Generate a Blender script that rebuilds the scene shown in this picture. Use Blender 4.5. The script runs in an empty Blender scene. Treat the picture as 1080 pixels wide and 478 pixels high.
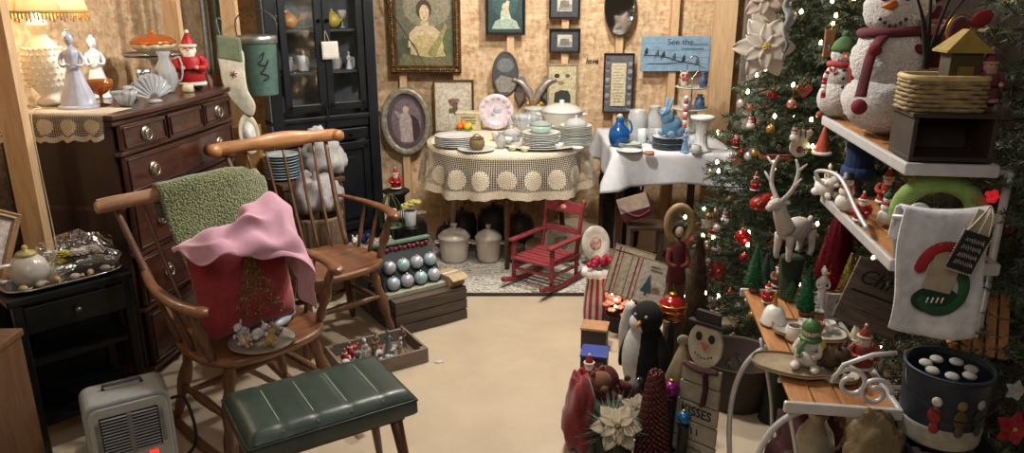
import bpy, math, random
from math import sin, cos, pi, radians as R
from mathutils import Vector as V, Matrix, noise
random.seed(7)
SC = bpy.context.scene
COL = SC.collection
F, TH, CH = 780.0, R(17), 1.6          # focal length in pixels of a 1080 wide frame, tilt, camera height

def ray(px, py):
    u, v = (px-540)/F, (py-239)/F
    return V((u, cos(TH)-v*sin(TH), -sin(TH)-v*cos(TH)))
def P(px, py, Y):                       # the point seen at a pixel at a known distance into the room
    r = ray(px, py); t = Y/r.y
    return V((r.x*t, Y, CH+r.z*t))
def G(px, py, z=0.0):                   # the point seen at a pixel on a surface of known height
    r = ray(px, py); t = (z-CH)/r.z
    return V((r.x*t, r.y*t, z))

# ------------------------------------------------------------------ materials
def lin(h):
    if not isinstance(h, str): return tuple(h)
    h = h.lstrip('#'); c = [int(h[i:i+2], 16)/255 for i in (0, 2, 4)]
    return tuple(x/12.92 if x <= .04045 else ((x+.055)/1.055)**2.4 for x in c)
_mc = {}
class N:
    def __init__(s, name):
        s.m = bpy.data.materials.new(name); s.m.use_nodes = True
        s.t = s.m.node_tree; s.t.nodes.clear()
        s.out = s.n('ShaderNodeOutputMaterial'); s.b = s.n('ShaderNodeBsdfPrincipled')
        s.l(s.b.outputs[0], s.out.inputs[0])
    def n(s, k, **kw):
        x = s.t.nodes.new(k)
        for a, b in kw.items(): setattr(x, a, b)
        return x
    def l(s, a, b): s.t.links.new(a, b)
    def math(s, op, a, b=None, c=None):
        x = s.n('ShaderNodeMath', operation=op)
        for i, q in enumerate((a, b, c)):
            if q is None: continue
            if isinstance(q, (int, float)): x.inputs[i].default_value = q
            else: s.l(q, x.inputs[i])
        return x.outputs[0]
    def ramp(s, fac, stops):
        x = s.n('ShaderNodeValToRGB'); e = x.color_ramp.elements
        while len(e) < len(stops): e.new(.5)
        for i, (p, c) in enumerate(stops):
            e[i].position = p; e[i].color = (*lin(c), 1)
        s.l(fac, x.inputs[0]); return x.outputs[0]
    def coord(s, which='Object', scale=(1, 1, 1), rot=(0, 0, 0)):
        tc = s.n('ShaderNodeTexCoord'); mp = s.n('ShaderNodeMapping')
        mp.inputs['Scale'].default_value = scale; mp.inputs['Rotation'].default_value = rot
        s.l(tc.outputs[which], mp.inputs[0]); return mp.outputs[0]
    def noise(s, vec, scale, detail=3, rough=.55, dist=0):
        x = s.n('ShaderNodeTexNoise'); x.inputs['Scale'].default_value = scale
        x.inputs['Detail'].default_value = detail; x.inputs['Roughness'].default_value = rough
        x.inputs['Distortion'].default_value = dist
        if vec is not None: s.l(vec, x.inputs['Vector'])
        return x
    def bump(s, h, strength=.3, dist=.005):
        x = s.n('ShaderNodeBump'); x.inputs['Strength'].default_value = strength
        x.inputs['Distance'].default_value = dist
        s.l(h, x.inputs['Height']); s.l(x.outputs[0], s.b.inputs['Normal'])
    def set(s, **kw):
        for a, b in kw.items():
            s.b.inputs[{'rough': 'Roughness', 'metal': 'Metallic', 'trans': 'Transmission Weight', 'ior': 'IOR', 'spec': 'Specular IOR Level',
                        'coat': 'Coat Weight', 'sheen': 'Sheen Weight', 'sss': 'Subsurface Weight', 'alpha': 'Alpha', 'es': 'Emission Strength'}[a]].default_value = b

def M(hexc, rough=.5, metal=0, var=.14, scale=30, bump=0, bscale=120, trans=0, ior=1.45, emit=0, coat=0, sheen=0, spec=.5, bdist=.003, alpha=1):
    key = (hexc, rough, metal, var, scale, bump, bscale, trans, ior, emit, coat, sheen, spec, bdist, alpha)
    if key in _mc: return _mc[key]
    s = N('material_'+hexc.strip('#'))
    c = lin(hexc); vec = s.coord()
    if var > 0:
        nz = s.noise(vec, scale)
        d = [max(0, x*(1-var*1.6)) for x in c]; l_ = [min(1, x*(1+var)) for x in c]
        s.l(s.ramp(nz.outputs[0], [(.3, d), (.7, l_)]), s.b.inputs['Base Color'])
    else: s.b.inputs['Base Color'].default_value = (*c, 1)
    s.set(rough=rough, metal=metal, trans=trans, ior=ior, coat=coat, sheen=sheen, spec=spec, alpha=alpha)
    if emit:
        s.b.inputs['Emission Color'].default_value = (*c, 1); s.set(es=emit)
    if bump:
        nb = s.noise(vec, bscale, 4); s.bump(nb.outputs[0], bump, bdist)
    _mc[key] = s.m
    return s.m

def WOOD(a, b, axis='z', rough=.45, scale=4, coat=0, bump=.12, dist=1.2):
    key = ('wood', a, b, axis, rough, scale, coat)
    if key in _mc: return _mc[key]
    s = N('wood_grain'); vec = s.coord('Object', [scale if q == axis else scale*9 for q in 'xyz'])
    nz = s.noise(vec, 1.0, 6, .6, dist)
    s.l(s.ramp(nz.outputs[0], [(.32, a), (.68, b)]), s.b.inputs['Base Color'])
    s.set(rough=rough, coat=coat); s.bump(nz.outputs[0], bump, .002)
    _mc[key] = s.m; return s.m

def GLASS(hexc='#f4f8f8', rough=.03):                      # clear household glass, light enough to read in a dim room
    key = ('glass', hexc, rough)
    if key in _mc: return _mc[key]
    s = N('clear_glass'); s.b.inputs['Base Color'].default_value = (*lin(hexc), 1)
    s.set(rough=rough, trans=.6, ior=1.45, spec=.9)
    nz = s.noise(s.coord(), 40); s.bump(nz.outputs[0], .15, .004)
    _mc[key] = s.m; return s.m

# ------------------------------------------------------------------ mesh builder
def catmull(pts, n=6, closed=False):
    pts = [V(p) for p in pts]; out = []; k = len(pts)
    rng = range(k) if closed else range(k-1)
    for i in rng:
        if closed: a, b, c, d = (pts[(i+j) % k] for j in (-1, 0, 1, 2))
        else: a, b, c, d = pts[max(i-1, 0)], pts[i], pts[i+1], pts[min(i+2, k-1)]
        for j in range(n):
            t = j/n
            out.append(.5*((2*b)+(c-a)*t+(2*a-5*b+4*c-d)*t*t+(3*b-a-3*c+d)*t**3))
    if not closed: out.append(pts[-1])
    return out

class B:
    def __init__(s): s.v, s.f, s.mi, s.sm, s.cur, s.m, s.uv = [], [], [], [], 0, Matrix(), None
    def at(s, loc=(0, 0, 0), rz=0, rx=0, ry=0, sc=1):
        sc = (sc,)*3 if isinstance(sc, (int, float)) else sc
        s.m = Matrix.Translation(V(loc)) @ Matrix.Rotation(rz, 4, 'Z') @ Matrix.Rotation(ry, 4, 'Y') @ Matrix.Rotation(rx, 4, 'X') @ Matrix.Diagonal((*sc, 1))
        return s
    def mat(s, i): s.cur = i; return s
    def add(s, vs, fs, smooth=True):
        o = len(s.v); s.v += [s.m @ V(p) for p in vs]
        for f in fs: s.f.append([i+o for i in f]); s.mi.append(s.cur); s.sm.append(smooth)
        return s
    def box(s, c, d, rz=0, rx=0, ry=0):
        q = Matrix.Translation(V(c)) @ Matrix.Rotation(rz, 4, 'Z') @ Matrix.Rotation(ry, 4, 'Y') @ Matrix.Rotation(rx, 4, 'X')
        x, y, z = (k/2 for k in d)
        vs = [q @ V((a*x, b*y, e*z)) for e in (-1, 1) for a, b in ((-1, -1), (1, -1), (1, 1), (-1, 1))]
        return s.add(vs, [(3, 2, 1, 0), (4, 5, 6, 7), (0, 1, 5, 4), (1, 2, 6, 5), (2, 3, 7, 6), (3, 0, 4, 7)], False)
    def lathe(s, prof, c=(0, 0, 0), seg=24, sx=1, sy=1, flute=0, nf=0):
        vs, fs = [], []; n = len(prof)
        for r, z in prof:
            for k in range(seg):
                a = 2*pi*k/seg; rr = r*(1+flute*cos(nf*a)) if flute else r
                vs.append((c[0]+rr*cos(a)*sx, c[1]+rr*sin(a)*sy, c[2]+z))
        for i in range(n-1):
            for k in range(seg):
                k2 = (k+1) % seg
                fs.append((i*seg+k, i*seg+k2, (i+1)*seg+k2, (i+1)*seg+k))
        if prof[0][0] > 1e-5: fs.append(tuple(range(seg-1, -1, -1)))
        if prof[-1][0] > 1e-5: fs.append(tuple(range((n-1)*seg, n*seg)))
        return s.add(vs, fs)
    def shell(s, outer, t=.003, c=(0, 0, 0), seg=24, flute=0, nf=0, sx=1, sy=1):   # open vessel: outer profile bottom to top, with a wall
        inner = [(max(r-t, .0005), z+(t if i == 0 else 0)) for i, (r, z) in enumerate(outer)]
        return s.lathe([(.0004, outer[0][1])]+outer+inner[::-1]+[(.0004, outer[0][1]+t)], c, seg, sx, sy, flute, nf)
    def tube(s, pts, r, seg=8, smooth=0, closed=False, flat=1):
        pts = catmull(pts, smooth, closed) if smooth else [V(p) for p in pts]
        n = len(pts)
        if isinstance(r, (list, tuple)):
            rs = []; k = len(r)-1
            for i in range(n):
                x = i/(n-1)*k; j = min(int(x), k-1); rs.append(r[j]+(r[j+1]-r[j])*(x-j))
        else: rs = [r]*n
        vs, fs = [], []; up = None
        for i, p in enumerate(pts):
            t = (pts[(i+1) % n]-pts[i-1]) if closed else (pts[min(i+1, n-1)]-pts[max(i-1, 0)])
            if t.length < 1e-9: t = V((0, 0, 1))
            t.normalize()
            if up is None: up = V((0, 0, 1)) if abs(t.z) < .9 else V((1, 0, 0))
            a = up.cross(t)
            if a.length < 1e-6: a = V((1, 0, 0)).cross(t)
            a.normalize(); b = t.cross(a); up = b
            for k in range(seg):
                w = 2*pi*k/seg; vs.append(p+a*(cos(w)*rs[i])+b*(sin(w)*rs[i]*flat))
        m = n if closed else n-1
        for i in range(m):
            i2 = (i+1) % n
            for k in range(seg):
                k2 = (k+1) % seg; fs.append((i*seg+k, i*seg+k2, i2*seg+k2, i2*seg+k))
        if not closed:
            fs.append(tuple(range(seg-1, -1, -1))); fs.append(tuple(range((n-1)*seg, n*seg)))
        return s.add(vs, fs)
    def ball(s, c, r, seg=16, ring=10, rx=0, rz=0, ry=0):
        r = (r,)*3 if isinstance(r, (int, float)) else r
        q = Matrix.Translation(V(c)) @ Matrix.Rotation(rz, 4, 'Z') @ Matrix.Rotation(ry, 4, 'Y') @ Matrix.Rotation(rx, 4, 'X')
        vs, fs = [q @ V((0, 0, -r[2]))], []
        for i in range(1, ring):
            a = -pi/2+pi*i/ring
            for k in range(seg):
                w = 2*pi*k/seg; vs.append(q @ V((cos(a)*cos(w)*r[0], cos(a)*sin(w)*r[1], sin(a)*r[2])))
        vs.append(q @ V((0, 0, r[2]))); L = len(vs)-1
        for k in range(seg):
            k2 = (k+1) % seg
            fs.append((0, 1+k2, 1+k)); fs.append((L, L-seg+k, L-seg+k2))
            for i in range(ring-2): fs.append((1+i*seg+k, 1+i*seg+k2, 1+(i+1)*seg+k2, 1+(i+1)*seg+k))
        return s.add(vs, fs)
    def prism(s, pts, h0, h1, smooth=False):
        n = len(pts); vs = [(x, y, h0) for x, y in pts]+[(x, y, h1) for x, y in pts]
        fs = [tuple(range(n-1, -1, -1)), tuple(range(n, 2*n))]+[(i, (i+1) % n, n+(i+1) % n, n+i) for i in range(n)]
        return s.add(vs, fs, smooth)
    def poly(s, pts): return s.add(pts, [tuple(range(len(pts)))], False)
    def sheet(s, grid, closed=False):
        r, c = len(grid), len(grid[0]); vs = [p for row in grid for p in row]; fs = []
        for i in range(r-1):
            for j in range(c if closed else c-1):
                j2 = (j+1) % c; fs.append((i*c+j, i*c+j2, (i+1)*c+j2, (i+1)*c+j))
        return s.add(vs, fs)

def build(name, b, mats, parent=None, bev=0, sub=0, solid=0, disp=0, dscale=.05):
    me = bpy.data.meshes.new(name)
    me.from_pydata([tuple(p) for p in b.v], [], b.f)
    mats = mats if isinstance(mats, (list, tuple)) else [mats]
    for m in mats: me.materials.append(m)
    me.polygons.foreach_set('material_index', [min(i, len(mats)-1) for i in b.mi])
    me.polygons.foreach_set('use_smooth', b.sm)
    if b.uv:
        u = me.uv_layers.new(name='UVMap')
        for lo in me.loops: u.data[lo.index].uv = b.uv[lo.vertex_index]
    me.update(); me.validate()
    o = bpy.data.objects.new(name, me); COL.objects.link(o)
    if parent: o.parent = parent
    if solid: m = o.modifiers.new('s', 'SOLIDIFY'); m.thickness = solid; m.offset = 0
    if bev: m = o.modifiers.new('b', 'BEVEL'); m.width = bev; m.segments = 2; m.limit_method = 'ANGLE'; m.angle_limit = R(40)
    if sub: m = o.modifiers.new('u', 'SUBSURF'); m.levels = sub; m.render_levels = sub
    return o
def tag(o, label, cat, group=None, kind=None):
    if label: o['label'] = label
    if cat: o['category'] = cat
    if group: o['group'] = group
    if kind: o['kind'] = kind
    return o
def T(name, label, cat, loc=(0, 0, 0), rz=0, group=None, rx=0, ry=0, sc=1):
    o = bpy.data.objects.new(name, None); COL.objects.link(o); o.empty_display_size = .05
    o.location = loc; o.rotation_euler = (rx, ry, rz); o.scale = (sc,)*3
    return tag(o, label, cat, group)
def solo(name, b, mats, label, cat, loc=(0, 0, 0), rz=0, group=None, rx=0, ry=0, sc=1, **kw):
    o = build(name, b, mats, **kw); o.location = loc; o.rotation_euler = (rx, ry, rz); o.scale = (sc,)*3
    return tag(o, label, cat, group)
def struct(name, b, mats, **kw):
    o = build(name, b, mats, **kw); o['kind'] = 'structure'; return o
def kids(o): return [c for c in bpy.data.objects if c.parent == o]
def dup(root, loc, rz=None, label=None, group=None, sc=None, rx=None, ry=None):
    r = root.copy(); COL.objects.link(r); r.location = loc
    e = list(root.rotation_euler)
    for i, q in enumerate((rx, ry, rz)):
        if q is not None: e[i] = q
    r.rotation_euler = e
    if sc is not None: r.scale = (sc,)*3
    if label: r['label'] = label
    if group: r['group'] = group
    for ch in kids(root):
        c = ch.copy(); COL.objects.link(c); c.parent = r
        for g in kids(ch):
            d = g.copy(); COL.objects.link(d); d.parent = c
    return r
def recolor(o, *mats, deep=False):              # gives a copied thing its own mesh and materials
    o.data = o.data.copy(); o.data.materials.clear()
    for m in mats: o.data.materials.append(m)
def drape(ctrl, n=7, amp=.006, freq=14, seed=0):    # ctrl: grid of points, smoothly interpolated, with small folds
    rows = [catmull(r, n) for r in ctrl]
    cols = [catmull([r[j] for r in rows], n) for j in range(len(rows[0]))]
    g = [[cols[j][i] for j in range(len(cols))] for i in range(len(cols[0]))]
    for row in g:
        for p in row:
            q = p*freq+V((seed, seed*1.7, 0)); d = noise.noise_vector(q)
            p += d*amp
    return g
def text(parent, s, size, m, loc, rot=(0, 0, 0), depth=.0006, shear=0, name='lettering', align='CENTER', sx=1, bold=0):
    cu = bpy.data.curves.new('lettering', 'FONT'); cu.body = s; cu.size = size; cu.align_x = align; cu.align_y = 'CENTER'; cu.extrude = depth; cu.shear = shear; cu.offset = bold; cu.resolution_u = 3
    o = bpy.data.objects.new('tmp', cu); COL.objects.link(o)
    dg = bpy.context.evaluated_depsgraph_get(); dg.update()
    me = bpy.data.meshes.new_from_object(o.evaluated_get(dg)); bpy.data.objects.remove(o)
    me.materials.clear(); me.materials.append(m)
    t = bpy.data.objects.new(name, me); COL.objects.link(t)
    t.parent = parent; t.location = loc; t.rotation_euler = rot; t.scale = (sx, 1, 1)
    return t
def ell(cx, cy, rx, ry, n=20, a0=0, a1=2*pi):
    return [(cx+rx*cos(a0+(a1-a0)*k/n), cy+ry*sin(a0+(a1-a0)*k/n)) for k in range(n if a1-a0 > 6.28 else n+1)]
def rect(x0, y0, x1, y1): return [(x0, y0), (x1, y0), (x1, y1), (x0, y1)]
def art(name, parent, shapes, y=0, step=.0004, rough=.6):     # a flat picture: coloured shapes on the x-z plane, facing -y, each a hair in front of the last
    b = B(); mats = []
    for i, (c, pts) in enumerate(shapes):
        m = M(c, rough, var=.22, scale=60)
        if m not in mats: mats.append(m)
        b.mat(mats.index(m)); yy = y-i*step
        if sum((pts[k-1][0]*pts[k][1]-pts[k][0]*pts[k-1][1]) for k in range(len(pts))) < 0: pts = pts[::-1]
        b.poly([(p[0], yy, p[1]) for p in pts])
    return build(name, b, mats, parent)
def frame_ring(b, w, h, t, d, y=0, lip=.3):      # rectangular frame with mitred, stepped moulding on the x-z plane, front at y-d
    prof = [(0, 0), (0, -d*.7), (t*.25, -d), (t*.55, -d*.75), (t*.8, -d*.9), (t, -d*.45), (t, 0)]
    rows = []
    for o, e in prof:
        x, z = w/2-o, h/2-o
        rows.append([(-x, y+e, -z), (x, y+e, -z), (x, y+e, z), (-x, y+e, z)])
    vs = [p for r in rows for p in r]; fs = []
    for i in range(len(prof)-1):
        for k in range(4):
            k2 = (k+1) % 4; fs.append((i*4+k, i*4+k2, (i+1)*4+k2, (i+1)*4+k))
    b.add(vs, fs, False); return b
def oval_ring(b, w, h, t, d, y=0, seg=40):
    prof = [(0, 0), (0, -d*.6), (t*.3, -d), (t*.6, -d*.7), (t*.85, -d*.85), (t, -d*.4), (t, 0)]
    g = []
    for o, e in prof:
        g.append([((w/2-o)*cos(2*pi*k/seg), y+e, (h/2-o)*sin(2*pi*k/seg)) for k in range(seg)])
    return b.sheet(g, True)
# ------------------------------------------------------------------ camera, light, room
cam = bpy.data.cameras.new('camera'); co = bpy.data.objects.new('camera', cam); COL.objects.link(co)
cam.sensor_width = 36; cam.lens = 36*F/1080; cam.clip_start = .05
co.location = (0, 0, CH); co.rotation_euler = (R(90)-TH, 0, 0); SC.camera = co
SC.view_settings.view_transform = 'Standard'; SC.view_settings.look = 'None'; SC.view_settings.gamma = 1
SC.view_settings.use_curve_mapping = False; SC.view_settings.exposure = .2
SC.cycles.use_denoising = True; SC.cycles.max_bounces = 8; SC.cycles.transparent_max_bounces = 24
SC.cycles.caustics_reflective = False; SC.cycles.caustics_refractive = False; SC.cycles.sample_clamp_indirect = 4
w = bpy.data.worlds.new('world'); SC.world = w; w.use_nodes = True
w.node_tree.nodes['Background'].inputs[0].default_value = (.9, .85, .8, 1); w.node_tree.nodes['Background'].inputs[1].default_value = .045
def lamp(name, loc, power, color, size, kind='POINT', rot=None, **kw):
    l = bpy.data.lights.new(name, kind); l.energy = power; l.color = color
    if kind == 'AREA': l.size = size
    else: l.shadow_soft_size = size
    for a, b in kw.items(): setattr(l, a, b)
    o = bpy.data.objects.new(name, l); COL.objects.link(o); o.location = loc
    if rot: o.rotation_euler = rot
    return o

LX, RX, BY, FY, CZ = -2.12, 2.75, 5.46, -1.6, 2.55
def osb():
    s = N('strand_board'); vec = s.coord('Object')
    wob = s.noise(vec, 14, 3); addv = s.n('ShaderNodeVectorMath', operation='MULTIPLY_ADD')
    s.l(wob.outputs[1], addv.inputs[0]); addv.inputs[1].default_value = (.03, .03, .03); s.l(vec, addv.inputs[2])
    def layer(rot, sc):
        mp = s.n('ShaderNodeMapping'); mp.inputs['Rotation'].default_value = rot; mp.inputs['Scale'].default_value = sc
        s.l(addv.outputs[0], mp.inputs[0])
        v = s.n('ShaderNodeTexVoronoi'); v.inputs['Scale'].default_value = 1; v.inputs['Randomness'].default_value = 1
        s.l(mp.outputs[0], v.inputs['Vector']); sp = s.n('ShaderNodeSeparateColor'); s.l(v.outputs['Color'], sp.inputs[0]); return sp.outputs[0]
    ls = [layer((.3, .7, .5), (14, 30, 52)), layer((1.1, -.5, 1.3), (40, 15, 32)), layer((.2, 1.2, -.6), (48, 42, 17))]
    big = s.noise(vec, 2.6, 4); fine = s.noise(vec, 90, 3)
    f = s.math('MULTIPLY', ls[0], .27)
    for q, k in ((ls[1], .27), (ls[2], .22), (big.outputs[0], .22), (fine.outputs[0], .18)): f = s.math('MULTIPLY_ADD', q, k, f)
    s.l(s.ramp(f, [(.25, '#a2815f'), (.45, '#be9d77'), (.62, '#ccae88'), (.85, '#dcc4a2')]), s.b.inputs['Base Color'])
    s.set(rough=.75); s.bump(f, .3, .004); return s.m
OSB = osb()
STUD = WOOD('#bf9a70', '#d9b88e', 'z', .7)
def floor_mat():
    s = N('tan_floor'); vec = s.coord('Object')
    a = s.noise(vec, 3.5, 5, .6); b = s.noise(vec, 160, 2)
    f = s.math('ADD', s.math('MULTIPLY', a.outputs[0], .8), s.math('MULTIPLY', b.outputs[0], .25))
    s.l(s.ramp(f, [(.3, '#b0a18a'), (.75, '#c8b89f')]), s.b.inputs['Base Color'])
    s.set(rough=.42, spec=.35); s.bump(a.outputs[0], .08, .01); return s.m
def boxm(c, d, **k): return B().box(c, d, **k)
struct('floor', boxm(((LX+RX)/2, (FY+BY)/2, -.05), (RX-LX+.4, BY-FY+.4, .1)), floor_mat())
struct('ceiling', boxm(((LX+RX)/2, (FY+BY)/2, CZ+.05), (RX-LX+.4, BY-FY+.4, .1)), M('#9c8a72', .9))
struct('wall_back', boxm(((LX+RX)/2, BY+.05, CZ/2), (RX-LX+.4, .1, CZ)), OSB)
struct('wall_left', boxm((LX-.05, (FY+BY)/2, CZ/2), (.1, BY-FY, CZ)), OSB)
struct('wall_right', boxm((RX+.05, (FY+BY)/2, CZ/2), (.1, BY-FY, CZ)), WOOD('#2a2420', '#3d342c', 'z', .8))
struct('wall_front', boxm(((LX+RX)/2, FY-.05, CZ/2), (RX-LX+.4, .1, CZ)), M('#6b5a48', .9))
n = 0
SF = 5.375                                  # face of the studs the pictures hang on
for k in range(-3, 5):
    n += 1; struct('trim_%d' % n, boxm((k*.385-.01, (SF+BY)/2, CZ/2), (.05, BY-SF, CZ)), STUD)
for x, wd in ((1.47, .15),):
    n += 1; struct('trim_%d' % n, boxm((x, 5.3, CZ/2), (wd, .06, CZ)), STUD)
n += 1; struct('trim_%d' % n, boxm((P(6, 80, 2.74).x, 2.74, CZ/2), (.085, .045, CZ)), STUD)
for (px, Y, wd) in ((186, 4.15, .08), (246, 4.4, .085)):
    n += 1; struct('trim_%d' % n, boxm((P(px, 50, Y).x, Y, CZ/2), (wd, .05, CZ)), STUD)
n += 1; struct('trim_%d' % n, boxm((P(786, 60, 5.0).x, 5.0, CZ/2), (.05, .05, CZ)), M('#6e655d', .6))
n += 1; struct('trim_%d' % n, boxm((P(797, 60, 4.8).x, 4.8, CZ/2), (.09, .03, CZ)), M('#b8ab9c', .6))

lamp('ceiling_lamp', (.42, 4.1, 2.42), 95, (1, .97, .92), .06)
lamp('room_lamp', (-.05, 2.95, 2.45), 118, (1, .97, .93), .10)
lamp('fill_light', (-.1, .2, 2.3), 15, (1, .97, .94), 1.2, 'AREA', (R(38), 0, 0))  # added soft fill near the camera, not a real source in the room

# woven rug under the table
def rug_mat():
    s = N('woven_rug'); vec = s.coord('Object', (55, 150, 1)); nz = s.noise(vec, 1, 2, .5, .6)
    vec2 = s.coord('Object', (12, 60, 1)); n2 = s.noise(vec2, 1, 2)
    f = s.math('ADD', s.math('MULTIPLY', nz.outputs[0], .75), s.math('MULTIPLY', n2.outputs[0], .35))
    s.l(s.ramp(f, [(.43, '#3a3834'), (.5, '#8f8a80'), (.57, '#dcd6c8')]), s.b.inputs['Base Color'])
    s.set(rough=.95, sheen=.2); s.bump(nz.outputs[0], .6, .01); return s.m
rug = B(); x0, x1, y0, y1 = -.93, .62, 3.9, 5.05
g = [[(x0+(x1-x0)*i/30, y0+(y1-y0)*j/20, .009+.003*noise.noise((i*.5, j*.6, 0))) for i in range(31)] for j in range(21)]
rug.sheet(g)
r = T('woven_rug', 'black and white woven rug lying under the crochet covered table', 'rug')
build('rug_body', rug, rug_mat(), r, solid=.012)
hem = B().box(((x0+x1)/2, y0-.008, .009), (x1-x0, .02, .016)); build('hem', hem, M('#3a352e', .9), r, bev=.004)
# ------------------------------------------------------------------ dresser
MAHO = WOOD('#2a130d', '#4c281e', 'x', .32, 3, coat=.4)
MAHOV = WOOD('#22110c', '#3a1f17', 'z', .4, 3, coat=.2)
BRASS = M('#b9b3a6', .3, .9)
dr = T('dresser', 'dark reddish wooden dresser with rows of ring-pull drawers', 'dresser', (-1.745, 3.345, 0), R(84.4))
W, D, H = .95, .50, 1.18
b = B().box((0, 0, .62), (W, D-.03, 1.08)); build('carcass', b, MAHOV, dr, bev=.004)
b = B(); o = [(-W/2-.02, D/2)]+[(-W/2-.02+(W+.04)*k/16, -D/2-.012-.03*sin(pi*k/16)) for k in range(17)]+[(W/2+.02, D/2)]
b.prism(o, H-.024, H); build('dresser_top', b, MAHO, dr, bev=.006)
b = B()
for z in (.09, .36, .60, .84, 1.02): b.box((0, -D/2+.0, z), (W, .03, .018))
b.box((0, 0, .085), (W+.012, D+.006, .03)); b.box((0, 0, H-.04), (W+.015, D+.004, .016)); b.box((0, 0, .80), (W+.01, D-.02, .02))
build('moulding', b, MAHO, dr, bev=.003)
for sx in (-1, 1):
    for sy in (-1, 1):
        b = B().lathe([(.02, 0), (.03, .012), (.018, .03), (.032, .06), (.035, .08)], (sx*(W/2-.05), sy*(D/2-.05), 0)); build('leg', b, MAHOV, dr)
def pull(parent, x, y, z):
    b = B().at((x, y, z), rx=pi/2).lathe([(.0, -.001), (.03, 0), (.029, .004), (.02, .006), (.008, .012), (.0, .014)], seg=20)
    b.at((x, y-.014, z)).tube([(.021*cos(2*pi*k/20), 0, .021*sin(2*pi*k/20)-.006) for k in range(20)], .0035, 6, closed=True)
    build('ring_pull', b, BRASS, parent)
def drawer(x, w, z, h, pulls):
    b = B(); k = 10; pts = [(-w/2, 0)]+[(-w/2+w*i/k, -.018-.022*sin(pi*(x-w/2+w*i/k+W/2)/W)) for i in range(k+1)]+[(w/2, 0)]
    b.at((x, -D/2+.004, 0)).prism(pts, z-h/2, z+h/2)
    b.mat(1).at((x, -D/2-.002, 0))
    yy = lambda q: -.016-.022*sin(pi*(x+q+W/2)/W)
    for zz in (z-h/2+.012, z+h/2-.012): b.tube([(-w/2+.012+(w-.024)*i/k, yy(-w/2+.012+(w-.024)*i/k)+.0, zz) for i in range(k+1)], .004, 5)
    for q in (-w/2+.012, w/2-.012): b.tube([(q, yy(q), z-h/2+.012), (q, yy(q), z+h/2-.012)], .004, 5)
    d = build('drawer', b, [MAHO, MAHOV], dr, bev=.002)
    for q in pulls: pull(d, x+q, -D/2-.014-.022*sin(pi*(x+q+W/2)/W), z)
drawer(-.31, .29, 1.082, .10, [0]); drawer(0, .29, 1.082, .10, []); drawer(.31, .29, 1.082, .10, [0])
drawer(0, .91, .93, .15, [-.29, .29]); drawer(0, .91, .72, .21, [-.29, .29]); drawer(0, .91, .48, .21, [-.29, .29]); drawer(0, .91, .225, .23, [-.29, .29])

# ------------------------------------------------------------------ black corner hutch
BLK = M('#15191d', .38, var=.3, scale=12)
fx, fy = (-1.475-.916)/2, (4.58+5.0)/2
hu = T('corner_hutch', 'black painted corner hutch with two glass doors above panelled doors', 'cabinet', (fx, fy, 0), math.atan2(.42, .56))
W = .72
b = B(); sh = [(-W/2, 0), (W/2, 0), (W/2, .1), (W/2-.22, .34), (-W/2+.22, .34), (-W/2, .1)]
build('plinth', b.prism(sh, 0, .08), BLK, hu, bev=.004)
build('waist_shelf', B().prism(sh, .80, .86).prism([(x*1.04, y-.012 if y == 0 else y) for x, y in sh], .855, .885), BLK, hu, bev=.004)
build('cornice', B().prism([(x*1.02, y) for x, y in sh], 2.05, 2.13), BLK, hu, bev=.004)
b = B(); t = .016
for a, c in zip(sh[1:], sh[2:]+sh[:1]):
    if c == sh[0] and a == sh[0]: continue
    dx, dy = c[0]-a[0], c[1]-a[1]; L = math.hypot(dx, dy)
    if abs(dy) < 1e-6 and a[1] == 0: continue
    b.box(((a[0]+c[0])/2, (a[1]+c[1])/2-.004, 1.05), (L, t, 2.1), rz=math.atan2(dy, dx))
build('case_back', b, M('#6a7175', .6), hu)  # back and shelves coloured lighter in place of light and pane reflections
for z in (1.16, 1.42, 1.72): build('shelf', B().prism([(x*.96, y*.92+.012) for x, y in sh], z-.008, z+.008), M('#3a4146', .5), hu)
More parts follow.
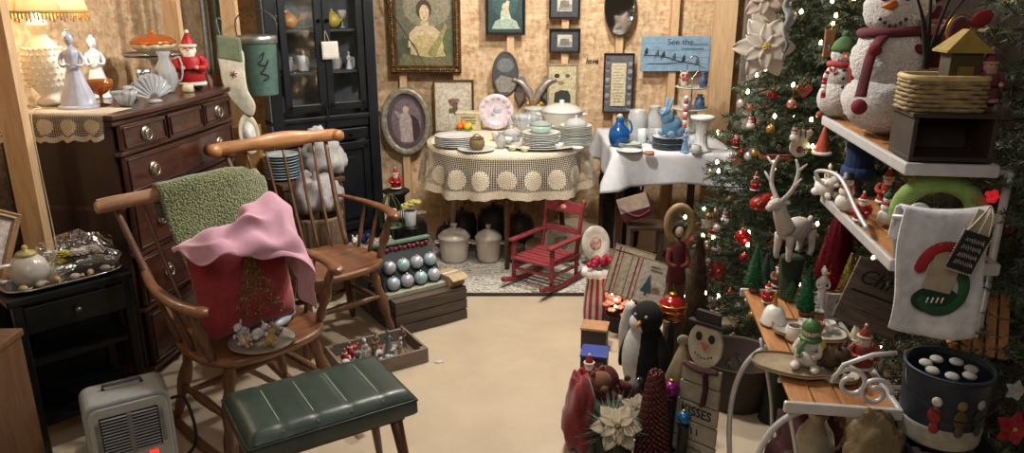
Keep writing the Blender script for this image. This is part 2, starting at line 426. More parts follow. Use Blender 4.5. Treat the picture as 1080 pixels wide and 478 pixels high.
for sx in (-1, 1):
    b = B().box((sx*(W/2-.035), -.006, 1.06), (.07, .02, 2.1)); build('face_stile', b, BLK, hu, bev=.004)
    cx = sx*.14; dw = .265
    for z0, z1, gl in ((.92, 2.04, 1), (.10, .70, 0)):
        b = B()
        for q in (-1, 1): b.box((cx+q*(dw/2-.02), -.012, (z0+z1)/2), (.045, .022, z1-z0))
        b.box((cx, -.012, z0+.024), (dw, .022, .05)); b.box((cx, -.012, z1-.024), (dw, .022, .05))
        if not gl:
            b.box((cx, -.004, (z0+z1)/2), (dw, .008, z1-z0-.02))
            o = [(-.075, -.22), (.075, -.22)]+ell(0, .13, .075, .075, 10, 0, pi)
            b.at((cx, -.013, (z0+z1)/2), rx=pi/2).prism(o, 0, .012)
        d = build('door', b, BLK, hu, bev=.004)
        if gl:
            g_ = B().box((cx, -.008, (z0+z1)/2), (dw-.08, .003, z1-z0-.09)); s = N('pane_glass'); tb = s.n('ShaderNodeBsdfTransparent'); gl = s.n('ShaderNodeBsdfGlossy'); gl.inputs['Roughness'].default_value = .08; mx = s.n('ShaderNodeMixShader'); mx.inputs[0].default_value = .10; s.l(tb.outputs[0], mx.inputs[1]); s.l(gl.outputs[0], mx.inputs[2]); s.l(mx.outputs[0], s.out.inputs[0]); build('pane', g_, s.m, d)
            tr = B()
            for q in (-1, 1): tr.tube([(cx+q*(dw/2-.045), -.016, z1-.30), (cx+q*.03, -.016, z1-.17), (cx, -.016, z1-.05)], .006, 6, 5)
            build('tracery', tr, BLK, d)
        k = B().at((cx-sx*(dw/2-.02), -.024, (z0+z1)/2+(.0 if gl else .2)), rx=pi/2).lathe([(.012, -.002), (.006, .004), (.012, .014), (.0, .02)], seg=12); build('knob', k, M('#2a2a2c', .3, .8), d)
    b = B().box((sx*.14, -.012, .755), (.26, .02, .075)); d = build('drawer', b, BLK, hu, bev=.006)
    k = B().at((sx*.14, -.022, .755), rx=pi/2).lathe([(.012, -.002), (.006, .004), (.012, .014), (.0, .02)], seg=12); build('knob', k, M('#2a2a2c', .3, .8), d)
b = B().box((0, -.004, 1.06), (.02, .02, 2.1)); build('mullion', b, BLK, hu)
HQ = Matrix.Translation(V((fx, fy, 0))) @ Matrix.Rotation(math.atan2(.42, .56), 4, 'Z')

# ------------------------------------------------------------------ round table under crochet, white cloth table
TC, TR, TZ = V((-.03, 4.66)), .50, .75
TW = WOOD('#4a2d1b', '#6d4629', 'x', .5)
rt = T('round_table', 'round wooden side table hidden under a cream crochet cloth', 'table', (TC.x, TC.y, 0))
build('table_top', B().lathe([(TR-.02, TZ-.03), (TR, TZ-.025), (TR, TZ-.004), (TR-.01, TZ)], seg=48), TW, rt)
for k in range(4):
    a = pi*1.0+k*pi/2
    build('leg', B().tube([(cos(a)*.33, sin(a)*.33, TZ-.03), (cos(a)*.34, sin(a)*.34, .4), (cos(a)*.38, sin(a)*.38, .019)], [.024, .02, .022, .014], 10), M('#b9aa94', .6) if k == 0 else TW, rt)
build('shade_backing', B().lathe([(.44, TZ-.2), (.47, TZ-.2), (.47, TZ-.03), (.44, TZ-.03)], seg=40), WOOD('#20140d', '#332016', 'x', .6), rt)  # added dark ring, gives the lace holes their shade
def lace(name, nmed, dens, col='#e6dcc8'):
    s = N(name); uv = s.n('ShaderNodeUVMap').outputs[0]; sp = s.n('ShaderNodeSeparateXYZ'); s.l(uv, sp.inputs[0])
    u, v = sp.outputs[0], sp.outputs[1]
    un = s.math('MULTIPLY', u, nmed); fu = s.math('SUBTRACT', s.math('FRACT', un), .5)
    dx = s.math('MULTIPLY', fu, 1.15); dy = s.math('MULTIPLY', s.math('SUBTRACT', v, .58), 1.9)
    d = s.math('SQRT', s.math('ADD', s.math('MULTIPLY', dx, dx), s.math('MULTIPLY', dy, dy)))
    ang = s.math('ARCTAN2', dy, dx)
    # open diamond mesh
    hm = s.math('MULTIPLY', s.math('SINE', s.math('MULTIPLY', u, dens*2*pi)), s.math('SINE', s.math('MULTIPLY', v, 84)))
    mesh = s.math('GREATER_THAN', s.math('ABSOLUTE', hm), .22)
    # rosettes: spokes with a solid heart
    spoke = s.math('GREATER_THAN', s.math('MULTIPLY', s.math('SINE', s.math('MULTIPLY', ang, 14)), s.math('SINE', s.math('MULTIPLY', d, 46))), .55)
    inr = s.math('LESS_THAN', d, .42)
    hole = s.math('ADD', s.math('MULTIPLY', inr, spoke), s.math('MULTIPLY', s.math('SUBTRACT', 1, inr), mesh))
    # closer stitches towards the scalloped edge and on top
    edge = s.math('GREATER_THAN', v, .84); top = s.math('LESS_THAN', v, .10)
    eh = s.math('GREATER_THAN', s.math('MULTIPLY', s.math('SINE', s.math('MULTIPLY', u, dens*3*pi)), s.math('SINE', s.math('MULTIPLY', v, 130))), .6)
    solid = s.math('MAXIMUM', edge, top)
    hole = s.math('ADD', s.math('MULTIPLY', hole, s.math('SUBTRACT', 1, solid)), s.math('MULTIPLY', solid, eh))
    hole = s.math('MINIMUM', hole, 1)
    s.l(s.math('SUBTRACT', 1, hole), s.b.inputs['Alpha'])
    nz = s.noise(s.coord(), 90); s.l(s.ramp(nz.outputs[0], [(.3, '#cfc2a8'), (.7, col)]), s.b.inputs['Base Color'])
    s.set(rough=.9); return s.m
b = B(); b.uv = []; grid = []; NS = 160
for i in range(26):
    row = []
    for k in range(NS):
        a = 2*pi*k/NS; t = i/25
        if t < .3: r, z, vv = (TR+.006)*(t/.3), TZ+.004, .0
        else:
            q = (t-.3)/.7; wv = .5+.5*cos(a*14+.8*sin(a*3)); fl = .02+.05*q*wv
            drop = q*(.255+.012*sin(5*a)+ (.010*abs(sin(a*22)) if i > 23 else 0))
            r = TR+.008+fl*min(1, q*2.2); z = TZ+.004-drop; vv = q
            if q < .06: r = TR+.008; z = TZ+.003
        row.append((r*cos(a), r*sin(a), z)); b.uv.append((k/NS, vv))
    grid.append(row)
b.sheet(grid, True)
LACE = lace('crochet_lace', 22, 125)
solo('crochet_tablecloth', b, LACE, 'cream crochet cloth with a row of rosettes draped over the round table', 'tablecloth', (TC.x, TC.y, 0))
# uv seam column: the last quad runs from 159/160 back to 0, so give it no wrap
me = bpy.data.objects['crochet_tablecloth'].data
for p in me.polygons:
    us = [me.uv_layers[0].data[l].uv[0] for l in p.loop_indices]
    if max(us)-min(us) > .5:
        for l in p.loop_indices:
            if me.uv_layers[0].data[l].uv[0] < .5: me.uv_layers[0].data[l].uv[0] += 1

WX0, WX1, WY0, WY1, WZ = .60, 1.30, 4.22, 5.10, .75
wt = T('side_table', 'narrow table covered by a white cloth against the strand board wall', 'table', ((WX0+WX1)/2, (WY0+WY1)/2, 0))
w_, d_ = WX1-WX0, WY1-WY0
build('table_top', B().box((0, 0, WZ-.015), (w_, d_, .03)), TW, wt, bev=.004)
for sx in (-1, 1):
    for sy in (-1, 1): build('leg', B().box((sx*(w_/2-.04), sy*(d_/2-.04), (WZ-.03)/2+.009), (.045, .045, WZ-.05)), WOOD('#2e1c12', '#4a2f1e', 'z'), wt, bev=.004)
b = B(); grid = []
per = []
for k in range(120):
    t = k/120*4; i = int(t); q = t-i
    cx = [(-1+2*q, -1), (1, -1+2*q), (1-2*q, 1), (-1, 1-2*q)][i]; per.append(cx)
for i in range(16):
    row = []
    for k, (x, y) in enumerate(per):
        if i < 5: f = i/4; row.append((x*f*(w_/2+.004), y*f*(d_/2+.004), WZ+.004))
        else:
            q = (i-4)/11; wv = .5+.5*sin(k*.55+.7*sin(k*.21)); c_ = max(0, abs(x)+abs(y)-1.75)*4
            o = .006+.022*q*wv+.075*q*c_
            row.append((x*(w_/2+.004)+o*(x if abs(x) > .99 else 0)*(1), y*(d_/2+.004)+o*(y if abs(y) > .99 else 0), WZ+.003-q*(.185+.01*sin(k*.3)+.03*c_)))
    grid.append(row)
b.sheet(grid, True)
solo('white_tablecloth', b, M('#c9cbd0', .9, var=.05, bump=.2, bscale=300), 'plain white cloth with creases draped over the narrow side table', 'tablecloth', ((WX0+WX1)/2, (WY0+WY1)/2, 0), solid=.002)

# ------------------------------------------------------------------ rocking chairs
OAK = WOOD('#5c3a26', '#855a3c', 'x', .38, 3, coat=.15); OAKZ = WOOD('#4e3322', '#745037', 'z', .42, 3, coat=.1)
CREST1 = WOOD('#8f6a50', '#b48d70', 'x', .45, 3); CREST2 = WOOD('#93643f', '#bd8a5c', 'x', .4, 3, coat=.2)
TURN = [.013, .017, .02, .015, .022, .025, .021, .014, .019, .015, .012]
def rocker(loc, rz, label, crest_m, crest_h, style):
    t = T('armchair' if style else 'rocking_chair', label, 'chair' if style else 'rocking chair', loc, rz)
    SZ = .42
    o = [(.25*math.copysign(abs(cos(a))**.75, cos(a)), (.235 if sin(a) < 0 else .21)*math.copysign(abs(sin(a))**.7, sin(a))) for a in [2*pi*k/48 for k in range(48)]]
    b = B(); rings = [(.90, -.038), (.97, -.03), (1, -.016), (1, -.006), (.97, 0), (.8, -.006), (.45, -.012)]
    vs = []; fs = []
    for sc, dz in rings: vs += [(x*sc, y*sc, SZ+dz) for x, y in o]
    for i in range(len(rings)-1):
        for k in range(48): k2 = (k+1) % 48; fs.append((i*48+k, i*48+k2, (i+1)*48+k2, (i+1)*48+k))
    fs.append(tuple(range(47, -1, -1))); fs.append(tuple(range(6*48, 7*48))); b.add(vs, fs)
    build('seat', b, OAK, t)
    ch = crest_h; yb = .36
    # curved crest rail
    b = B(); g = []
    for i in range(25):
        q = -1+i/12; x = q*.32; y = yb-.055*(1-q*q)+.05
        hh = (.036 if style else .031)-.011*abs(q)**3+(.005*cos(q*6)); up = .02*(1-q*q)
        if style and abs(q) > .9: hh = .03
        g.append([(x, y-.012, ch-hh+up), (x, y-.014, ch+up), (x, y-.006, ch+hh+up), (x, y+.006, ch+hh+up), (x, y+.012, ch+up), (x, y+.01, ch-hh+up)])
    b.sheet(g, True)
    b.add(g[0], [(0, 1, 2, 3, 4, 5)]); b.add(g[-1], [(5, 4, 3, 2, 1, 0)])
    for sx in (-1, 1):
        if style: b.tube([(sx*.32, yb+.01, ch), (sx*.32, yb+.085, ch)], [.03, .034, .03], 14)
        else: b.ball((sx*.32, yb+.05, ch-.004), (.012, .014, .024), 12, 8)
    build('crest_rail', b, crest_m, t)
    ns = 7
    for k in range(ns):
        q = -1+2*k/(ns-1); x0 = q*.2; y0 = .20-.05*abs(q)**2; x1 = q*.26; y1 = yb-.055*(1-q*q)+.05
        r = [.011, .016, .014, .012, .012] if abs(q) > .9 else [.006, .009, .008, .0065]
        m = (V((x0, y0, SZ-.01))+V((x1, y1, ch-.02)))/2+V((0, .015, 0))
        build('spindle', B().tube([(x0, y0, SZ-.01), m, (x1, y1, ch-.02)], r, 8, 4), OAKZ, t)
    for sx in (-1, 1):
        az = SZ+.215
        b = B().tube([(sx*.245, .27, az+.01), (sx*.285, .10, az+.005), (sx*.295, -.08, az), (sx*.27, -.19, az-.004), (sx*.245, -.215, az-.006)], [.013, .018, .024, .026, .03, .02], 10, 5, flat=.62)
        build('arm', b, OAK, t)
        a, c = V((sx*.215, -.13, SZ-.01)), V((sx*.275, -.15, az-.012))
        build('arm_post', B().tube([a+(c-a)*k/10 for k in range(11)], TURN, 10), OAKZ, t)
        for k in range(2):
            a, c = V((sx*.225, -.02+k*.10, SZ-.01)), V((sx*.287, -.02+k*.12, az-.01))
            build('arm_spindle', B().tube([a+(c-a)*j/6 for j in range(7)], [.007, .011, .013, .009, .01, .007, .006], 8), OAKZ, t)
        for sy in (-1, 1):
            a, c = V((sx*.16, sy*.14+.0, SZ-.02)), V((sx*.235, sy*.20, 0 if style else .05))
            build('leg', B().tube([a+(c-a)*k/10 for k in range(11)], [.016, .02, .024, .018, .024, .027, .022, .016, .02, .016, .013], 10), OAKZ, t)
        b = B(); pts = [(sx*.237, -.36+.78*k/16, .028+.10*((k-7)/9)**2*.8) for k in range(17)]
        b.tube(pts, .017, 8, flat=1.3)
        if not style: build('rocker', b, OAKZ, t)
        a, c = V((sx*.205, -.175, .20)), V((sx*.205, .175, .20)); build('stretcher', B().tube([a+(c-a)*k/6 for k in range(7)], [.008, .012, .016, .018, .016, .012, .008], 8), OAKZ, t)
    a, c = V((-.2, -.175, .24)), V((.2, -.175, .24)); build('stretcher', B().tube([a+(c-a)*k/6 for k in range(7)], [.008, .012, .016, .02, .016, .012, .008], 8), OAKZ, t)
    a, c = V((-.2, .17, .17)), V((.2, .17, .17)); build('stretcher', B().tube([a+(c-a)*k/6 for k in range(7)], [.008, .012, .016, .02, .016, .012, .008], 8), OAKZ, t)
    return t
C1, A1 = V((-.985, 2.55, 0)), R(48)
C2, A2 = V((-.885, 3.31, 0)), R(42)
rocker(C1, A1, 'wooden rocking chair beside the footstool with a green throw over its back', CREST1, .885, 0)
rocker(C2, A2, 'empty wooden spindle armchair with thick crest rail in front of the black hutch', CREST2, .93, 1)

# ------------------------------------------------------------------ green footstool
GRN = M('#2c3a33', .38, var=.2, scale=9, bump=.2, bscale=22, bdist=.005, coat=.05)
fs_ = T('footstool', 'green vinyl footstool with piped seams on tapered wooden legs', 'footstool', (-.603, 2.058, 0), R(32.5)); fs_.scale = (1, 1, 1.06)
b = B(); L, Wd = .51, .32
rows = []
for i in range(41):
    x = -L/2+L*i/40; row = []
    for j in range(17):
        y = -Wd/2+Wd*j/16; ex, ey = 1-abs(2*x/L)**10, 1-abs(2*y/Wd)**8
        ch = abs(((x+L/2)/(L/5)) % 1-.5)*2; z = .385+.028*min(ex, ey)**.5-.003*ch**8
        row.append((x, y, z))
    rows.append(row)
b.sheet(rows)
per = [rows[i][0] for i in range(41)]+[rows[40][j] for j in range(1, 17)]+[rows[i][16] for i in range(39, -1, -1)]+[rows[0][j] for j in range(15, 0, -1)]
b.sheet([[(x*.985, y*.985, .33) for x, y, z in per], [(x*1.015, y*1.02, .338) for x, y, z in per], [(x*1.012, y*1.015, .37) for x, y, z in per], per], True)
b.add([(x*.985, y*.985, .33) for x, y, z in per], [tuple(range(len(per)))])
cu = build('cushion', b, GRN, fs_)
for k in range(1, 5):
    x = -L/2+L*k/5; build('seam', B().tube([(x, -Wd/2+.01+(Wd-.02)*j/12, .4085-.012*abs(2*j/12-1)**8) for j in range(13)], .0022, 6), M('#93a08c', .5), cu)
build('piping', B().tube([(x*1.012, y*1.018, .378) for x, y, z in per], .0045, 6, closed=True), M('#16201a', .35), cu)
for sx in (-1, 1):
    for sy in (-1, 1):
        build('leg', B().tube([(sx*.20, sy*.11, .335), (sx*.245, sy*.145, 0)], [.022, .011], 12), WOOD('#3a2013', '#5d3620', 'z'), fs_)
build('seat_frame', B().box((0, 0, .325), (L-.06, Wd-.05, .03)), WOOD('#3a2013', '#5d3620', 'x'), fs_)

# ------------------------------------------------------------------ black side table, far-left cabinet, heater
DKT = M('#0d0f10', .35, var=.3)
QD = V((.68, .73)).normalized()
A_, B_ = V((-1.71, 2.33)), V((-1.44, 2.62)); nrm = V((-QD.y, QD.x)); Lt = (B_-A_).length; Dt = .34
ctr = (A_+B_)/2+nrm*Dt/2
bt = T('black_side_table', 'black side table with two shelves holding a silver tray', 'table', (ctr.x, ctr.y, 0), math.atan2(QD.y, QD.x))
build('table_top', B().box((0, 0, .605), (Lt+.02, Dt, .03)), DKT, bt, bev=.006)
for sx in (-1, 1):
    for sy in (-1, 1): build('leg', B().box((sx*(Lt/2-.02), sy*(Dt/2-.02), .295), (.032, .032, .59)), DKT, bt, bev=.004)
d = build('drawer', B().box((0, -Dt/2+.012, .53), (Lt-.07, .02, .10)), DKT, bt, bev=.004)
build('knob', B().ball((0, -Dt/2-.012, .53), .013, 12, 8), M('#55565a', .3, .8), d)
build('shelf', B().box((0, 0, .36), (Lt-.04, Dt-.03, .018)), DKT, bt); build('shelf', B().box((0, 0, .12), (Lt-.04, Dt-.03, .018)), DKT, bt)
build('side_panel', B().box((0, Dt/2-.012, .36), (Lt-.05, .012, .46)), DKT, bt)

ob = T('wooden_stand', 'orange-brown wooden stand in front of the black side table', 'cabinet', (-1.68, 1.97, 0), R(3))
PIN = WOOD('#4a3220', '#664629', 'z', .6)
for sx in (-1, 1):
    build('side_panel', B().box((sx*.14, 0, .30), (.03, .26, .60)), PIN, ob, bev=.003)
build('top', B().box((0, 0, .61), (.32, .28, .024)), WOOD('#4a3220', '#664629', 'x', .6), ob, bev=.004)
build('shelf', B().box((0, 0, .12), (.25, .25, .02)), PIN, ob); build('back_panel', B().box((0, .12, .33), (.25, .012, .5)), PIN, ob)
build('drawer', B().box((0, -.125, .50), (.245, .02, .16)), PIN, ob, bev=.004)

GRY = M('#8f9291', .5, .05, var=.08)
ht = T('space_heater', 'grey metal box heater with louvred front and glowing red switch', 'heater', (-1.25, 2.12, 0), R(33)); ht.scale = (.93, 1, .95)
b = B(); o = []
for sx, sz in ((-1, -1), (1, -1), (1, 1), (-1, 1)):
    c0 = (sx*.10, sz*.17)
    a0 = {(-1, -1): pi, (1, -1): 1.5*pi, (1, 1): 0, (-1, 1): .5*pi}[(sx, sz)]
    o += [(c0[0]+.035*cos(a0+pi/2*k/6), c0[1]+.035*sin(a0+pi/2*k/6)) for k in range(7)]
b.at((0, 0, .225), rx=pi/2).prism(o, -.075, .075)
build('housing', b, GRY, ht, bev=.008)
b = B().at((0, -.076, .225), rx=pi/2).prism([(x*.9, y*.93) for x, y in o], 0, .008); build('front_panel', b, M('#a2a3a1', .45, .15, var=.06), ht, bev=.004)
b = B().box((0, -.083, .308), (.18, .004, .15)); gr = build('grille_recess', b, M('#17181a', .7), ht)
for k in range(13):
    for sx in (-1, 1): build('louvre', B().box((sx*.046, -.088, .24+k*.0113), (.08, .009, .005), rx=R(-25)), GRY, ht, bev=.001)
b = B().box((0, -.089, .308), (.014, .008, .15)); 
for sx in (-1, 1): b.box((sx*.097, -.088, .308), (.016, .008, .12))
build('grille_frame', b, M('#6e706f', .5), ht, bev=.002)
b = B().at((-.0, -.084, .203), rx=pi/2).lathe([(.021, 0), (.019, .014), (.015, .018), (0, .018)], seg=20).box((0, 0, .02), (.006, .03, .008)); build('dial', b, M('#141414', .4), ht)
build('switch', B().box((.058, -.088, .212), (.026, .012, .015)), M('#e0301c', .4, emit=1.6), ht, bev=.002)
build('nameplate', B().box((-.07, -.084, .195), (.034, .003, .008)), M('#3a3b3c', .5), ht)
for sx in (-1, 1): build('foot', B().box((sx*.09, 0, .006), (.03, .15, .012)), M('#1b1b1b', .6), ht)
build('handle', B().tube([(-.06, .02, .43), (-.06, .02, .445), (.06, .02, .445), (.06, .02, .43)], .007, 8), M('#55585a', .5), ht)
build('power_cord', B().tube([(.135, .05, .32), (.2, .09, .28), (.22, .1, .1), (.16, .14, .012), (.05, .2, .012)], .006, 6, 5), M('#22211f', .6), ht)
# ------------------------------------------------------------------ small-thing library
WHT = M('#d9d8d3', .25, var=.05, coat=.3); CREAM = M('#cfc3a6', .35, var=.08); GLS = GLASS(); CRY = GLASS('#e9eef2', .06)
SIL = M('#b8bcc0', .22, .95); GOLD = M('#b58a3a', .3, .9); BLACK = M('#121214', .5); RED = M('#a3161c', .5); DRED = M('#5a0f16', .7, sheen=.3)
TZT = TZ+.006                       # top of the crochet cloth
def bprof(kind, r, h):
    return {'bowl': [(r*.42, 0), (r*.45, h*.08), (r*.7, h*.35), (r*.9, h*.7), (r, h)],
            'cup': [(r*.5, 0), (r*.55, h*.05), (r*.8, h*.25), (r*.92, h*.6), (r, h)],
            'vase': [(r*.55, 0), (r*.6, h*.04), (r, h*.35), (r*.85, h*.6), (r*.42, h*.82), (r*.5, h*.93), (r*.62, h)],
            'jar': [(r*.85, 0), (r, h*.06), (r, h*.8), (r*.85, h*.92), (r*.87, h)],
            'goblet': [(r*.7, 0), (r*.65, h*.03), (r*.14, h*.09), (r*.14, h*.4), (r*.5, h*.5), (r*.95, h*.75), (r, h)],
            'tumbler': [(r*.8, 0), (r*.84, h*.04), (r, h)]}[kind]
def vessel(name, kind, r, h, m, label, cat, loc, group=None, flute=0, nf=0, rz=0, handle=0, **kw):
    b = B().shell(bprof(kind, r, h), max(.002, r*.05), seg=max(24, nf*4), flute=flute, nf=nf)
    if not handle: return solo(name, b, m, label, cat, loc, rz, group, **kw)
    t = T(name, label, cat, loc, rz, group); build('body', b, m, t)
    build('handle', B().tube([(r*.85, 0, h*.82), (r*1.35, 0, h*.85), (r*1.5, 0, h*.55), (r*1.25, 0, h*.3), (r*.8, 0, h*.28)], r*.09, 8, 5), m, t)
    return t
def plate_mesh(r, wide=.3, up=.018):
    return B().lathe([(.0004, .003), (r*.5, .002), (r*.56, .0), (r*.6, .002), (r*(1-wide), .006), (r, up), (r*1.004, up+.002), (r*.99, up+.0035), (r*(1-wide)-.004, .0095), (r*.55, .006), (.0004, .006)], seg=40)
def stack(n, r, dz, m, label, group, loc, up=.016, name='plate', cat='plate', jit=.003):
    o0 = None; out = []
    for i in range(n):
        l = (loc[0]+random.uniform(-jit, jit), loc[1]+random.uniform(-jit, jit), loc[2]+i*dz)
        if o0 is None: o0 = o = solo(name, plate_mesh(r, up=up), m, label, cat, l, random.random()*6, group)
        else: o = dup(o0, l, random.random()*6)
        out.append(o)
    return out
def lady(name, h, m, label, loc, rz=0, mh=None, group=None, dress=1.0):     # a small standing porcelain lady in a long dress
    t = T(name, label, 'figurine', loc, rz, group); s_ = h/.2
    b = B().at(sc=s_).lathe([(.038*dress, 0), (.04*dress, .006), (.036*dress, .012), (.034*dress, .03), (.026, .065), (.017, .1), (.0135, .115), (.019, .135), (.02, .148), (.012, .157), (.0065, .162), (.006, .17)], seg=28, sx=1, sy=.85, flute=.06, nf=9)
    b.ball((0, -.002, .18), (.0125, .0135, .016), 14, 10).ball((0, -.0155, .179), (.002, .003, .003), 6, 4)
    for sx in (-1, 1): b.tube([(sx*.018, 0, .147), (sx*.027, -.004, .125), (sx*.022, -.018, .112), (sx*.006, -.026, .116)], [.0062, .0055, .0045, .0035], 8, 4)
    build('body', b, m, t)
    hb = B().at(sc=s_).ball((0, .004, .186), (.0145, .0145, .014), 12, 8).ball((0, .012, .2), (.007, .007, .006), 8, 6); build('hair', hb, mh or m, t)
    build('base', B().at(sc=s_).lathe([(.045*dress, -.001), (.045*dress, .004), (.04*dress, .008)], seg=28), m, t)
    return t
SKIN = M('#c98f70', .6, var=.06); SBEARD = M('#d8d3c8', .85, bump=.5, bscale=90)
def santa(name, h, label, loc, rz=0, coat=RED, trim=SBEARD, group=None, cat='figurine', lean=0):
    t = T(name, label, cat, loc, rz, group, rx=lean); s_ = h/.3
    b = B().at(sc=s_).lathe([(.05, .02), (.062, .03), (.066, .07), (.06, .12), (.056, .15), (.05, .17), (.03, .19), (.02, .196)], seg=24, sx=1, sy=.85)
    for sx in (-1, 1): b.tube([(sx*.045, 0, .172), (sx*.072, -.008, .14), (sx*.064, -.042, .115), (sx*.04, -.062, .12)], [.02, .021, .018, .015], 10, 4)
    build('coat', b, coat, t)
    b = B().at(sc=s_).ball((0, -.004, .212), (.033, .032, .034), 16, 12).ball((0, -.037, .21), .0075, 8, 6)
    build('head', b, SKIN, t)
    for sx in (-1, 1): build('hand', B().at(sc=s_).ball((sx*.034, -.07, .12), (.013, .013, .012), 8, 6), SKIN, t)
    b = B().at(sc=s_)
    for sx in (-1, 1): b.ball((sx*.012, -.034, .219), .0035, 6, 5)
    build('eye', b, BLACK, t)
    b = B().at(sc=s_).ball((0, -.024, .187), (.03, .016, .036), 14, 10).ball((0, -.031, .2), (.017, .01, .007), 10, 6)
    for sx in (-1, 1): b.ball((sx*.027, -.008, .205), (.011, .016, .022), 10, 8)
    build('beard', b, trim, t)
    b = B().at(sc=s_).lathe([(.035, .226), (.034, .236), (.026, .262), (.014, .282), (.004, .296)], seg=18).ball((.0, .0, .297), .011, 10, 6)
    build('hat', b, coat, t)
    b = B().at(sc=s_).tube([(.036*cos(2*pi*k/20), .034*sin(2*pi*k/20), .229) for k in range(20)], .009, 8, closed=True); build('hat_trim', b, trim, t)
    build('coat_trim', B().at(sc=s_).tube([(.064*cos(2*pi*k/24), .055*sin(2*pi*k/24), .032) for k in range(24)], .011, 8, closed=True), trim, t); build('pompom', B().at(sc=s_).ball((0, 0, .3), .012, 10, 6), trim, t)
    b = B().at(sc=s_).tube([(.0615*cos(2*pi*k/24), .053*sin(2*pi*k/24), .108) for k in range(24)], .006, 6, closed=True); build('belt', b, BLACK, t)
    for sx in (-1, 1): build('boot', B().at(sc=s_).ball((sx*.026, -.012, .014), (.024, .036, .015), 12, 8), BLACK, t)
    return t
SNOW = M('#d6d3cc', .9, var=.06, bump=.5, bscale=70)
def snowman(name, h, label, loc, rz=0, body=SNOW, hat=BLACK, scarf=RED, group=None, tophat=True, cat='snowman', arms=True, coat=None):
    t = T(name, label, cat, loc, rz, group); s_ = h/.3
    b = B().at(sc=s_).ball((0, 0, .068), (.075, .072, .07), 20, 14).ball((0, 0, .152), (.056, .054, .052), 20, 12).ball((0, 0, .225), (.044, .043, .042), 20, 12); build('body', b, body, t)
    b = B().at(sc=s_).tube([(0, -.04, .224), (0, -.082, .22)], [.008, .001], 8); build('nose', b, M('#c8651e', .6), t)
    for x, y, z in [(-.016, -.04, .237), (.016, -.04, .237)]: build('eye', B().at(sc=s_).ball((x, y, z), .0055, 8, 6), BLACK, t)
    b = B().at(sc=s_)
    for k in range(5): b.ball((-.02+.01*k, -.042+.0008*abs(k-2)**2, .208-.004*(2-abs(k-2))), .0028, 6, 4)
    build('mouth', b, BLACK, t)
    for k in range(3): build('button', B().at(sc=s_).ball((0, -.052+(-.012 if k == 2 else 0), .175-.03*k), .006, 8, 6), BLACK, t)
    b = B().at(sc=s_).tube([(.045*cos(2*pi*k/20), .043*sin(2*pi*k/20), .192) for k in range(20)], .0115, 8, closed=True)
    b.tube([(.02, -.046, .19), (.026, -.06, .165), (.03, -.066, .125)], [.012, .013, .015], 8, 4, flat=.5); build('scarf', b, scarf, t)
    if tophat: b = B().at(sc=s_).lathe([(.058, .256), (.058, .261), (.038, .262), (.036, .30), (.0, .302)], seg=24)
    else: b = B().at(sc=s_).lathe([(.045, .238), (.045, .25), (.036, .27), (.02, .285), (.004, .295)], seg=20).ball((0, 0, .298), .014, 10, 8)
    build('hat', b, hat, t)
    if arms:
        for sx in (-1, 1): build('twig_arm', B().at(sc=s_).tube([(sx*.05, 0, .16), (sx*.085, -.01, .175), (sx*.11, -.02, .2)], [.005, .004, .002], 6, 3), M('#4a3222', .8), t)
    return t
def ornament(name, r, m, label, loc, group=None, cap=None, drop=.02):
    t = T(name, label, 'ornament', loc, 0, group); build('ball', B().ball((0, 0, 0), r, 20, 14), m, t)
    build('cap', B().lathe([(r*.28, r*.94), (r*.28, r*1.15), (r*.2, r*1.2), (0, r*1.2)], seg=12), cap or GOLD, t)
    build('hook', B().tube([(0, 0, r*1.18), (r*.12, 0, r*1.35), (0, 0, r*1.5), (0, 0, r*1.5+drop)], .0012, 5, 4), cap or GOLD, t)
    return t
def bottle_tree(name, h, r, label, loc, col='#16502c', tip=None, group=None, tilt=0):     # bottle-brush tree
    t = T(name, label, 'bottle brush tree', loc, 0, group, ry=tilt)
    b = B(); n = int(260*h/.2)
    rg = random.Random(int(h*1000))
    for i in range(n):
        q = i/n; z = h*.12+q*h*.86; rr = r*(1-q)**.9+.004; a = i*2.399
        for k in range(2):
            a2 = a+rg.uniform(-.3, .3); e = V((cos(a2)*rr, sin(a2)*rr, z+rr*.15+rg.uniform(-.003, .003))); s_ = V((0, 0, z)); w_ = V((-sin(a2), cos(a2), 0))*.0022
            b.add([s_-w_, s_+w_, e+w_*.6, e-w_*.6], [(0, 1, 2, 3)], False)
    b.lathe([(r*.72, h*.12), (r*.4, h*.5), (.001, h*.97)], seg=12)
    build('bristles', b, M(col, .6, var=.4, scale=90), t)
    build('base', B().lathe([(r*.5, 0), (r*.5, h*.07), (r*.1, h*.08), (r*.1, h*.14)], seg=16), WOOD('#5a3a22', '#7c5534', 'z'), t)
    return t
def crate(name, w, d, h, label, loc, rz, m, slats=3, cat='crate'):
    t = T(name, label, cat, loc, rz); th = .012; sh_ = h/slats
    for s_, (dx, dy, lx, ly) in {'front_board': (0, -1, w, th), 'back_board': (0, 1, w, th), 'left': (-1, 0, th, d-2*th), 'right': (1, 0, th, d-2*th)}.items():
        for k in range(slats):
            b = B().box((dx*(w/2-th/2), dy*(d/2-th/2), sh_*(k+.5)), (lx, ly, sh_-.006)); build('front_board' if 'board' in s_ else 'end_board', b, m, t, bev=.002)
    build('bottom', B().box((0, 0, .008), (w-.02, d-.02, .012)), m, t)
    for sx in (-1, 1):
        for sy in (-1, 1): build('corner_post', B().box((sx*(w/2-.022), sy*(d/2-.022), h/2), (.02, .02, h-.006)), m, t)
    return t

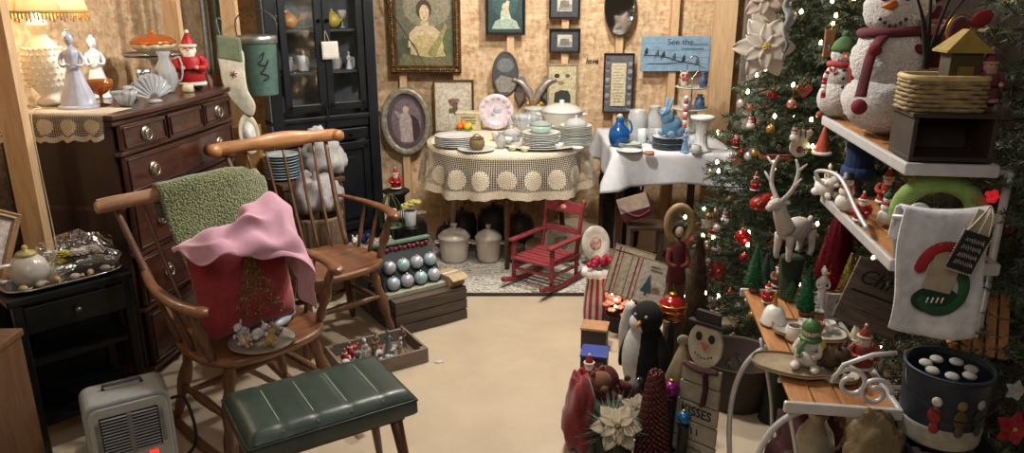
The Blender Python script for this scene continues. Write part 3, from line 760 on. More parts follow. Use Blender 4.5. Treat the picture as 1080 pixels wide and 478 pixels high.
# ------------------------------------------------------------------ on the dresser
DT = 1.1805
L = T('table_lamp', 'white hobnail glass table lamp with cream fringed shade on the dresser', 'lamp', (-1.92, 3.10, DT+.004), sc=1.17)
MILK = M('#efe8d8', .25, var=.03, coat=.4)
b = B().lathe([(.05, 0), (.058, .008), (.05, .02), (.034, .03), (.045, .045), (.075, .075), (.088, .115), (.086, .155), (.07, .195), (.05, .22), (.032, .235), (.03, .245), (.042, .26), (.045, .275), (.03, .29), (.016, .30), (.014, .33)], seg=32, sx=.8, sy=.8)
for i in range(7):
    z = .07+.021*i; r = .075+.013*sin(pi*(i+1)/7)
    for k in range(22):
        a = 2*pi*(k+.5*(i % 2))/22; b.ball((.8*r*cos(a), .8*r*sin(a), z), .0055, 6, 4)
build('base', b, MILK, L)
build('harp', B().tube([(.0, 0, .33), (.05, 0, .36), (.05, 0, .5), (0, 0, .54)], .003, 6, 5), GOLD, L)
s = N('shade_cloth'); s.b.inputs['Base Color'].default_value = (*lin('#efe0be'), 1); tr = s.n('ShaderNodeBsdfTranslucent'); tr.inputs[0].default_value = (*lin('#f6e8c8'), 1)
mx = s.n('ShaderNodeMixShader'); mx.inputs[0].default_value = .45; s.l(s.b.outputs[0], mx.inputs[1]); s.l(tr.outputs[0], mx.inputs[2]); s.l(mx.outputs[0], s.out.inputs[0]); SHADE = s.m
g = [[((r*(1+.02*abs(sin(4*a))))*cos(a), (r*(1+.02*abs(sin(4*a))))*sin(a), z) for a in [2*pi*k/64 for k in range(64)]] for r, z in ((.158, .318), (.147, .36), (.126, .42), (.10, .50), (.086, .55))]
sh = build('lamp_shade', B().sheet(g, True), SHADE, L, solid=.002)
for k in range(8): a = 2*pi*k/8+.2; build('shade_rib', B().tube([(g[i][0][0]*1.0*cos(a), g[i][0][0]*sin(a), g[i][0][2]) for i in range(5)], .0022, 5), M('#8a6d40', .6), sh)
b = B()
for k in range(90):
    a = 2*pi*k/90; x, y = .16*cos(a), .16*sin(a); l_ = .02+.006*(k % 3)
    b.tube([(x, y, .318), (x, y, .318-l_)], .0028, 5)
b.tube([(.16*cos(2*pi*k/60), .16*sin(2*pi*k/60), .319) for k in range(60)], .005, 6, closed=True)
build('fringe', b, M('#c79a5a', .8), sh)
build('bulb', B().ball((0, 0, .40), .028, 14, 10), M('#ffe6c0', .5, emit=6), L)
lamp('table_lamp_glow', (-1.92, 3.10, DT+.40), 9, (1, .87, .68), .03)
build('power_cord', B().tube([(-.05, -.06, .006), (.06, -.16, .010), (.08, -.235, .01), (.085, -.262, -.05), (.09, -.262, -.4), (.095, -.262, -.8)], .0026, 6, 4), M('#c9bda4', .6), L)

# lace runner: over the near end of the dresser
q84 = Matrix.Translation(V((-1.745, 3.345, 0))) @ Matrix.Rotation(R(84.4), 4, 'Z')
b = B(); b.uv = []; grid = []
for i in range(16):
    row = []; t = i/15
    for j in range(41):
        v = -1+j/20; y = .235*v
        if t < .45: p = (-.497+ (.45-t)*.42, y, DT+.0015)
        else:
            q = (t-.45)/.55; sc_ = .012*abs(sin(j*.62))*(1 if i > 12 else 0); p = (-.5-.006-.012*q*(1+sin(j*.7)), y, DT+.001-q*(.088+.02*(v+1)/2*1.0)-sc_)
        row.append(q84 @ V(p)); b.uv.append((j/41*.5, max(0, (t-.3)/.7)))
    grid.append(row)
b.sheet(grid); LACE2 = lace('lace_runner_thread', 10, 70, '#d8ccb8')
solo('lace_runner', b, LACE2, 'white scalloped lace runner hanging over the near end of the dresser', 'runner')
PORC = M('#b9bccb', .25, var=.06, coat=.3); PORW = M('#d9dade', .25, var=.05, coat=.3)
lady('porcelain_lady', .30, PORC, 'bluish grey porcelain lady with dark bonnet in front of the lamp', (*G(84, 114, DT).xy, DT+.003), R(25), M('#7d8090', .4), dress=1.15)
lady('porcelain_lady', .265, PORW, 'white porcelain lady beside the amber glass dish on the dresser', (*G(106, 103, DT).xy, DT+.001), R(35), dress=.85)
AMB = GLASS('#c9762a', .05)
pos = G(108, 111, DT); vessel('amber_compote', 'goblet', .052, .105, AMB, 'small amber glass compote between the porcelain ladies and the crystal', 'dish', (pos.x, pos.y, DT))
# crystal fan dish and friends
pos = G(166, 108, DT)
t = T('crystal_fan_dish', 'clear pressed crystal fan-shaped dish at the front of the dresser top', 'dish', (pos.x-.01, pos.y, DT), R(60))
b = B(); g = []
for i in range(7):
    row = []
    for k in range(41):
        a = pi*.08+pi*.84*k/40; r = .02+.085*i/6*(1+.06*abs(cos(k*.5*pi)) ); row.append((r*cos(a), .006+.012*sin(k*pi/2)*(i/6)+.016*(i/6)**2, .012+r*sin(a)))
    g.append(row)
b.sheet(g); build('fan', b, CRY, t, solid=.005); build('base', B().lathe([(.035, 0), (.036, .006), (.02, .014)], seg=20, sy=.6), CRY, t)
pos = G(133, 112, DT); vessel('crystal_bowl', 'bowl', .05, .062, CRY, 'cut crystal bowl with scalloped rim at the near corner of the dresser', 'bowl', (pos.x, pos.y, DT), flute=.06, nf=12)
pos = G(150, 106, DT); vessel('crystal_cup', 'cup', .035, .06, CRY, 'small crystal cup behind the scalloped crystal bowl', 'cup', (pos.x-.05, pos.y+.03, DT), flute=.05, nf=10)
pos = G(201, 97, DT); vessel('cream_pot', 'jar', .026, .04, CREAM, 'little cream ceramic pot beside the santa figurine on the dresser', 'pot', (pos.x-.01, pos.y, DT))
# cake stand with orange carnival dish
pos = G(156, 92, DT); cx, cy = pos.x+.0, pos.y+.12
t = T('cake_stand', 'clear glass cake stand with lustrous rim holding an orange dish', 'cake stand', (cx, cy, DT), sc=1.2)
build('stem', B().lathe([(.06, 0), (.058, .006), (.02, .02), (.014, .06), (.022, .1), (.04, .118)], seg=24, flute=.05, nf=8), GLS, t)
build('top_plate', B().lathe([(.0, .118), (.115, .12), (.128, .132), (.126, .138), (.112, .128), (0, .127)], seg=40), SIL, t)
t = T('orange_dish', 'orange carnival glass dish with domed lid standing on the cake stand', 'dish', (cx, cy, DT+.1545), sc=1.05)
build('bowl', B().shell([(.05, 0), (.055, .01), (.09, .03), (.105, .05)], .004, flute=.05, nf=12, seg=48), CREAM, t)
build('lid', B().lathe([(.106, .05), (.104, .062), (.085, .08), (.05, .092), (.012, .096), (.01, .104), (.014, .112), (.0, .12)], seg=40), M('#c9682a', .2, .35, coat=.6), t)
pos = G(186, 99, DT); cx, cy = pos.x-.06, pos.y+.05
vessel('crystal_pitcher', 'vase', .05, .19, CRY, 'tall crystal pitcher beside the cake stand on the dresser', 'pitcher', (cx, cy, DT), flute=.05, nf=12, handle=1, rz=R(20))
pos = G(172, 99, DT); vessel('silver_goblet', 'goblet', .035, .12, SIL, 'silver goblet beneath the edge of the cake stand', 'goblet', (pos.x-.07, pos.y-.02, DT))
pos = G(212, 94, DT); santa('santa_figurine', .275, 'red santa figurine standing at the far end of the dresser', (pos.x-.03, pos.y-.02, DT), R(20))
pos = G(219, 92, DT)
b = B().prism([(0, -.05), (.09, 0), (0, .05), (-.012, 0)], 0, .012); solo('toy_kite_sled', b, DRED, 'dark red pointed wooden sled leaning behind the santa figurine', 'sled', (pos.x-.02, pos.y+.05, DT+.02), R(100), bev=.003, rx=R(80))

# ------------------------------------------------------------------ hanging things left of the hutch
Ys = 4.05
c = P(249, 78, Ys)
t = T('hanging_stocking', 'cream christmas stocking with green cuff hanging from the post', 'stocking', (c.x, c.y, c.z), R(12)); k_ = Ys/780*1.02
o = [(-.075, .13), (.04, .13), (.046, .0), (.052, -.09), (.082, -.165), (.066, -.225), (.02, -.21), (-.035, -.14), (-.07, -.06), (-.078, .02)]
b = B().at(rx=pi/2); b.prism([(p.x, p.y) for p in catmull([(x, y, 0) for x, y in o], 5, True)], -.016, .016, True); build('sock', b, M('#cfcbb8', .95, bump=.5, bscale=90), t, bev=.008)
b = B().at(rx=pi/2); b.prism([(-.083, .085), (.045, .06), (.04, .19), (-.078, .205)], -.022, .022); build('cuff', b, M('#6f7c63', .95, bump=.5, bscale=80), t, bev=.01)
b = B()
for a in (.3, 1.35, 2.4): b.tube([(-.01-.02*cos(a), -.0235, .0-.02*sin(a)), (-.01+.02*cos(a), -.0235, .0+.02*sin(a))], .0025, 5)
build('stitched_snowflake', b, M('#7d2b2b', .8), t)
build('loop', B().tube([(-.06, 0, .2), (-.07, 0, .28), (-.045, 0, .28), (-.05, 0, .2)], .004, 6, 4), M('#6f7c63', .9), t)
c = P(277, 100, 4.25)
t = T('hanging_bucket', 'sage green metal pail with cursive script hanging beside the hutch', 'bucket', (c.x, c.y, c.z), R(15))
GB = M('#64857a', .5, .1, var=.12)
build('pail', B().shell([(.083, 0), (.088, .006), (.1, .30), (.105, .305), (.105, .315)], .003, seg=36), GB, t)
build('rim', B().lathe([(.104, .285), (.108, .29), (.108, .325), (.101, .33), (.098, .31)], seg=36), M('#9aa09c', .35, .8), t)
build('handle', B().tube([(-.105, 0, .31), (-.1, 0, .42), (0, 0, .47), (.1, 0, .42), (.105, 0, .31)], .004, 6, 6), M('#55584f', .4, .8), t)
b = B(); sc_ = [(.03, .22), (.055, .24), (.04, .2), (.02, .18), (.06, .17), (.075, .2), (.05, .15), (.03, .13), (.06, .12), (.07, .1), (.04, .09)]
b.tube([(.099*sin((x-.02)/.1*1.0), -.1*cos((x-.02)/.1)-.0005, z) for x, z in sc_], .0032, 6, 5); build('script', b, BLACK, t)
for i, (px, c_, lb, w_) in enumerate(((216, '#8b8b86', 'pale grey ribbon strip hanging on the strand board wall behind the santa', .05), (229, '#64706a', 'grey-green cloth strip hanging beside the pale ribbon', .07))):
    c = P(px, 20, 4.5); b = B(); g = [[(-w_/2+w_*j/8, .008*sin(j*1.3+i_*.2), .40-i_*.06) for j in range(9)] for i_ in range(13)]; b.sheet(g)
    solo('hanging_cloth', b, M(c_, .9), lb, 'cloth', (c.x, c.y, c.z), solid=.003)
# plate and cardboard right of the dresser end
c = P(266, 145, 4.2); b = B().box((0, 0, .2), (.24, .02, .40)); solo('cardboard_box', B().box((0, 0, .46), (.22, .1, .92)), M('#9a6f3c', .8, var=.15), 'tall tan cardboard box standing between dresser and hutch', 'box', (c.x-.06, 4.18, 0), R(10), bev=.004)
t = T('oval_platter', 'oval cream platter with pale centre leaning on the cardboard box', 'platter', (c.x+.04, 4.04, .895), R(28), rx=R(72))
b = plate_mesh(.1); b.v = [V((v.x*.55, v.y*1.1, v.z)) for v in b.v]; build('dish', b, M('#c3baa0', .3, coat=.3), t)
b = B().lathe([(0, .0075), (.062, .0085), (.064, .0105)], seg=32, sx=.55, sy=1.1); build('pale_centre', b, M('#d6d5d0', .3), t)

# inside the hutch
def H(x, y, z): return HQ @ V((x, y, z))
rot = math.atan2(.42, .56)
tp = WHT
for i, (x, z, r, h, kd) in enumerate([(-.25, 1.728, .03, .09, 'vase'), (-.16, 1.728, .05, .05, 'bowl'), (-.08, 1.728, .035, .07, 'cup'), (.07, 1.728, .055, .05, 'bowl'), (.17, 1.728, .03, .1, 'jar'), (.25, 1.728, .035, .07, 'cup'),
                                     (-.24, 1.428, .03, .11, 'goblet'), (-.08, 1.428, .03, .1, 'goblet'), (.25, 1.428, .03, .11, 'goblet')]):
    p = H(x*.8, .12, z+.003); vessel('glass_vessel' if i % 2 else 'china_vessel', kd, r, h, CRY if i % 2 else tp, 'small %s %s on the %s hutch shelf, %s' % ('glass' if i % 2 else 'white china', kd, 'upper' if z > 1.6 else 'middle', ['first in line', 'second in line', 'third in line', 'fourth in line', 'fifth in line', 'last in line', 'by the outer door frame', 'by the central mullion', 'by the far frame'][i]), kd, p)
for i, (x, c_) in enumerate(((-.17, '#c08a4e'), (.12, '#b7a04a'))):
    p = H(x, .1, 1.431); t = T('teapot', 'round %s teapot on the middle shelf behind the %s hutch door' % (['amber', 'mustard yellow'][i], ['dresser-side', 'picture-side'][i]), 'teapot', p, rot)
    m = M(c_, .3, coat=.3); build('body', B().lathe([(.03, 0), (.052, .03), (.054, .055), (.035, .085), (.02, .092)], seg=24), m, t)
    build('lid', B().lathe([(.026, .09), (.02, .1), (.006, .104), (.008, .115), (0, .12)], seg=18), m, t)
    build('spout', B().tube([(.045, 0, .04), (.075, 0, .06), (.085, 0, .085)], [.012, .009, .006], 8, 4), m, t); build('handle', B().tube([(-.045, 0, .075), (-.085, 0, .075), (-.08, 0, .035), (-.048, 0, .03)], .006, 8, 4), m, t)
for i in range(14):
    x = -.23+.036*i+(.0 if i < 7 else 0); p = H(x if abs(x) > .02 else x+.03, .06+.045*(i % 3), 1.171); k = i % 4
    m = [WHT, CRY, M('#b9aca0', .4), M('#c9c9cf', .3)][k]
    if k == 0: lady('china_figurine', .11+.01*(i % 3), m, 'small white china lady among the crowded figurines on the bottom shelf of the hutch', p, rot, group='china figurines on the bottom hutch shelf')
    else: vessel('small_vessel', ['cup', 'jar', 'vase'][i % 3], .026, .06+.012*(i % 4), m, 'small pale vessel crowded among the figurines on the bottom shelf of the hutch', 'vessel', p, group='small vessels on the bottom hutch shelf')
p = HQ @ V((.03, -.045, 1.30))
t = T('hanging_note', 'blank white paper note hanging where the hutch doors meet', 'note', p, rot)
g = [[(-.055+.11*j/6, -.004*sin(j+i*.4), .055-.11*i/6) for j in range(7)] for i in range(7)]; build('paper', B().sheet(g), M('#d3d0c6', .8, var=.04), t, solid=.0015)
build('string', B().tube([(-.03, 0, .055), (-.02, .012, .12), (.0, .0, .055)], .0015, 5, 4), CREAM, t)

# ------------------------------------------------------------------ chair things
q1 = Matrix.Translation(C1) @ Matrix.Rotation(A1, 4, 'Z'); q2 = Matrix.Translation(C2) @ Matrix.Rotation(A2, 4, 'Z')
# green throw over the crest of the near chair
b = B(); g = []
def crest_y(x): return .36-.055*(1-(x/.305)**2)+.05
for i in range(27):
    row = []; t = i/26
    for j in range(31):
        u = j/30; x = -.12+.45*u
        if t < .28: q = t/.28; y = crest_y(x)+.03+.012*q*0; z = .80+q*.12; y -= 0
        elif t < .36: q = (t-.28)/.08; y = crest_y(x)+.03-.06*q; z = .932+.006*sin(pi*q)
        else: q = (t-.36)/.64; y = crest_y(x)-.03-.16*q*(.35+.65*q)-.012*sin(u*9+q*2)*q; z = .93-q*(.37+.05*u)
        if u > .8 and t > .3: z -= .05*(u-.8)/.2*(1-0)
        z += .012*(1-((u-.4)*2)**2) if .25 < t < .4 else 0
        row.append(V((x+.02*sin(t*5)*(u-.5), y, z))+noise.noise_vector(V((x*9, t*4, 3)))*.008)
    g.append([q1 @ p for p in row])
s = N('green_knit'); v = s.n('ShaderNodeTexVoronoi'); v.inputs['Scale'].default_value = 120; s.l(s.coord(), v.inputs['Vector'])
s.l(s.ramp(v.outputs[0], [(.1, '#848d5a'), (.6, '#545c38')]), s.b.inputs['Base Color']); s.set(rough=.95, sheen=.4); s.bump(s.math('SUBTRACT', 1, v.outputs[0]), .8, .012)
solo('green_throw', b.sheet(g), s.m, 'olive green knitted throw draped over the back of the near rocking chair', 'blanket', solid=.014)
# red cushion with a beaded tree
t = T('tree_cushion', 'red cushion with a gold beaded christmas tree on the near rocking chair', 'cushion', q1 @ V((-.0, -.02, .43)), A1, rx=R(-12))
b = B(); g1 = []; g2 = []; CW, CHt = .36, .33
for i in range(21):
    r1, r2 = [], []
    for j in range(21):
        u, v = -1+j/10, -1+i/10; th = .085*((1-u**4)*(1-v**4))**.5; pin = 1-.05*(1-abs(u))*(abs(v)) 
        x, z = u*CW/2*(1-.04*(1-v*v)*0+.03*abs(u*v)), CHt/2+v*CHt/2*(1+.03*abs(u*v))
        r1.append((x, -th, z)); r2.append((x, th, z))
    g1.append(r1); g2.append(r2)
b.sheet(g1); b.sheet([r[::-1] for r in g2])
build('cover', b, M('#932832', .8, var=.15, bump=.4, bscale=60, sheen=.3), t)
b = B(); rg = random.Random(3)
for k in range(620):
    v = rg.random()**.8; z = .04+.25*v; hw = .12*(1-v)*(.75+.25*abs(sin(v*16)))+.004; x = rg.uniform(-hw, hw)
    u_, v_ = x/(CW/2), (z-CHt/2)/(CHt/2); th = .085*((1-u_**4)*(1-v_**4))**.5
    b.mat(0 if rg.random() < .8 else 1).ball((x, -th-.002, z), rg.uniform(.0025, .0045), 6, 4)
for k in range(14): b.mat(0).ball((rg.uniform(-.012, .012), -.068, .025+.022*rg.random()), .004, 6, 4)
build('beaded_tree', b, [M('#7d683a', .45, .3), M('#b09a62', .4, .3)], t)
# pink cloth thrown over cushion and arm
pc = [[(185, 268, 2.30), (192, 272, 2.26), (225, 273, 2.27), (252, 268, 2.31), (285, 275, 2.36), (322, 274, 2.42), (332, 300, 2.42), (334, 322, 2.44)],
      [(190, 258, 2.36), (208, 258, 2.29), (232, 258, 2.30), (258, 262, 2.33), (288, 266, 2.37), (318, 266, 2.44), (328, 285, 2.45), (326, 318, 2.47)],
      [(205, 250, 2.42), (222, 246, 2.36), (240, 246, 2.37), (262, 246, 2.38), (290, 250, 2.41), (312, 254, 2.46), (320, 275, 2.50), (318, 312, 2.50)],
      [(222, 246, 2.50), (240, 238, 2.42), (252, 230, 2.43), (272, 228, 2.44), (294, 232, 2.47), (308, 236, 2.52), (314, 262, 2.56), (314, 300, 2.54)],
      [(240, 240, 2.58), (252, 226, 2.49), (262, 214, 2.50), (278, 208, 2.52), (294, 216, 2.55), (303, 222, 2.58), (306, 250, 2.62), (310, 290, 2.58)],
      [(250, 242, 2.64), (262, 232, 2.58), (270, 222, 2.58), (280, 214, 2.59), (292, 222, 2.62), (300, 230, 2.66), (302, 255, 2.68), (306, 285, 2.64)]]
g = drape([[P(*p) for p in r] for r in pc], 5, .024, 11, 4)
for i, row in enumerate(g):
    for j, p in enumerate(row): p.z += .010*sin(j*.62+i*.45)+.006*sin(i*.9-j*.3); p.y += .010*sin(j*.45-i*.5)
solo('pink_cloth', B().sheet(g), M('#bd8fa0', .9, var=.06, bump=.15, bscale=200, sheen=.3), 'crumpled pink cloth thrown over the red cushion and chair arm', 'cloth', solid=.004, sub=1)
# plate of porcelain figures on the seat
pl = q1 @ V((-.035, -.145, .4185))
t = solo('figurine_plate', plate_mesh(.115, up=.012), M('#8d8478', .35, coat=.3), 'grey plate of porcelain pieces on the seat of the near rocking chair', 'plate', pl)
def critter(name, label, loc, rz, m, s_=1, cat='figurine', ears=1):
    t = T(name, label, cat, loc, rz, sc=s_)
    b = B().ball((0, .008, .02), (.017, .024, .02), 14, 10).ball((0, -.018, .038), (.013, .014, .013), 12, 8).ball((0, -.031, .034), (.006, .007, .005), 8, 6)
    for sx in (-1, 1): b.ball((sx*.01, -.02, .008), (.005, .01, .008), 8, 6); b.ball((sx*.012, .02, .009), (.007, .012, .009), 8, 6)
    build('body', b, m, t)
    if ears: build('ears', B().ball((-.008, -.014, .052), (.004, .003, .01), 8, 6, ry=-.3).ball((.008, -.014, .052), (.004, .003, .01), 8, 6, ry=.3), m, t)
    build('tail', B().tube([(0, .03, .016), (.008, .042, .024), (.004, .046, .036)], [.005, .004, .003], 6, 3), m, t)
    return t
for i, (x, y, m, s_, lb) in enumerate([(-.085, .03, WHT, 1.25, 'tall white china cat at the edge of the grey plate'), (-.04, -.05, M('#c9b9a0', .4), .9, 'small tan china dog at the front of the grey plate'), (-.01, .02, WHT, 1.0, 'white china rabbit in the middle of the grey plate'), (.045, -.03, M('#b59a62', .5), 1.1, 'golden china bird lying on the grey plate'), (.03, .06, M('#8c7f74', .5), .8, 'grey-brown china mouse at the back of the grey plate')]):
    critter('china_animal', lb, pl+V((x, y, .012)), i*1.1, m, s_)
b = B().ball((0, 0, .018), (.055, .024, .018), 16, 10); t = T('china_dove', 'pale blue china dove lying on its side beside the grey plate', 'figurine', q1 @ V((.10, -.06, .418)), A1+.5); build('body', b, M('#a9b5bd', .3), t); build('tail', B().ball((.06, 0, .022), (.03, .018, .004), 10, 6), M('#a9b5bd', .3), t); build('beak', B().tube([(-.05, 0, .02), (-.066, 0, .018)], [.006, .001], 6), GOLD, t)

# ------------------------------------------------------------------ black table things
pos = (A_+B_)/2+nrm*.14; tz = .621; ang = math.atan2(QD.y, QD.x)
t = T('silver_tray', 'shallow silver tray with raised rim on the black side table', 'tray', (pos.x, pos.y, tz), ang)
b = B(); o1 = [(.19*math.copysign(abs(cos(a))**.5, cos(a)), .125*math.copysign(abs(sin(a))**.5, sin(a))) for a in [2*pi*k/48 for k in range(48)]]
b.sheet([[(x*.01, y*.01, .002) for x, y in o1], [(x*.9, y*.88, .002) for x, y in o1], [(x, y, .014) for x, y in o1], [(x*1.03, y*1.04, .014) for x, y in o1], [(x*1.03, y*1.04, .011) for x, y in o1], [(x*.9, y*.88, -.0), (0, 0, 0)][:1]*0+[(x*.92, y*.9, -.0005) for x, y in o1]], True); build('dish', b, SIL, t)
build('rim', B().tube([(x*1.03, y*1.04, .014) for x, y in o1], .004, 6, closed=True), SIL, t)
qt = Matrix.Translation(V((pos.x, pos.y, tz+.004))) @ Matrix.Rotation(ang, 4, 'Z')
t = T('teapot', 'white china teapot on the silver tray beside the wrapped sweets', 'teapot', qt @ V((-.10, -.03, 0)), R(60)); m = M('#b9b4aa', .22, var=.05, coat=.4)
build('body', B().lathe([(.035, 0), (.04, .006), (.062, .035), (.066, .06), (.055, .09), (.035, .11), (.03, .114)], seg=28), m, t); build('lid', B().lathe([(.036, .112), (.028, .124), (.008, .13), (.01, .14), (.006, .148), (0, .15)], seg=20), M('#a89a5e', .4), t)
build('spout', B().tube([(.055, 0, .045), (.09, 0, .065), (.1, 0, .1)], [.014, .01, .007], 10, 4), m, t); build('handle', B().tube([(-.055, 0, .09), (-.1, 0, .09), (-.1, 0, .045), (-.06, 0, .035)], .007, 8, 5), m, t)
s = N('cellophane'); s.b.inputs['Base Color'].default_value = (.9, .92, .95, 1); s.set(rough=.08, trans=1, ior=1.03, spec=1)
tb = s.n('ShaderNodeBsdfTransparent'); gl = s.n('ShaderNodeBsdfGlossy'); gl.inputs['Roughness'].default_value = .12; nz = s.noise(s.coord(), 26, 3)
bp = s.n('ShaderNodeBump'); bp.inputs['Strength'].default_value = 1; bp.inputs['Distance'].default_value = .02; s.l(nz.outputs[0], bp.inputs['Height']); s.l(bp.outputs[0], gl.inputs['Normal'])
mx = s.n('ShaderNodeMixShader'); mx.inputs[0].default_value = .34; s.l(tb.outputs[0], mx.inputs[1]); s.l(gl.outputs[0], mx.inputs[2]); s.l(mx.outputs[0], s.out.inputs[0]); CELLO = s.m
t = T('wrapped_bouquet', 'yellow and white flowers in clear crinkled wrap on the silver tray', 'bouquet', qt @ V((.03, .0, .004)), ang)
g = []
for i in range(13):
    row = []
    for k in range(25):
        u, v = -1+k/12, i/12; x = u*(.13+.03*v)+.02; z = .015+.125*v*(.8+.25*sin(u*3+1)); y = -.05+.09*v*v+.03*sin(u*4+v*3)
        row.append(V((x, y, z))+noise.noise_vector(V((u*3, v*3, 1)))*.02)
    g.append(row)
build('clear_wrap', B().sheet(g), CELLO, t)
for i in range(9):
    x, y, z = -.07+.02*i, .02*sin(i*2), .045+.03*abs(sin(i*1.7)); b = B(); m = M('#b9ab4a', .8) if i in (2, 3, 4) else M('#bfb6ab', .8)
    for j in range(3):
        for k in range(8): a = 2*pi*k/8+j*.4; r_ = .010+.006*j; b.ball((x+r_*cos(a), y+r_*sin(a), z+.012-.006*j), (.008, .008, .003), 6, 4)
    b.ball((x, y, z+.012), .008, 8, 6); build('flower', b, m, t)
for i in range(7): build('stem', B().tube([(-.06+.02*i, .01, .045), (.06+.012*i, .0, .016)], .003, 5), M('#5b6b3c', .8), t)
for i in range(6):
    b = B().ball((0, 0, .012), (.016+.003*(i % 2), .012, .012), 12, 8); b.add([(.015, 0, .012), (.03, .01, .016), (.03, -.01, .008)], [(0, 1, 2)]).add([(-.015, 0, .012), (-.03, -.01, .016), (-.03, .01, .008)], [(0, 2, 1)])
    solo('wrapped_candy', b, [M('#b7a27a', .4), M('#a8998c', .4)][i % 2], 'pale wrapped candy scattered along the front rim of the silver tray', 'candy', qt @ V((-.14+.055*i, -.09+.008*(i % 3), 0)), i*1.3, 'wrapped candies on the silver tray')
c = P(12, 258, 2.42); t = T('leaning_frame', 'pink and white picture in a tan frame leaning by the teapot', 'picture', (c.x-.17, 2.48, c.z-.02), R(55), rx=R(-14), ry=R(28))
build('frame', frame_ring(B(), .24, .28, .025, .02), WOOD('#7d6142', '#a08058', 'x'), t); art('print', t, [('#b5aaa0', rect(-.1, -.12, .1, .12)), ('#a0505a', rect(-.1, -.12, .1, -.07)), ('#8fa08c', ell(0, .03, .04, .05))], -.004)
b = B(); g = drape([[V((-.1+.05*i, -.08+.05*j, .03+.03*sin(i*2+j*1.7)+.02*((i+j) % 2))) for i in range(5)] for j in range(4)], 4, .02, 20, 2)
solo('crumpled_bag', b.sheet(g), M('#77777a', .5), 'crumpled grey plastic bag on the floor below the wooden stand', 'bag', (-1.43, 1.98, .0), solid=.002)
# boxes under the black table, papers by the heater
solo('white_carton', B().box((0, 0, .03), (.16, .11, .06)), M('#a8a49c', .7), 'small white carton lying flat behind the space heater', 'carton', (-1.48, 2.30, 0), R(20), bev=.003)
# ------------------------------------------------------------------ pictures on the back wall (hung on the studs)
YW = SF-.002
DKF = WOOD('#1d1a19', '#35302c', 'x', .4); GILT = M('#6d5233', .4, .55, var=.4, scale=40, bump=.6, bscale=70, bdist=.01); BRN = WOOD('#4a3220', '#6d4c30', 'x', .45)
def size(px0, py0, px1, py1, Y=SF):
    a, c = P(px0, py0, Y), P(px1, py1, Y); d = P(px0, py1, Y); e = P(px1, py0, Y)
    return ((a.x+e.x+d.x+c.x)/4, (a.z+c.z)/2, (e.x+c.x-a.x-d.x)/2, a.z-c.z)
def pic(name, box, label, t, fm, mat_c=None, cat='picture', ry=0, Y=YW, depth=.03):
    x, z, w, h = size(*box); o = T(name, label, cat, (x, Y, z), 0, ry=ry)
    build('frame', frame_ring(B(), w, h, t, depth), fm, o)
    build('backing', B().box((0, -.003, 0), (w-.01, .005, h-.01)), M('#5b4a38', .8), o)
    return o, w-2*t, h-2*t
def sc_(pts, w, h): return [(x*w/2, z*h/2) for x, z in pts]
# large gilded portrait: a generic painted lady
o, w, h = pic('framed_portrait', (410, -26, 486, 77), 'large gilded portrait of a lady in a pale dress on the back wall', .055, GILT, depth=.05)
art('painting', o, [('#66624e', rect(-w/2, -h/2, w/2, h/2)), ('#848068', sc_(ell(.1, .45, .85, .5), w, h)), ('#4b513c', sc_([(-1, -1), (-1, -.35), (-.5, -.3), (-.3, -.6), (.2, -1)], w, h)), ('#566040', sc_([(.2, -1), (.35, -.4), (.8, -.1), (1, -.2), (1, -1)], w, h)),
    ('#4a3a28', sc_(ell(-.02, .38, .28, .24), w, h)), ('#c9b08a', sc_([(-.13, .1), (.13, .1), (.16, -.12), (-.16, -.12)], w, h)), ('#cdb48e', sc_(ell(0, .3, .17, .2), w, h)),
    ('#c7b48c', sc_([(-.62, -.55), (-.55, -.2), (-.3, -.02), (.3, -.02), (.58, -.2), (.66, -.6)], w, h)), ('#bba878', sc_([(-.55, -.8), (-.5, -.4), (-.2, -.25), (.2, -.25), (.5, -.4), (.8, -.9)], w, h)), ('#8f8a52', sc_([(.05, -.7), (.5, -.25), (.72, .05), (.8, .0), (.6, -.4), (.3, -.85)], w, h)), ('#6d6a4a', sc_([(-1, -1), (-.8, -.7), (.2, -.8), (1, -.75), (1, -1)], w, h)),
    ('#6d4a3a', sc_(ell(-.06, .32, .022, .012, 8), w, h)), ('#6d4a3a', sc_(ell(.06, .32, .022, .012, 8), w, h)), ('#a8604e', sc_(ell(0, .19, .04, .014, 8), w, h))], -.007)
lm = B()
for k in range(36):
    for sx in (-1, 1):
        lm.ball((sx*(w/2+.028), -.045, -h/2+h*k/35), (.013, .009, .012), 8, 5)
        if k < 26: lm.ball((-w/2+w*k/25, -.045, sx*(h/2+.028)), (.012, .009, .013), 8, 5)
build('carved_border', lm, GILT, o)
x, z, w, h = size(402, 92, 455, 163)
o = T('oval_portrait', 'oval silver-gilt framed print of a robed figure on the wall stud', 'picture', (x, YW, z))
build('frame', oval_ring(B(), w, h, .045, .035), M('#a39c88', .4, .35, var=.3, bump=.5, bscale=60), o); build('backing', B().at((0, 0, 0), rx=pi/2).prism(ell(0, 0, w/2-.01, h/2-.01, 36), 0, .006), M('#5b4a38', .8), o)
art('print', o, [('#5b4a50', ell(0, 0, w/2-.04, h/2-.04, 36)), ('#7a6a70', ell(0, .0, w/2-.075, h/2-.08, 30)), ('#3d3034', ell(.03, -.05, .07, .1)), ('#b8a8a0', [(-.04, -.15), (.05, -.15), (.04, .02), (.02, .06), (-.03, .06), (-.05, .0)]), ('#c9b0a0', ell(0, .085, .022, .028)), ('#a89a98', [(-.05, .02), (-.08, .07), (-.07, .08), (-.03, .05)])], -.0075)
o, w, h = pic('floral_print', (457, 84, 500, 140), 'small floral print in a thin brown frame above the white plates', .016, BRN, depth=.02)
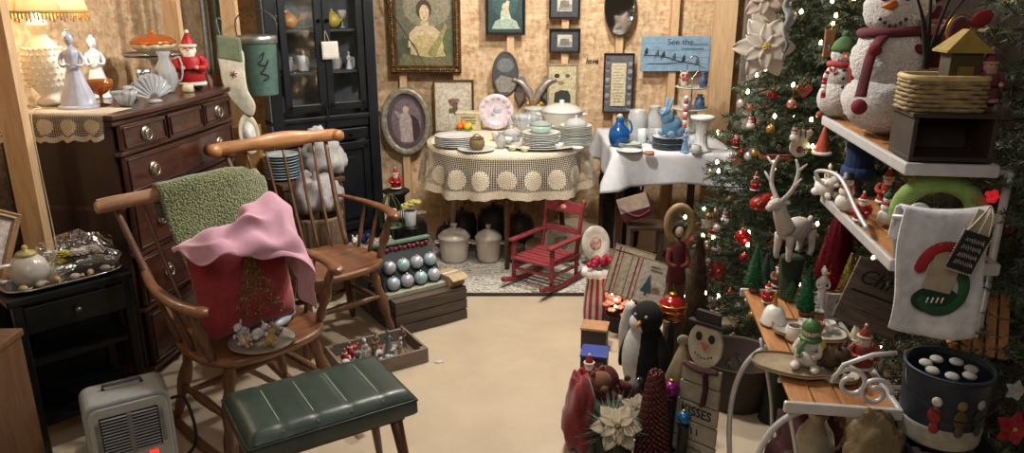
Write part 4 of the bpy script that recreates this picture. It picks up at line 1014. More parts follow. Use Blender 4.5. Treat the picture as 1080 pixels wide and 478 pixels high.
art('print', o, [('#cbbfa8', rect(-w/2, -h/2, w/2, h/2)), ('#d6ccb8', rect(-w/2+.04, -h/2+.05, w/2-.04, h/2-.05)), ('#8a6a60', ell(-.0, .03, .035, .03)), ('#6d5d4a', ell(.01, -.01, .02, .05)), ('#7a4a48', ell(-.025, .04, .014, .016)), ('#9a7a5a', ell(.03, .045, .014, .014)), ('#5f6a4a', ell(-.02, -.03, .016, .02))], -.007)
o, w, h = pic('lady_print', (512, -16, 554, 37), 'small dark framed print of a lady in a pale blue-green gown', .02, DKF)
art('print', o, [('#26403f', rect(-w/2, -h/2, w/2, h/2)), ('#31524e', ell(0, .05, .09, .1)), ('#9fb0a0', sc_([(-.8, -.85), (-.6, -.5), (-.2, -.35), (.3, -.35), (.65, -.5), (.85, -.85)], w, h)), ('#b5c0a8', sc_([(-.3, -.4), (-.25, .0), (.2, .0), (.35, -.4)], w, h)), ('#c0a98a', ell(0, .02, .025, .03)), ('#c9c0a0', sc_([(-.2, .1), (.1, .45), (.25, .4), (.2, .1)], w, h))], -.007)
for i, (bx, lb) in enumerate((((579, -14, 612, 20), 'upper of two small dark framed prints with grey mats'), ((579, 30, 612, 56), 'lower of two small dark framed prints with grey mats'))):
    o, w, h = pic('small_print', bx, lb, .015, DKF); o['group'] = 'pair of small matted prints'
    art('print', o, [('#3c3f44', rect(-w/2, -h/2, w/2, h/2)), ('#bdb8a8', rect(-w*.27, -h*.3, w*.27, h*.3)), ('#8f8c80', sc_([(-.5, -.5), (-.3, .1), (0, .25), (.2, .0), (.5, -.1), (.5, -.55), (-.5, -.55)], w, h)), ('#6f6c64', rect(-.03, -.03, .03, .015))], -.007)
o, w, h = pic('silhouette_print', (577, 67, 609, 122), 'cream print with dark silhouettes in a pale frame behind the white bowls', .014, M('#a59578', .5), depth=.018)
art('print', o, [('#c3b794', rect(-w/2, -h/2, w/2, h/2)), ('#2f312a', ell(-.04, .1, .02, .016)), ('#5a5846', ell(.035, .1, .018, .014)), ('#8f7c4c', ell(-.01, .05, .025, .015)), ('#33352f', [(-.06, -.09), (-.055, -.02), (-.01, .0), (.04, -.005), (.06, -.04), (.06, -.09)])], -.007)
o, w, h = pic('framed_verse', (636, 56, 668, 119), 'framed printed verse with mottled grey border below the oval mirror', .012, DKF, depth=.02)
sh = [('#5f6064', rect(-w/2, -h/2, w/2, h/2))]; rg = random.Random(5)
for k in range(26): sh.append((['#8a8c92', '#4a4650', '#6d5f5c', '#9a989a'][k % 4], ell(rg.choice((-1, 1))*w*.41, -h/2+.02+(h-.04)*k/26, .016, .016, 8)))
sh.append(('#cfc4a4', rect(-w*.28, -h*.40, w*.26, h*.36)))
for k in range(13): sh.append(('#7d7460', rect(-w*.2, h*.30-k*h*.052, w*(.2-.07*(k % 3)), h*.30-k*h*.052+.0035)))
art('verse', o, sh, -.007)
x, z, w, h = size(637, -26, 670, 38)
o = T('oval_mirror', 'oval wall mirror with slim dark rim on the back wall', 'mirror', (x, YW-.01, z), 0, rx=R(-3)); build('frame', oval_ring(B(), w, h, .01, .02), M('#3d3a38', .35, .7), o)
build('glass', B().at((0, -.008, 0), rx=pi/2).prism(ell(0, 0, w/2-.006, h/2-.006, 40), -.001, .003), M('#c9cdd0', .04, 1, var=0), o)
x, z, w, h = size(519, 54, 547, 101)
o = T('oval_plaque', 'oval dark plaque with a hazy landscape leaning high behind the plates', 'plaque', (x, YW-.004, z)); build('rim', oval_ring(B(), w, h, .012, .014), M('#5a5450', .5, .4), o)
art('picture', o, [('#4a4a4c', ell(0, 0, w/2-.008, h/2-.008, 36)), ('#8d8a80', [(-w/2+.02, -.05), (-.03, -.01), (.05, -.03), (w/2-.02, -.06), (.05, -.13), (-.05, -.13)]), ('#6f7478', ell(0, .06, .06, .05))], -.006)
x, z, w, h = size(676, 38, 748, 75)
o = T('bird_sign', 'pale blue plank sign with birds on a branch and dark lettering', 'sign', (x, YW, z))
bl = M('#7f9db4', .7, var=.12)
for k in range(5): build('plank', B().box((0, -.01, -h/2+h/5*(k+.5)), (w, .016, h/5-.002)), bl, o, bev=.0015)
INK = M('#23303c', .7)
b = B().tube([(-w*.46, -.019, -.01), (-w*.2, -.019, -.015), (.02, -.019, -.05), (w*.25, -.019, -.065), (w*.45, -.019, -.1)], [.003, .004, .004, .002], 6, 5).tube([(-w*.4, -.019, -.07), (-w*.05, -.019, -.065), (.06, -.019, -.052)], .0025, 6, 4)
build('branch', b, INK, o)
for k, fx_ in enumerate((-.43, -.27, -.18, -.02, .12, .32)):
    zz = .0-.09*(fx_+.45); b = B().ball((fx_*w, -.02, zz+.016), (.013, .004, .017), 10, 7).ball((fx_*w+.004, -.02, zz+.035), (.008, .004, .008), 8, 6).tube([(fx_*w-.008, -.02, zz+.004), (fx_*w-.016, -.02, zz-.016)], [.004, .002], 5); build('bird', b, [INK, M('#4c5a63', .7)][k % 2], o)
text(o, 'See the', .062, INK, (w*.06, -.0195, h*.33), (R(90), 0, 0))
b = B()
for k, (x0, x1, zz) in enumerate(((.2, .46, .26), (.08, .4, .14))):
    b.tube([(w*(x0+(x1-x0)*j/24), -.019, h*zz+.006*sin(j*2.1)) for j in range(25)], .0022, 5)
build('small_script', b, INK, o)
c = P(624, 64, BY); o = T('wire_wall_sign', 'small black wire script word mounted on the strand board wall', 'wall decoration', (c.x, BY-.012, c.z)); text(o, 'love', .055, BLACK, (0, 0, 0), (R(90), 0, 0), .003, .3)
# bare twig across the big portrait
a, c_ = P(406, 4, SF-.14), P(452, 72, SF-.14)
o = T('bare_twig', 'thin bare twig hanging across the gilded portrait', 'twig', (0, 0, 0)); build('twig', B().tube([P(398, -30, SF-.12), P(412, 10, SF-.13), P(434, 45, SF-.14), P(449, 71, SF-.16)], [.006, .005, .004, .002], 6, 5), BLACK, o)
build('side_twig', B().tube([P(434, 45, SF-.14), P(440, 52, SF-.16), P(441, 66, SF-.17)], [.003, .0015], 5, 3), BLACK, o)

# ------------------------------------------------------------------ dishes on the crochet cloth
def at(px, py, z=None): p = G(px, py, TZT if z is None else z); return (p.x, p.y, TZT if z is None else z)
PW = M('#cfd0cc', .25, var=.04, coat=.3); PWG = M('#c7cbc4', .25, var=.05, coat=.3)
p = at(480, 156); stack(6, .125, .0105, PW, 'white dinner plate in the stack at the picture end of the crochet cloth', 'dinner plates stacked near the oval portrait', (p[0], p[1]+.05, p[2]))
p = at(500, 161); o = solo('oval_plate', plate_mesh(.11, up=.012), M('#bfc0bd', .3, coat=.3), 'single white plate carrying a brown woven pot at the cloth edge', 'plate', (p[0]+.01, p[1]+.06, p[2]))
px_, py_ = p[0]+.015, p[1]+.06
t = T('woven_pot', 'small brown woven pot standing on the single white plate', 'pot', (px_, py_, TZT+.008)); build('pot', B().shell([(.03, 0), (.042, .02), (.044, .045), (.035, .065)], .004, flute=.05, nf=14, seg=56), M('#7d6a48', .8, bump=.6, bscale=60), t)
build('rim', B().tube([(.036*cos(2*pi*k/24), .036*sin(2*pi*k/24), .066) for k in range(24)], .005, 6, closed=True), M('#5f4f36', .8), t); build('twist_handle', B().tube([(-.034, 0, .066), (0, 0, .09), (.034, 0, .066)], .004, 6, 5), M('#8f7d58', .8), t)
p = at(489, 140); t = T('printed_tin', 'cream rectangular tin with dark lettering behind the fruit dish', 'tin', (p[0]+.03, p[1]+.15, p[2]), R(-5))
build('box', B().box((0, 0, .055), (.17, .09, .11)), M('#c3b78f', .4), t, bev=.004); build('lid', B().box((0, 0, .114), (.176, .096, .016)), M('#cfc7a4', .4), t, bev=.004)
b = B()
for k in range(3): b.tube([(-.05+.1*j/12, -.047, .085-.02*k+.004*sin(j*2)) for j in range(13)], .0022, 5)
build('script', b, M('#4a3a2a', .7), t)
p = at(487, 143); t = T('fruit_dish', 'bright ceramic fruit dish in orange, yellow and green before the tin', 'dish', (p[0]+.01, p[1]+.08, p[2]))
build('dish', B().shell([(.03, 0), (.05, .02), (.06, .035)], .004), M('#4f7a3a', .4, coat=.3), t)
for k, (x, y, z, r, c) in enumerate([(-.025, -.01, .045, .024, '#d8661f'), (.02, -.015, .045, .024, '#d9b22a'), (.0, .025, .045, .022, '#4f8a34'), (.035, .01, .05, .018, '#e0c436'), (-.005, 0, .068, .02, '#dc7a22')]): build('fruit', B().ball((x, y, z), r, 14, 10), M(c, .4), t)
p = at(523, 139); pz = TZT
t = T('rose_plate', 'pink rose-rimmed plate standing upright on a little wire easel', 'plate', (p[0], p[1]+.06, pz+.005), 0)
b = plate_mesh(.118, up=.016); pl2 = build('dish', b, M('#cdbfc4', .25, coat=.3), t); pl2.location = (0, .02, .118); pl2.rotation_euler = (R(78), 0, 0)
b = B()
for k in range(14):
    a = 2*pi*k/14
    b.ball((.098*cos(a), .098*sin(a), .0165), (.017, .017, .002), 8, 5)
r_ = build('rose_border', b, M('#c8b4ba', .4), pl2)
r2 = build('rose_spray', B().ball((.01, .01, .008), (.03, .022, .003), 10, 6).ball((-.02, -.015, .008), (.016, .016, .003), 8, 5), M('#a8a5b8', .4), pl2)
build('easel', B().tube([(-.04, -.03, .012), (-.04, -.02, 0), (-.03, .05, .0), (0, .055, .1), (.03, .05, .0), (.04, -.02, 0), (.04, -.03, .012)], .0025, 6), GOLD, t)
p = at(524, 150); vessel('rose_cup', 'cup', .034, .055, M('#c8bdb6', .3, coat=.3), 'white teacup with a pink tinge in front of the rose plate', 'cup', (p[0], p[1]+.05, pz), handle=1, rz=.6)
p = at(546, 152); t = T('clear_swan_dish', 'clear glass covered dish in the middle of the crochet cloth', 'dish', (p[0]-.04, p[1]+.02, pz))
build('bowl', B().shell([(.04, 0), (.05, .01), (.062, .04), (.06, .05)], .003, flute=.04, nf=12, seg=48), GLS, t); build('lid', B().lathe([(.062, .05), (.05, .075), (.02, .09), (.008, .094), (.013, .106), (.0, .115)], seg=32), GLS, t)
p = at(530, 158); vessel('glass_bell_vase', 'vase', .035, .1, GLS, 'small clear glass bud vase at the front of the crochet cloth', 'vase', (p[0]-.01, p[1]+.05, pz))
p = at(553, 146); t = T('cut_glass_bowl', 'tall cut glass bowl with sawtooth rim before the silver bird pair', 'bowl', (p[0]+.01, p[1]+.08, pz)); build('bowl', B().shell([(.045, 0), (.04, .01), (.02, .03), (.05, .05), (.085, .1), (.095, .135)], .005, flute=.05, nf=16, seg=64), CRY, t)
p = at(541, 160)
for k, (dx, dy, lb, m) in enumerate(((0, .03, 'small pale green salt bowl near the front edge of the cloth', M('#b9bfa0', .3)), (.07, .0, 'little cream sauce bowl before the white plate stack', M('#cfc9ac', .3)), (-.03, .13, 'small white egg cup beside the clear covered dish', PW))): vessel('small_bowl', ['bowl', 'bowl', 'goblet'][k], .03, [.025, .025, .06][k], m, lb, 'bowl', (p[0]+dx, p[1]+dy, pz))
# silver birds with raised wings
p = at(561, 134); t = T('bird_pair', 'pair of silver-grey birds with raised wings on a mottled base', 'figurine', (p[0]+.02, p[1]+.22, pz)); SG = M('#a49a92', .35, .45, var=.2); bz = .16
build('base', B().lathe([(.06, 0), (.055, .03), (.03, .07), (.028, .11), (.04, .15), (.03, .18)], seg=20, flute=.12, nf=5), M('#8a6a50', .6, var=.3), t)
for sx in (-1, 1):
    b = B().tube([(sx*.01, 0, .15), (sx*.04, 0, .22), (sx*.09, 0, .28), (sx*.13, 0, .30)], [.02, .03, .022, .012], 12, 5).ball((sx*.14, 0, .303), (.018, .014, .014), 10, 8).tube([(sx*.15, 0, .302), (sx*.178, 0, .295)], [.006, .001], 6)
    build('bird_body', b, SG, t)
    g = [[(sx*(.02+.03*j+.012*i), .02*(j-1)+.02, .20+.035*i-.012*j*j) for j in range(4)] for i in range(5)]
    build('wing', B().sheet(g), SG, t, solid=.006, sub=1)
b = B()
for k in range(9): b.ball((.05*cos(k*.9), .03*sin(k*.9)-.02, .1+.012*(k % 4)), .014, 8, 6)
build('blossom', b, M('#c2a83c', .6), t)
# stack on platter with green jar
p = at(571, 161); cx, cy = p[0], p[1]+.14
o = solo('oval_platter', (lambda b: (setattr(b, 'v', [V((v.x*1.25, v.y*.85, v.z)) for v in b.v]), b)[1])(plate_mesh(.165, up=.016)), M('#c7c4bb', .3, coat=.3), 'wide oval white platter beneath the stack of serving plates', 'platter', (cx, cy, pz))
stack(9, .112, .0092, PW, 'white serving plate in the stack on the oval platter', 'serving plates stacked on the oval platter', (cx, cy, pz+.0105), up=.012)
zt = pz+.0105+9*.0092+.004
JG = M('#a9c4b6', .2, coat=.5, var=.05)
t = T('green_glass_casserole', 'pale green glass casserole with knobbed lid on top of the serving plates', 'casserole', (cx, cy, zt)); build('bowl', B().shell([(.05, 0), (.062, .012), (.066, .04)], .004), JG, t); build('lid', B().lathe([(.067, .04), (.066, .048), (.045, .062), (.015, .068), (.01, .075), (.015, .084), (.0, .09)], seg=30), GLASS('#cfe0d8'), t)
for sx in (-1, 1): build('handle', B().box((sx*.073, 0, .035), (.02, .03, .008)), JG, t, bev=.003)
p = at(607, 158); cx, cy = p[0]+.01, p[1]+.12
stack(14, .098, .0088, PWG, 'white plate in the tall stack at the side-table end of the crochet cloth', 'tall stack of white plates', (cx, cy, pz), up=.013)
zt = pz+14*.0088+.006
t = T('glass_cloche', 'clear glass lid with knob on top of the tall white plate stack', 'lid', (cx, cy, zt)); build('dome', B().lathe([(.07, 0), (.068, .012), (.05, .03), (.02, .04), (.008, .043), (.013, .055), (0, .062)], seg=30), GLS, t)
p = at(597, 140); cx, cy = p[0]-.02, p[1]+.17
t = T('soup_tureen', 'large white lidded tureen at the back of the crochet cloth', 'tureen', (cx, cy, pz))
build('bowl', B().shell([(.06, 0), (.07, .01), (.12, .06), (.138, .11), (.142, .12)], .005, seg=36), PW, t); build('lid', B().lathe([(.146, .12), (.14, .13), (.1, .158), (.04, .172), (.012, .175), (.02, .192), (.0, .2)], seg=36), PW, t)
for sx in (-1, 1): build('handle', B().tube([(sx*.13, -.02, .095), (sx*.17, -.015, .1), (sx*.17, .015, .1), (sx*.13, .02, .095)], .007, 8, 4), PW, t)
p = at(585, 133); stack(5, .085, .022, PW, 'white bowl nested in the stack behind the green casserole', 'nested white bowls', (p[0]-.13, p[1]+.02, pz), up=.035, name='bowl', cat='bowl')
for k, (px, py, r, h, kd, m, lb) in enumerate([(620, 157, .03, .045, 'cup', GLS, 'clear glass cup at the side-table edge of the crochet cloth'), (612, 161, .035, .022, 'bowl', PWG, 'shallow grey-white saucer bowl before the tall plate stack'), (592, 160, .028, .04, 'cup', PW, 'small white cup between the two plate stacks'), (541, 140, .03, .07, 'goblet', CRY, 'short crystal goblet behind the clear covered dish'), (536, 138, .028, .085, 'goblet', CRY, 'taller crystal goblet next to the rose plate')]):
    p = at(px, py); vessel('glass_cup' if m in (GLS, CRY) else 'china_cup', kd, r, h, m, lb, 'cup', (p[0]-.01, p[1]+.05, pz))

# ------------------------------------------------------------------ on the white cloth
WT = WZ+.0065
def aw(px, py): p = G(px, py, WT); return (p.x, p.y, WT)
BG = GLASS('#1f6fc0', .05)
p = aw(652, 158); t = T('blue_glass_jug', 'deep blue glass jug with clear stopper on the white cloth', 'jug', (p[0]+.02, p[1]+.12, WT)); build('body', B().shell([(.04, 0), (.055, .015), (.066, .06), (.06, .1), (.03, .135), (.022, .15), (.028, .17)], .004), BG, t); build('stopper', B().ball((0, 0, .18), (.018, .018, .016), 12, 8), GLS, t); build('handle', B().tube([(.025, 0, .15), (.06, 0, .15), (.075, 0, .1), (.058, 0, .07)], .006, 8, 4), BG, t)
p = aw(665, 163); o = T('rimmed_plate', 'small cream plate with dark rim at the front of the white cloth', 'plate', (p[0]+.005, p[1]+.07, WT)); build('dish', plate_mesh(.075, up=.01), PW, o); build('dark_rim', B().tube([(.0745*cos(2*pi*k/40), .0745*sin(2*pi*k/40), .011) for k in range(40)], .0025, 6, closed=True), M('#2d3a38', .4), o)
stack(3, .07, .008, M('#a9b3aa', .3), 'grey-green saucer stacked behind the dark-rimmed plate', 'grey-green saucers', (p[0]+.03, p[1]+.22, WT), up=.01, name='saucer', cat='saucer')
p = aw(677, 152); vessel('glass_jar', 'jar', .06, .19, GLS, 'round clear glass jar beside the blue jug', 'jar', (p[0]-.01, p[1]+.14, WT)); vessel('glass_pitcher', 'vase', .065, .21, GLS, 'clear glass pitcher with handle in the middle of the white cloth', 'pitcher', (p[0]+.1, p[1]+.17, WT), handle=1, rz=.4)
vessel('glass_bowl', 'bowl', .07, .085, GLS, 'clear glass bowl in front of the glass pitcher', 'bowl', (p[0]+.09, p[1]+.02, WT), flute=.04, nf=12); vessel('frosted_tumbler', 'tumbler', .033, .09, M('#c3cdc6', .5, var=.03), 'frosted pale tumbler beside the blue rabbit', 'tumbler', (p[0]+.19, p[1]+.10, WT)); vessel('frosted_tumbler', 'tumbler', .03, .085, M('#bfc9c8', .5, var=.03), 'frosted pale tumbler in front of the glass jar', 'tumbler', (p[0]+.01, p[1]+.05, WT))
p = aw(686, 165); solo('wooden_coaster', B().lathe([(.03, 0), (.032, .004), (.032, .014), (.028, .018), (0, .018)], seg=24), WOOD('#8a5a34', '#a9744a', 'x'), 'small round wooden coaster at the front edge of the white cloth', 'coaster', (p[0], p[1]+.05, WT))
# striped bowls under the rabbit
ST = M('#c9cccf', .3, coat=.3); NV = M('#22303f', .4)
p = aw(711, 161); cx, cy = p[0]-.005, p[1]+.14
for k in range(6):
    t = T('striped_plate', 'white plate with navy rim in the stack under the blue rabbit', 'plate', (cx+random.uniform(-.003, .003), cy, WT+k*.0115), 0, 'navy-rimmed plates under the blue rabbit') if k == 0 else t
    if k == 0: build('dish', plate_mesh(.098, up=.012), ST, t); build('navy_rim', B().tube([(.098*cos(2*pi*q_/40), .098*sin(2*pi*q_/40), .0125) for q_ in range(40)], .0032, 6, closed=True), NV, t); t0 = t
    else: dup(t0, (cx+random.uniform(-.004, .004), cy+random.uniform(-.004, .004), WT+k*.0115))
BLU = M('#5f86a8', .45, var=.06)
t = T('blue_rabbit', 'matte blue ceramic rabbit sitting on the navy-rimmed plates', 'figurine', (cx+.005, cy, WT+6*.0115+.004), R(-50))
b = B().ball((0, .01, .06), (.055, .07, .062), 18, 14).ball((0, -.035, .115), (.038, .042, .045), 16, 12).ball((0, -.055, .148), (.028, .036, .028), 14, 10).ball((0, -.085, .14), (.014, .012, .012), 10, 8)
for sx in (-1, 1): b.ball((sx*.035, -.03, .02), (.018, .035, .02), 10, 8).ball((sx*.04, .04, .03), (.026, .042, .03), 12, 8)
build('body', b, BLU, t)
for sx in (-1, 1): build('ear', B().ball((sx*.016, -.03, .195), (.011, .008, .04), 10, 8, rx=-.35, ry=sx*.15), BLU, t)
build('tail', B().ball((0, .085, .04), .018, 10, 8), BLU, t)
p = aw(727, 163); t = lady('blue_figurine', .13, M('#6f8fb0', .4), 'slim pale blue china figurine before the tiered stand', (p[0]-.01, p[1]+.07, WT), 0)
p = aw(745, 163); t = T('white_pedestal', 'white fluted china pedestal vase at the tree end of the white cloth', 'vase', (p[0]-.01, p[1]+.1, WT)); build('column', B().lathe([(.06, 0), (.06, .012), (.042, .025), (.036, .06), (.034, .13), (.045, .17), (.06, .185)], seg=40, flute=.04, nf=12), PW, t); build('lip', B().lathe([(.062, .184), (.07, .192), (.068, .206), (.05, .206), (.045, .195)], seg=40), PW, t)
for k, (dx, dy, m, lb) in enumerate(((-.05, -.02, ST, 'little white jar beside the fluted pedestal vase'), (-.1, .1, M('#7a8fb0', .4), 'small blue and white jar under the tiered stand'), (-.02, .16, ST, 'small white cream jug behind the fluted pedestal vase'))): vessel('china_jar', 'jar', .028, .05+.01*k, m, lb, 'jar', (p[0]+dx, p[1]+.06+dy, WT))
# two tier stand
p = aw(738, 148); sx_, sy_ = p[0], p[1]+.30
t = T('tiered_stand', 'two-tier cream serving stand with loop handle on the white cloth', 'stand', (sx_, sy_, WT)); IV = M('#cdc8b8', .3, coat=.3)
build('pole', B().lathe([(.03, 0), (.03, .006), (.006, .02), (.005, .34), (.008, .345), (.004, .36)], seg=16), SIL, t)
build('lower_tier', B().lathe([(0, .148), (.10, .15), (.125, .162), (.122, .166), (.1, .155), (0, .153)], seg=40), IV, t); build('upper_tier', B().lathe([(0, .288), (.09, .29), (.112, .30), (.11, .304), (.09, .295), (0, .293)], seg=40), IV, t)
build('loop_handle', B().tube([(0, 0, .36), (.04, 0, .42), (.02, 0, .49), (-.02, 0, .49), (-.04, 0, .42), (0, 0, .36)], .004, 6, 5), SIL, t)
build('support', B().lathe([(.05, 0), (.05, .02), (.045, .15)], seg=20), IV, t)
for k, (a, z, r, h, kd, m, lb) in enumerate([(-.9, .157, .035, .1, 'vase', M('#42587a', .4, var=.35, scale=60), 'blue patterned ginger jar on the lower tier'), (.4, .157, .03, .07, 'cup', M('#5f7390', .4, var=.4, scale=60), 'blue and white cup on the lower tier'), (-2.2, .157, .03, .08, 'jar', M('#b9bec6', .4, var=.3, scale=70), 'pale patterned jar on the lower tier of the stand'), (-.5, .297, .032, .1, 'vase', M('#3f4f6d', .4, var=.4, scale=60), 'blue patterned jug on the upper tier of the stand')]):
    vessel('patterned_jar', kd, r, h, m, lb+' ' if False else lb, 'jar', (sx_+.07*cos(a), sy_+.07*sin(a), WT+z))
t = T('owl_figurine', 'white owl figurine with big red eyes on the upper tier', 'owl', (sx_-.065, sy_-.035, WT+.2975)); OW = M('#c9bfae', .5, var=.2)
build('body', B().ball((0, 0, .035), (.026, .022, .036), 14, 10).ball((0, 0, .08), (.028, .024, .024), 14, 10), OW, t)
for sx in (-1, 1):
    build('eye', B().ball((sx*.012, -.021, .084), (.01, .005, .01), 10, 8), M('#b3261e', .4), t); build('wing', B().ball((sx*.027, .0, .035), (.007, .016, .028), 10, 8), M('#8a6a58', .6), t); build('ear_tuft', B().tube([(sx*.018, 0, .096), (sx*.026, 0, .115)], [.008, .001], 6), OW, t)
build('bow', B().ball((-.012, -.024, .058), (.012, .006, .008), 8, 6).ball((.012, -.024, .058), (.012, .006, .008), 8, 6), M('#a8322a', .5), t)
t = T('striped_pole', 'red and white striped candy pole standing beside the tiered stand', 'candy pole', (sx_-.065, sy_-.14, WT)); b = B()
for k in range(10): b.mat(k % 2).lathe([(.014, k*.026), (.014, k*.026+.026)], seg=16)
build('pole', b, [M('#b3302c', .5), PW], t); build('base', B().lathe([(.03, 0), (.03, .012), (.012, .016)], seg=20), PW, t)

# ------------------------------------------------------------------ under and before the tables
EN = M('#cfc6ba', .3, var=.05, coat=.3)
for px, r, h, lb in ((481, .096, .175, 'larger white enamel pot with lid on the rug'), (512, .08, .17, 'smaller white enamel pot with lid on the rug')):
    p = G(px, 275, .02); t = T('enamel_pot', lb, 'pot', (p.x+(.02 if r < .09 else -.01), p.y+r*.25, .022), 0, sc=1)
    build('body', B().shell([(r*.82, 0), (r*.86, .008), (r*.97, h*.55), (r, h*.8), (r*1.06, h*.83), (r*1.06, h*.86)], .003, seg=36), EN, t)
    build('lid', B().lathe([(r*1.08, h*.86), (r*1.07, h*.89), (r*.8, h*1.05), (r*.35, h*1.17), (r*.14, h*1.19), (r*.12, h*1.24), (r*.22, h*1.3), (r*.2, h*1.36), (0, h*1.38)], seg=36), EN, t)
    for sx in (-1, 1): build('handle', B().tube([(sx*r*.95, -.025, h*.68), (sx*r*1.22, -.02, h*.66), (sx*r*1.22, .02, h*.66), (sx*r*.95, .025, h*.68)], .006, 8, 4), EN, t)
# red child's rocker
def _cs(o): return o
RW = M('#85343a', .5, var=.15)
t = T('child_rocking_chair', 'small red slatted child rocking chair on the rug edge', 'rocking chair', (.205, 4.08, .018), R(-38), sc=.95); w2 = .142
for sx in (-1, 1):
    build('front_post', B().lathe([(.013, .03), (.015, .1), (.011, .14), (.016, .2), (.013, .27)], (sx*w2, -.15, 0), 12), RW, t)
    build('back_post', B().tube([(sx*w2*.92, .13, .03), (sx*w2*.92, .135, .2), (sx*w2*.95, .175, .44), (sx*w2*.97, .185, .475)], [.013, .014, .013, .011], 10, 3), RW, t); build('finial', B().ball((sx*w2*.97, .187, .485), (.016, .016, .018), 10, 8), M('#7d4a30', .5) if sx > 0 else RW, t)
    b = B().box((sx*w2, -.02, .282), (.042, .33, .018)); build('arm', b, RW, t, bev=.006)
    pts = [(sx*w2, -.26+.54*k/14, .012+.07*((k-6.5)/8)**2) for k in range(15)]; build('rocker', B().tube(pts, .014, 8, flat=1.2), RW, t)
    build('side_rail', B().box((sx*w2, 0, .10), (.014, .28, .014)), RW, t)
for k in range(7): build('seat_slat', B().box((0, -.155+.046*k, .168+.001*(k % 2)), (w2*2+.02, .034, .014)), M('#8d3a3f', .5, var=.12), t, bev=.003)
for k in range(9):
    if k % 2 == 0: pass
b = B(); o_ = [(-w2*.9, -.03), (w2*.9, -.03)]+[(w2*.9-2*w2*.9*k/12, .03+.018*sin(pi*k/12)+.004*cos(k)) for k in range(13)]; b.at((0, .178, .435), rx=R(78)).prism(o_, -.007, .007); c_ = build('crest_slat', b, RW, t, bev=.003)
build('rose_decal', B().ball((0, .168, .44), (.022, .004, .016), 10, 6, rx=-.2), M('#c98a86', .6), c_)
build('lower_slat', B().box((0, .155, .30), (w2*1.84, .012, .035), rx=R(-10)), RW, t, bev=.003); build('front_rail', B().box((0, -.15, .10), (w2*2, .014, .014)), RW, t)
# plates behind
def lean_plate(px, py, r, Y, label, m, rx=R(68), rz=0, oval=1, mark=None):
    c = P(px, py, Y); o = T('display_plate', label, 'plate', (c.x, Y, max(.02, c.z-r*oval*.93)), rz); b = plate_mesh(r, up=.014)
    if oval != 1: b.v = [V((v.x, v.y*oval, v.z)) for v in b.v]
    d = build('dish', b, m, o); d.location = (0, 0, r*oval*.93); d.rotation_euler = (rx, 0, 0)
    if mark: build('painted_motif', B().ball((0, 0, .007), (r*.42, r*.38*oval, .0015), 14, 6).ball((r*.2, r*.25, .007), (r*.2, r*.16, .0016), 10, 5), M(mark, .5, var=.5, scale=50), d)
    return o
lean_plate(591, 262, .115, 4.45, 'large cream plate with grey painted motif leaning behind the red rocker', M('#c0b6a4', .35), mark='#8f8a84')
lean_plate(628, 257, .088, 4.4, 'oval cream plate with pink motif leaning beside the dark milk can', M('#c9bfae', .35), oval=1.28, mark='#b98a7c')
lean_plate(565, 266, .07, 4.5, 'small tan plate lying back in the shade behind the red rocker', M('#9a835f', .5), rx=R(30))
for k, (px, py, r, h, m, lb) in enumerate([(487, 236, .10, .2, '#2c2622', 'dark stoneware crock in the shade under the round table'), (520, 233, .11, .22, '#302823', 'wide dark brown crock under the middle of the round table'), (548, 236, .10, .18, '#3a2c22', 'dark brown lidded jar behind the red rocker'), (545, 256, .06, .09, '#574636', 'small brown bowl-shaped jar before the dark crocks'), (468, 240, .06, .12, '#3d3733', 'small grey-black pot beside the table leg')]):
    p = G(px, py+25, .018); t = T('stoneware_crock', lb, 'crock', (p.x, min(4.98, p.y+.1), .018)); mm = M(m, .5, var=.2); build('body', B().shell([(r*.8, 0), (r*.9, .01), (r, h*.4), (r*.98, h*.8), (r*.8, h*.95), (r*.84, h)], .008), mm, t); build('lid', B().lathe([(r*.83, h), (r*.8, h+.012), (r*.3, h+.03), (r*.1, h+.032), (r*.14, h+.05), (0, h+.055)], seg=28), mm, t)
p = G(655, 262, 0); t = T('milk_can', 'dark brown milk can standing in front of the white-clothed table', 'milk can', (p.x-.0, p.y+.10, 0)); t.scale = (.95, .95, 1.42); MC = M('#241b18', .4, .5, var=.3)
build('body', B().lathe([(.13, 0), (.135, .01), (.135, .26), (.13, .28), (.08, .36), (.075, .4)], seg=36), MC, t); build('band', B().lathe([(.137, .05), (.14, .055), (.14, .075), (.137, .08)], seg=36), MC, t); build('band', B().lathe([(.137, .24), (.14, .245), (.14, .265), (.137, .27)], seg=36), MC, t)
build('lid', B().lathe([(.095, .395), (.098, .41), (.09, .425), (.03, .43), (0, .43)], seg=30), MC, t)
for sx in (-1, 1): build('handle', B().tube([(sx*.09, 0, .34), (sx*.15, 0, .34), (sx*.15, 0, .27), (sx*.132, 0, .25)], .008, 8, 4), MC, t)
p = (t.location.x, t.location.y); vessel('clear_candle_bowl', 'bowl', .07, .06, GLS, 'clear glass bowl resting on the lid of the milk can', 'bowl', (p[0], p[1], .613))
c = P(678, 217, 3.95)
t = T('burgundy_gift_box', 'tilted burgundy and cream box bag with ribbon handle under the white cloth', 'gift box', (c.x+.0, 3.98, .40), R(-14), ry=R(-20))
build('box', B().box((0, 0, .10), (.17, .08, .12)), M('#4d1420', .6, var=.15), t, bev=.004); build('cream_panel', B().box((0, -.041, .135), (.168, .004, .085)), M('#b3a394', .6), t); build('ribbon', B().tube([(-.08, -.046, .13), (0, -.05, .06), (.08, -.046, .075)], .006, 6, 4, flat=.4), M('#6d3a5a', .5), t)
solo('low_stool', B().box((0, 0, .385), (.20, .16, .02)).box((-.085, 0, .1875), (.02, .14, .375)).box((.085, 0, .1875), (.02, .14, .375)), WOOD('#2d1d14', '#46301f', 'x'), 'dark wooden stool carrying the burgundy box', 'stool', (c.x+.03, 4.0, 0), bev=.003)
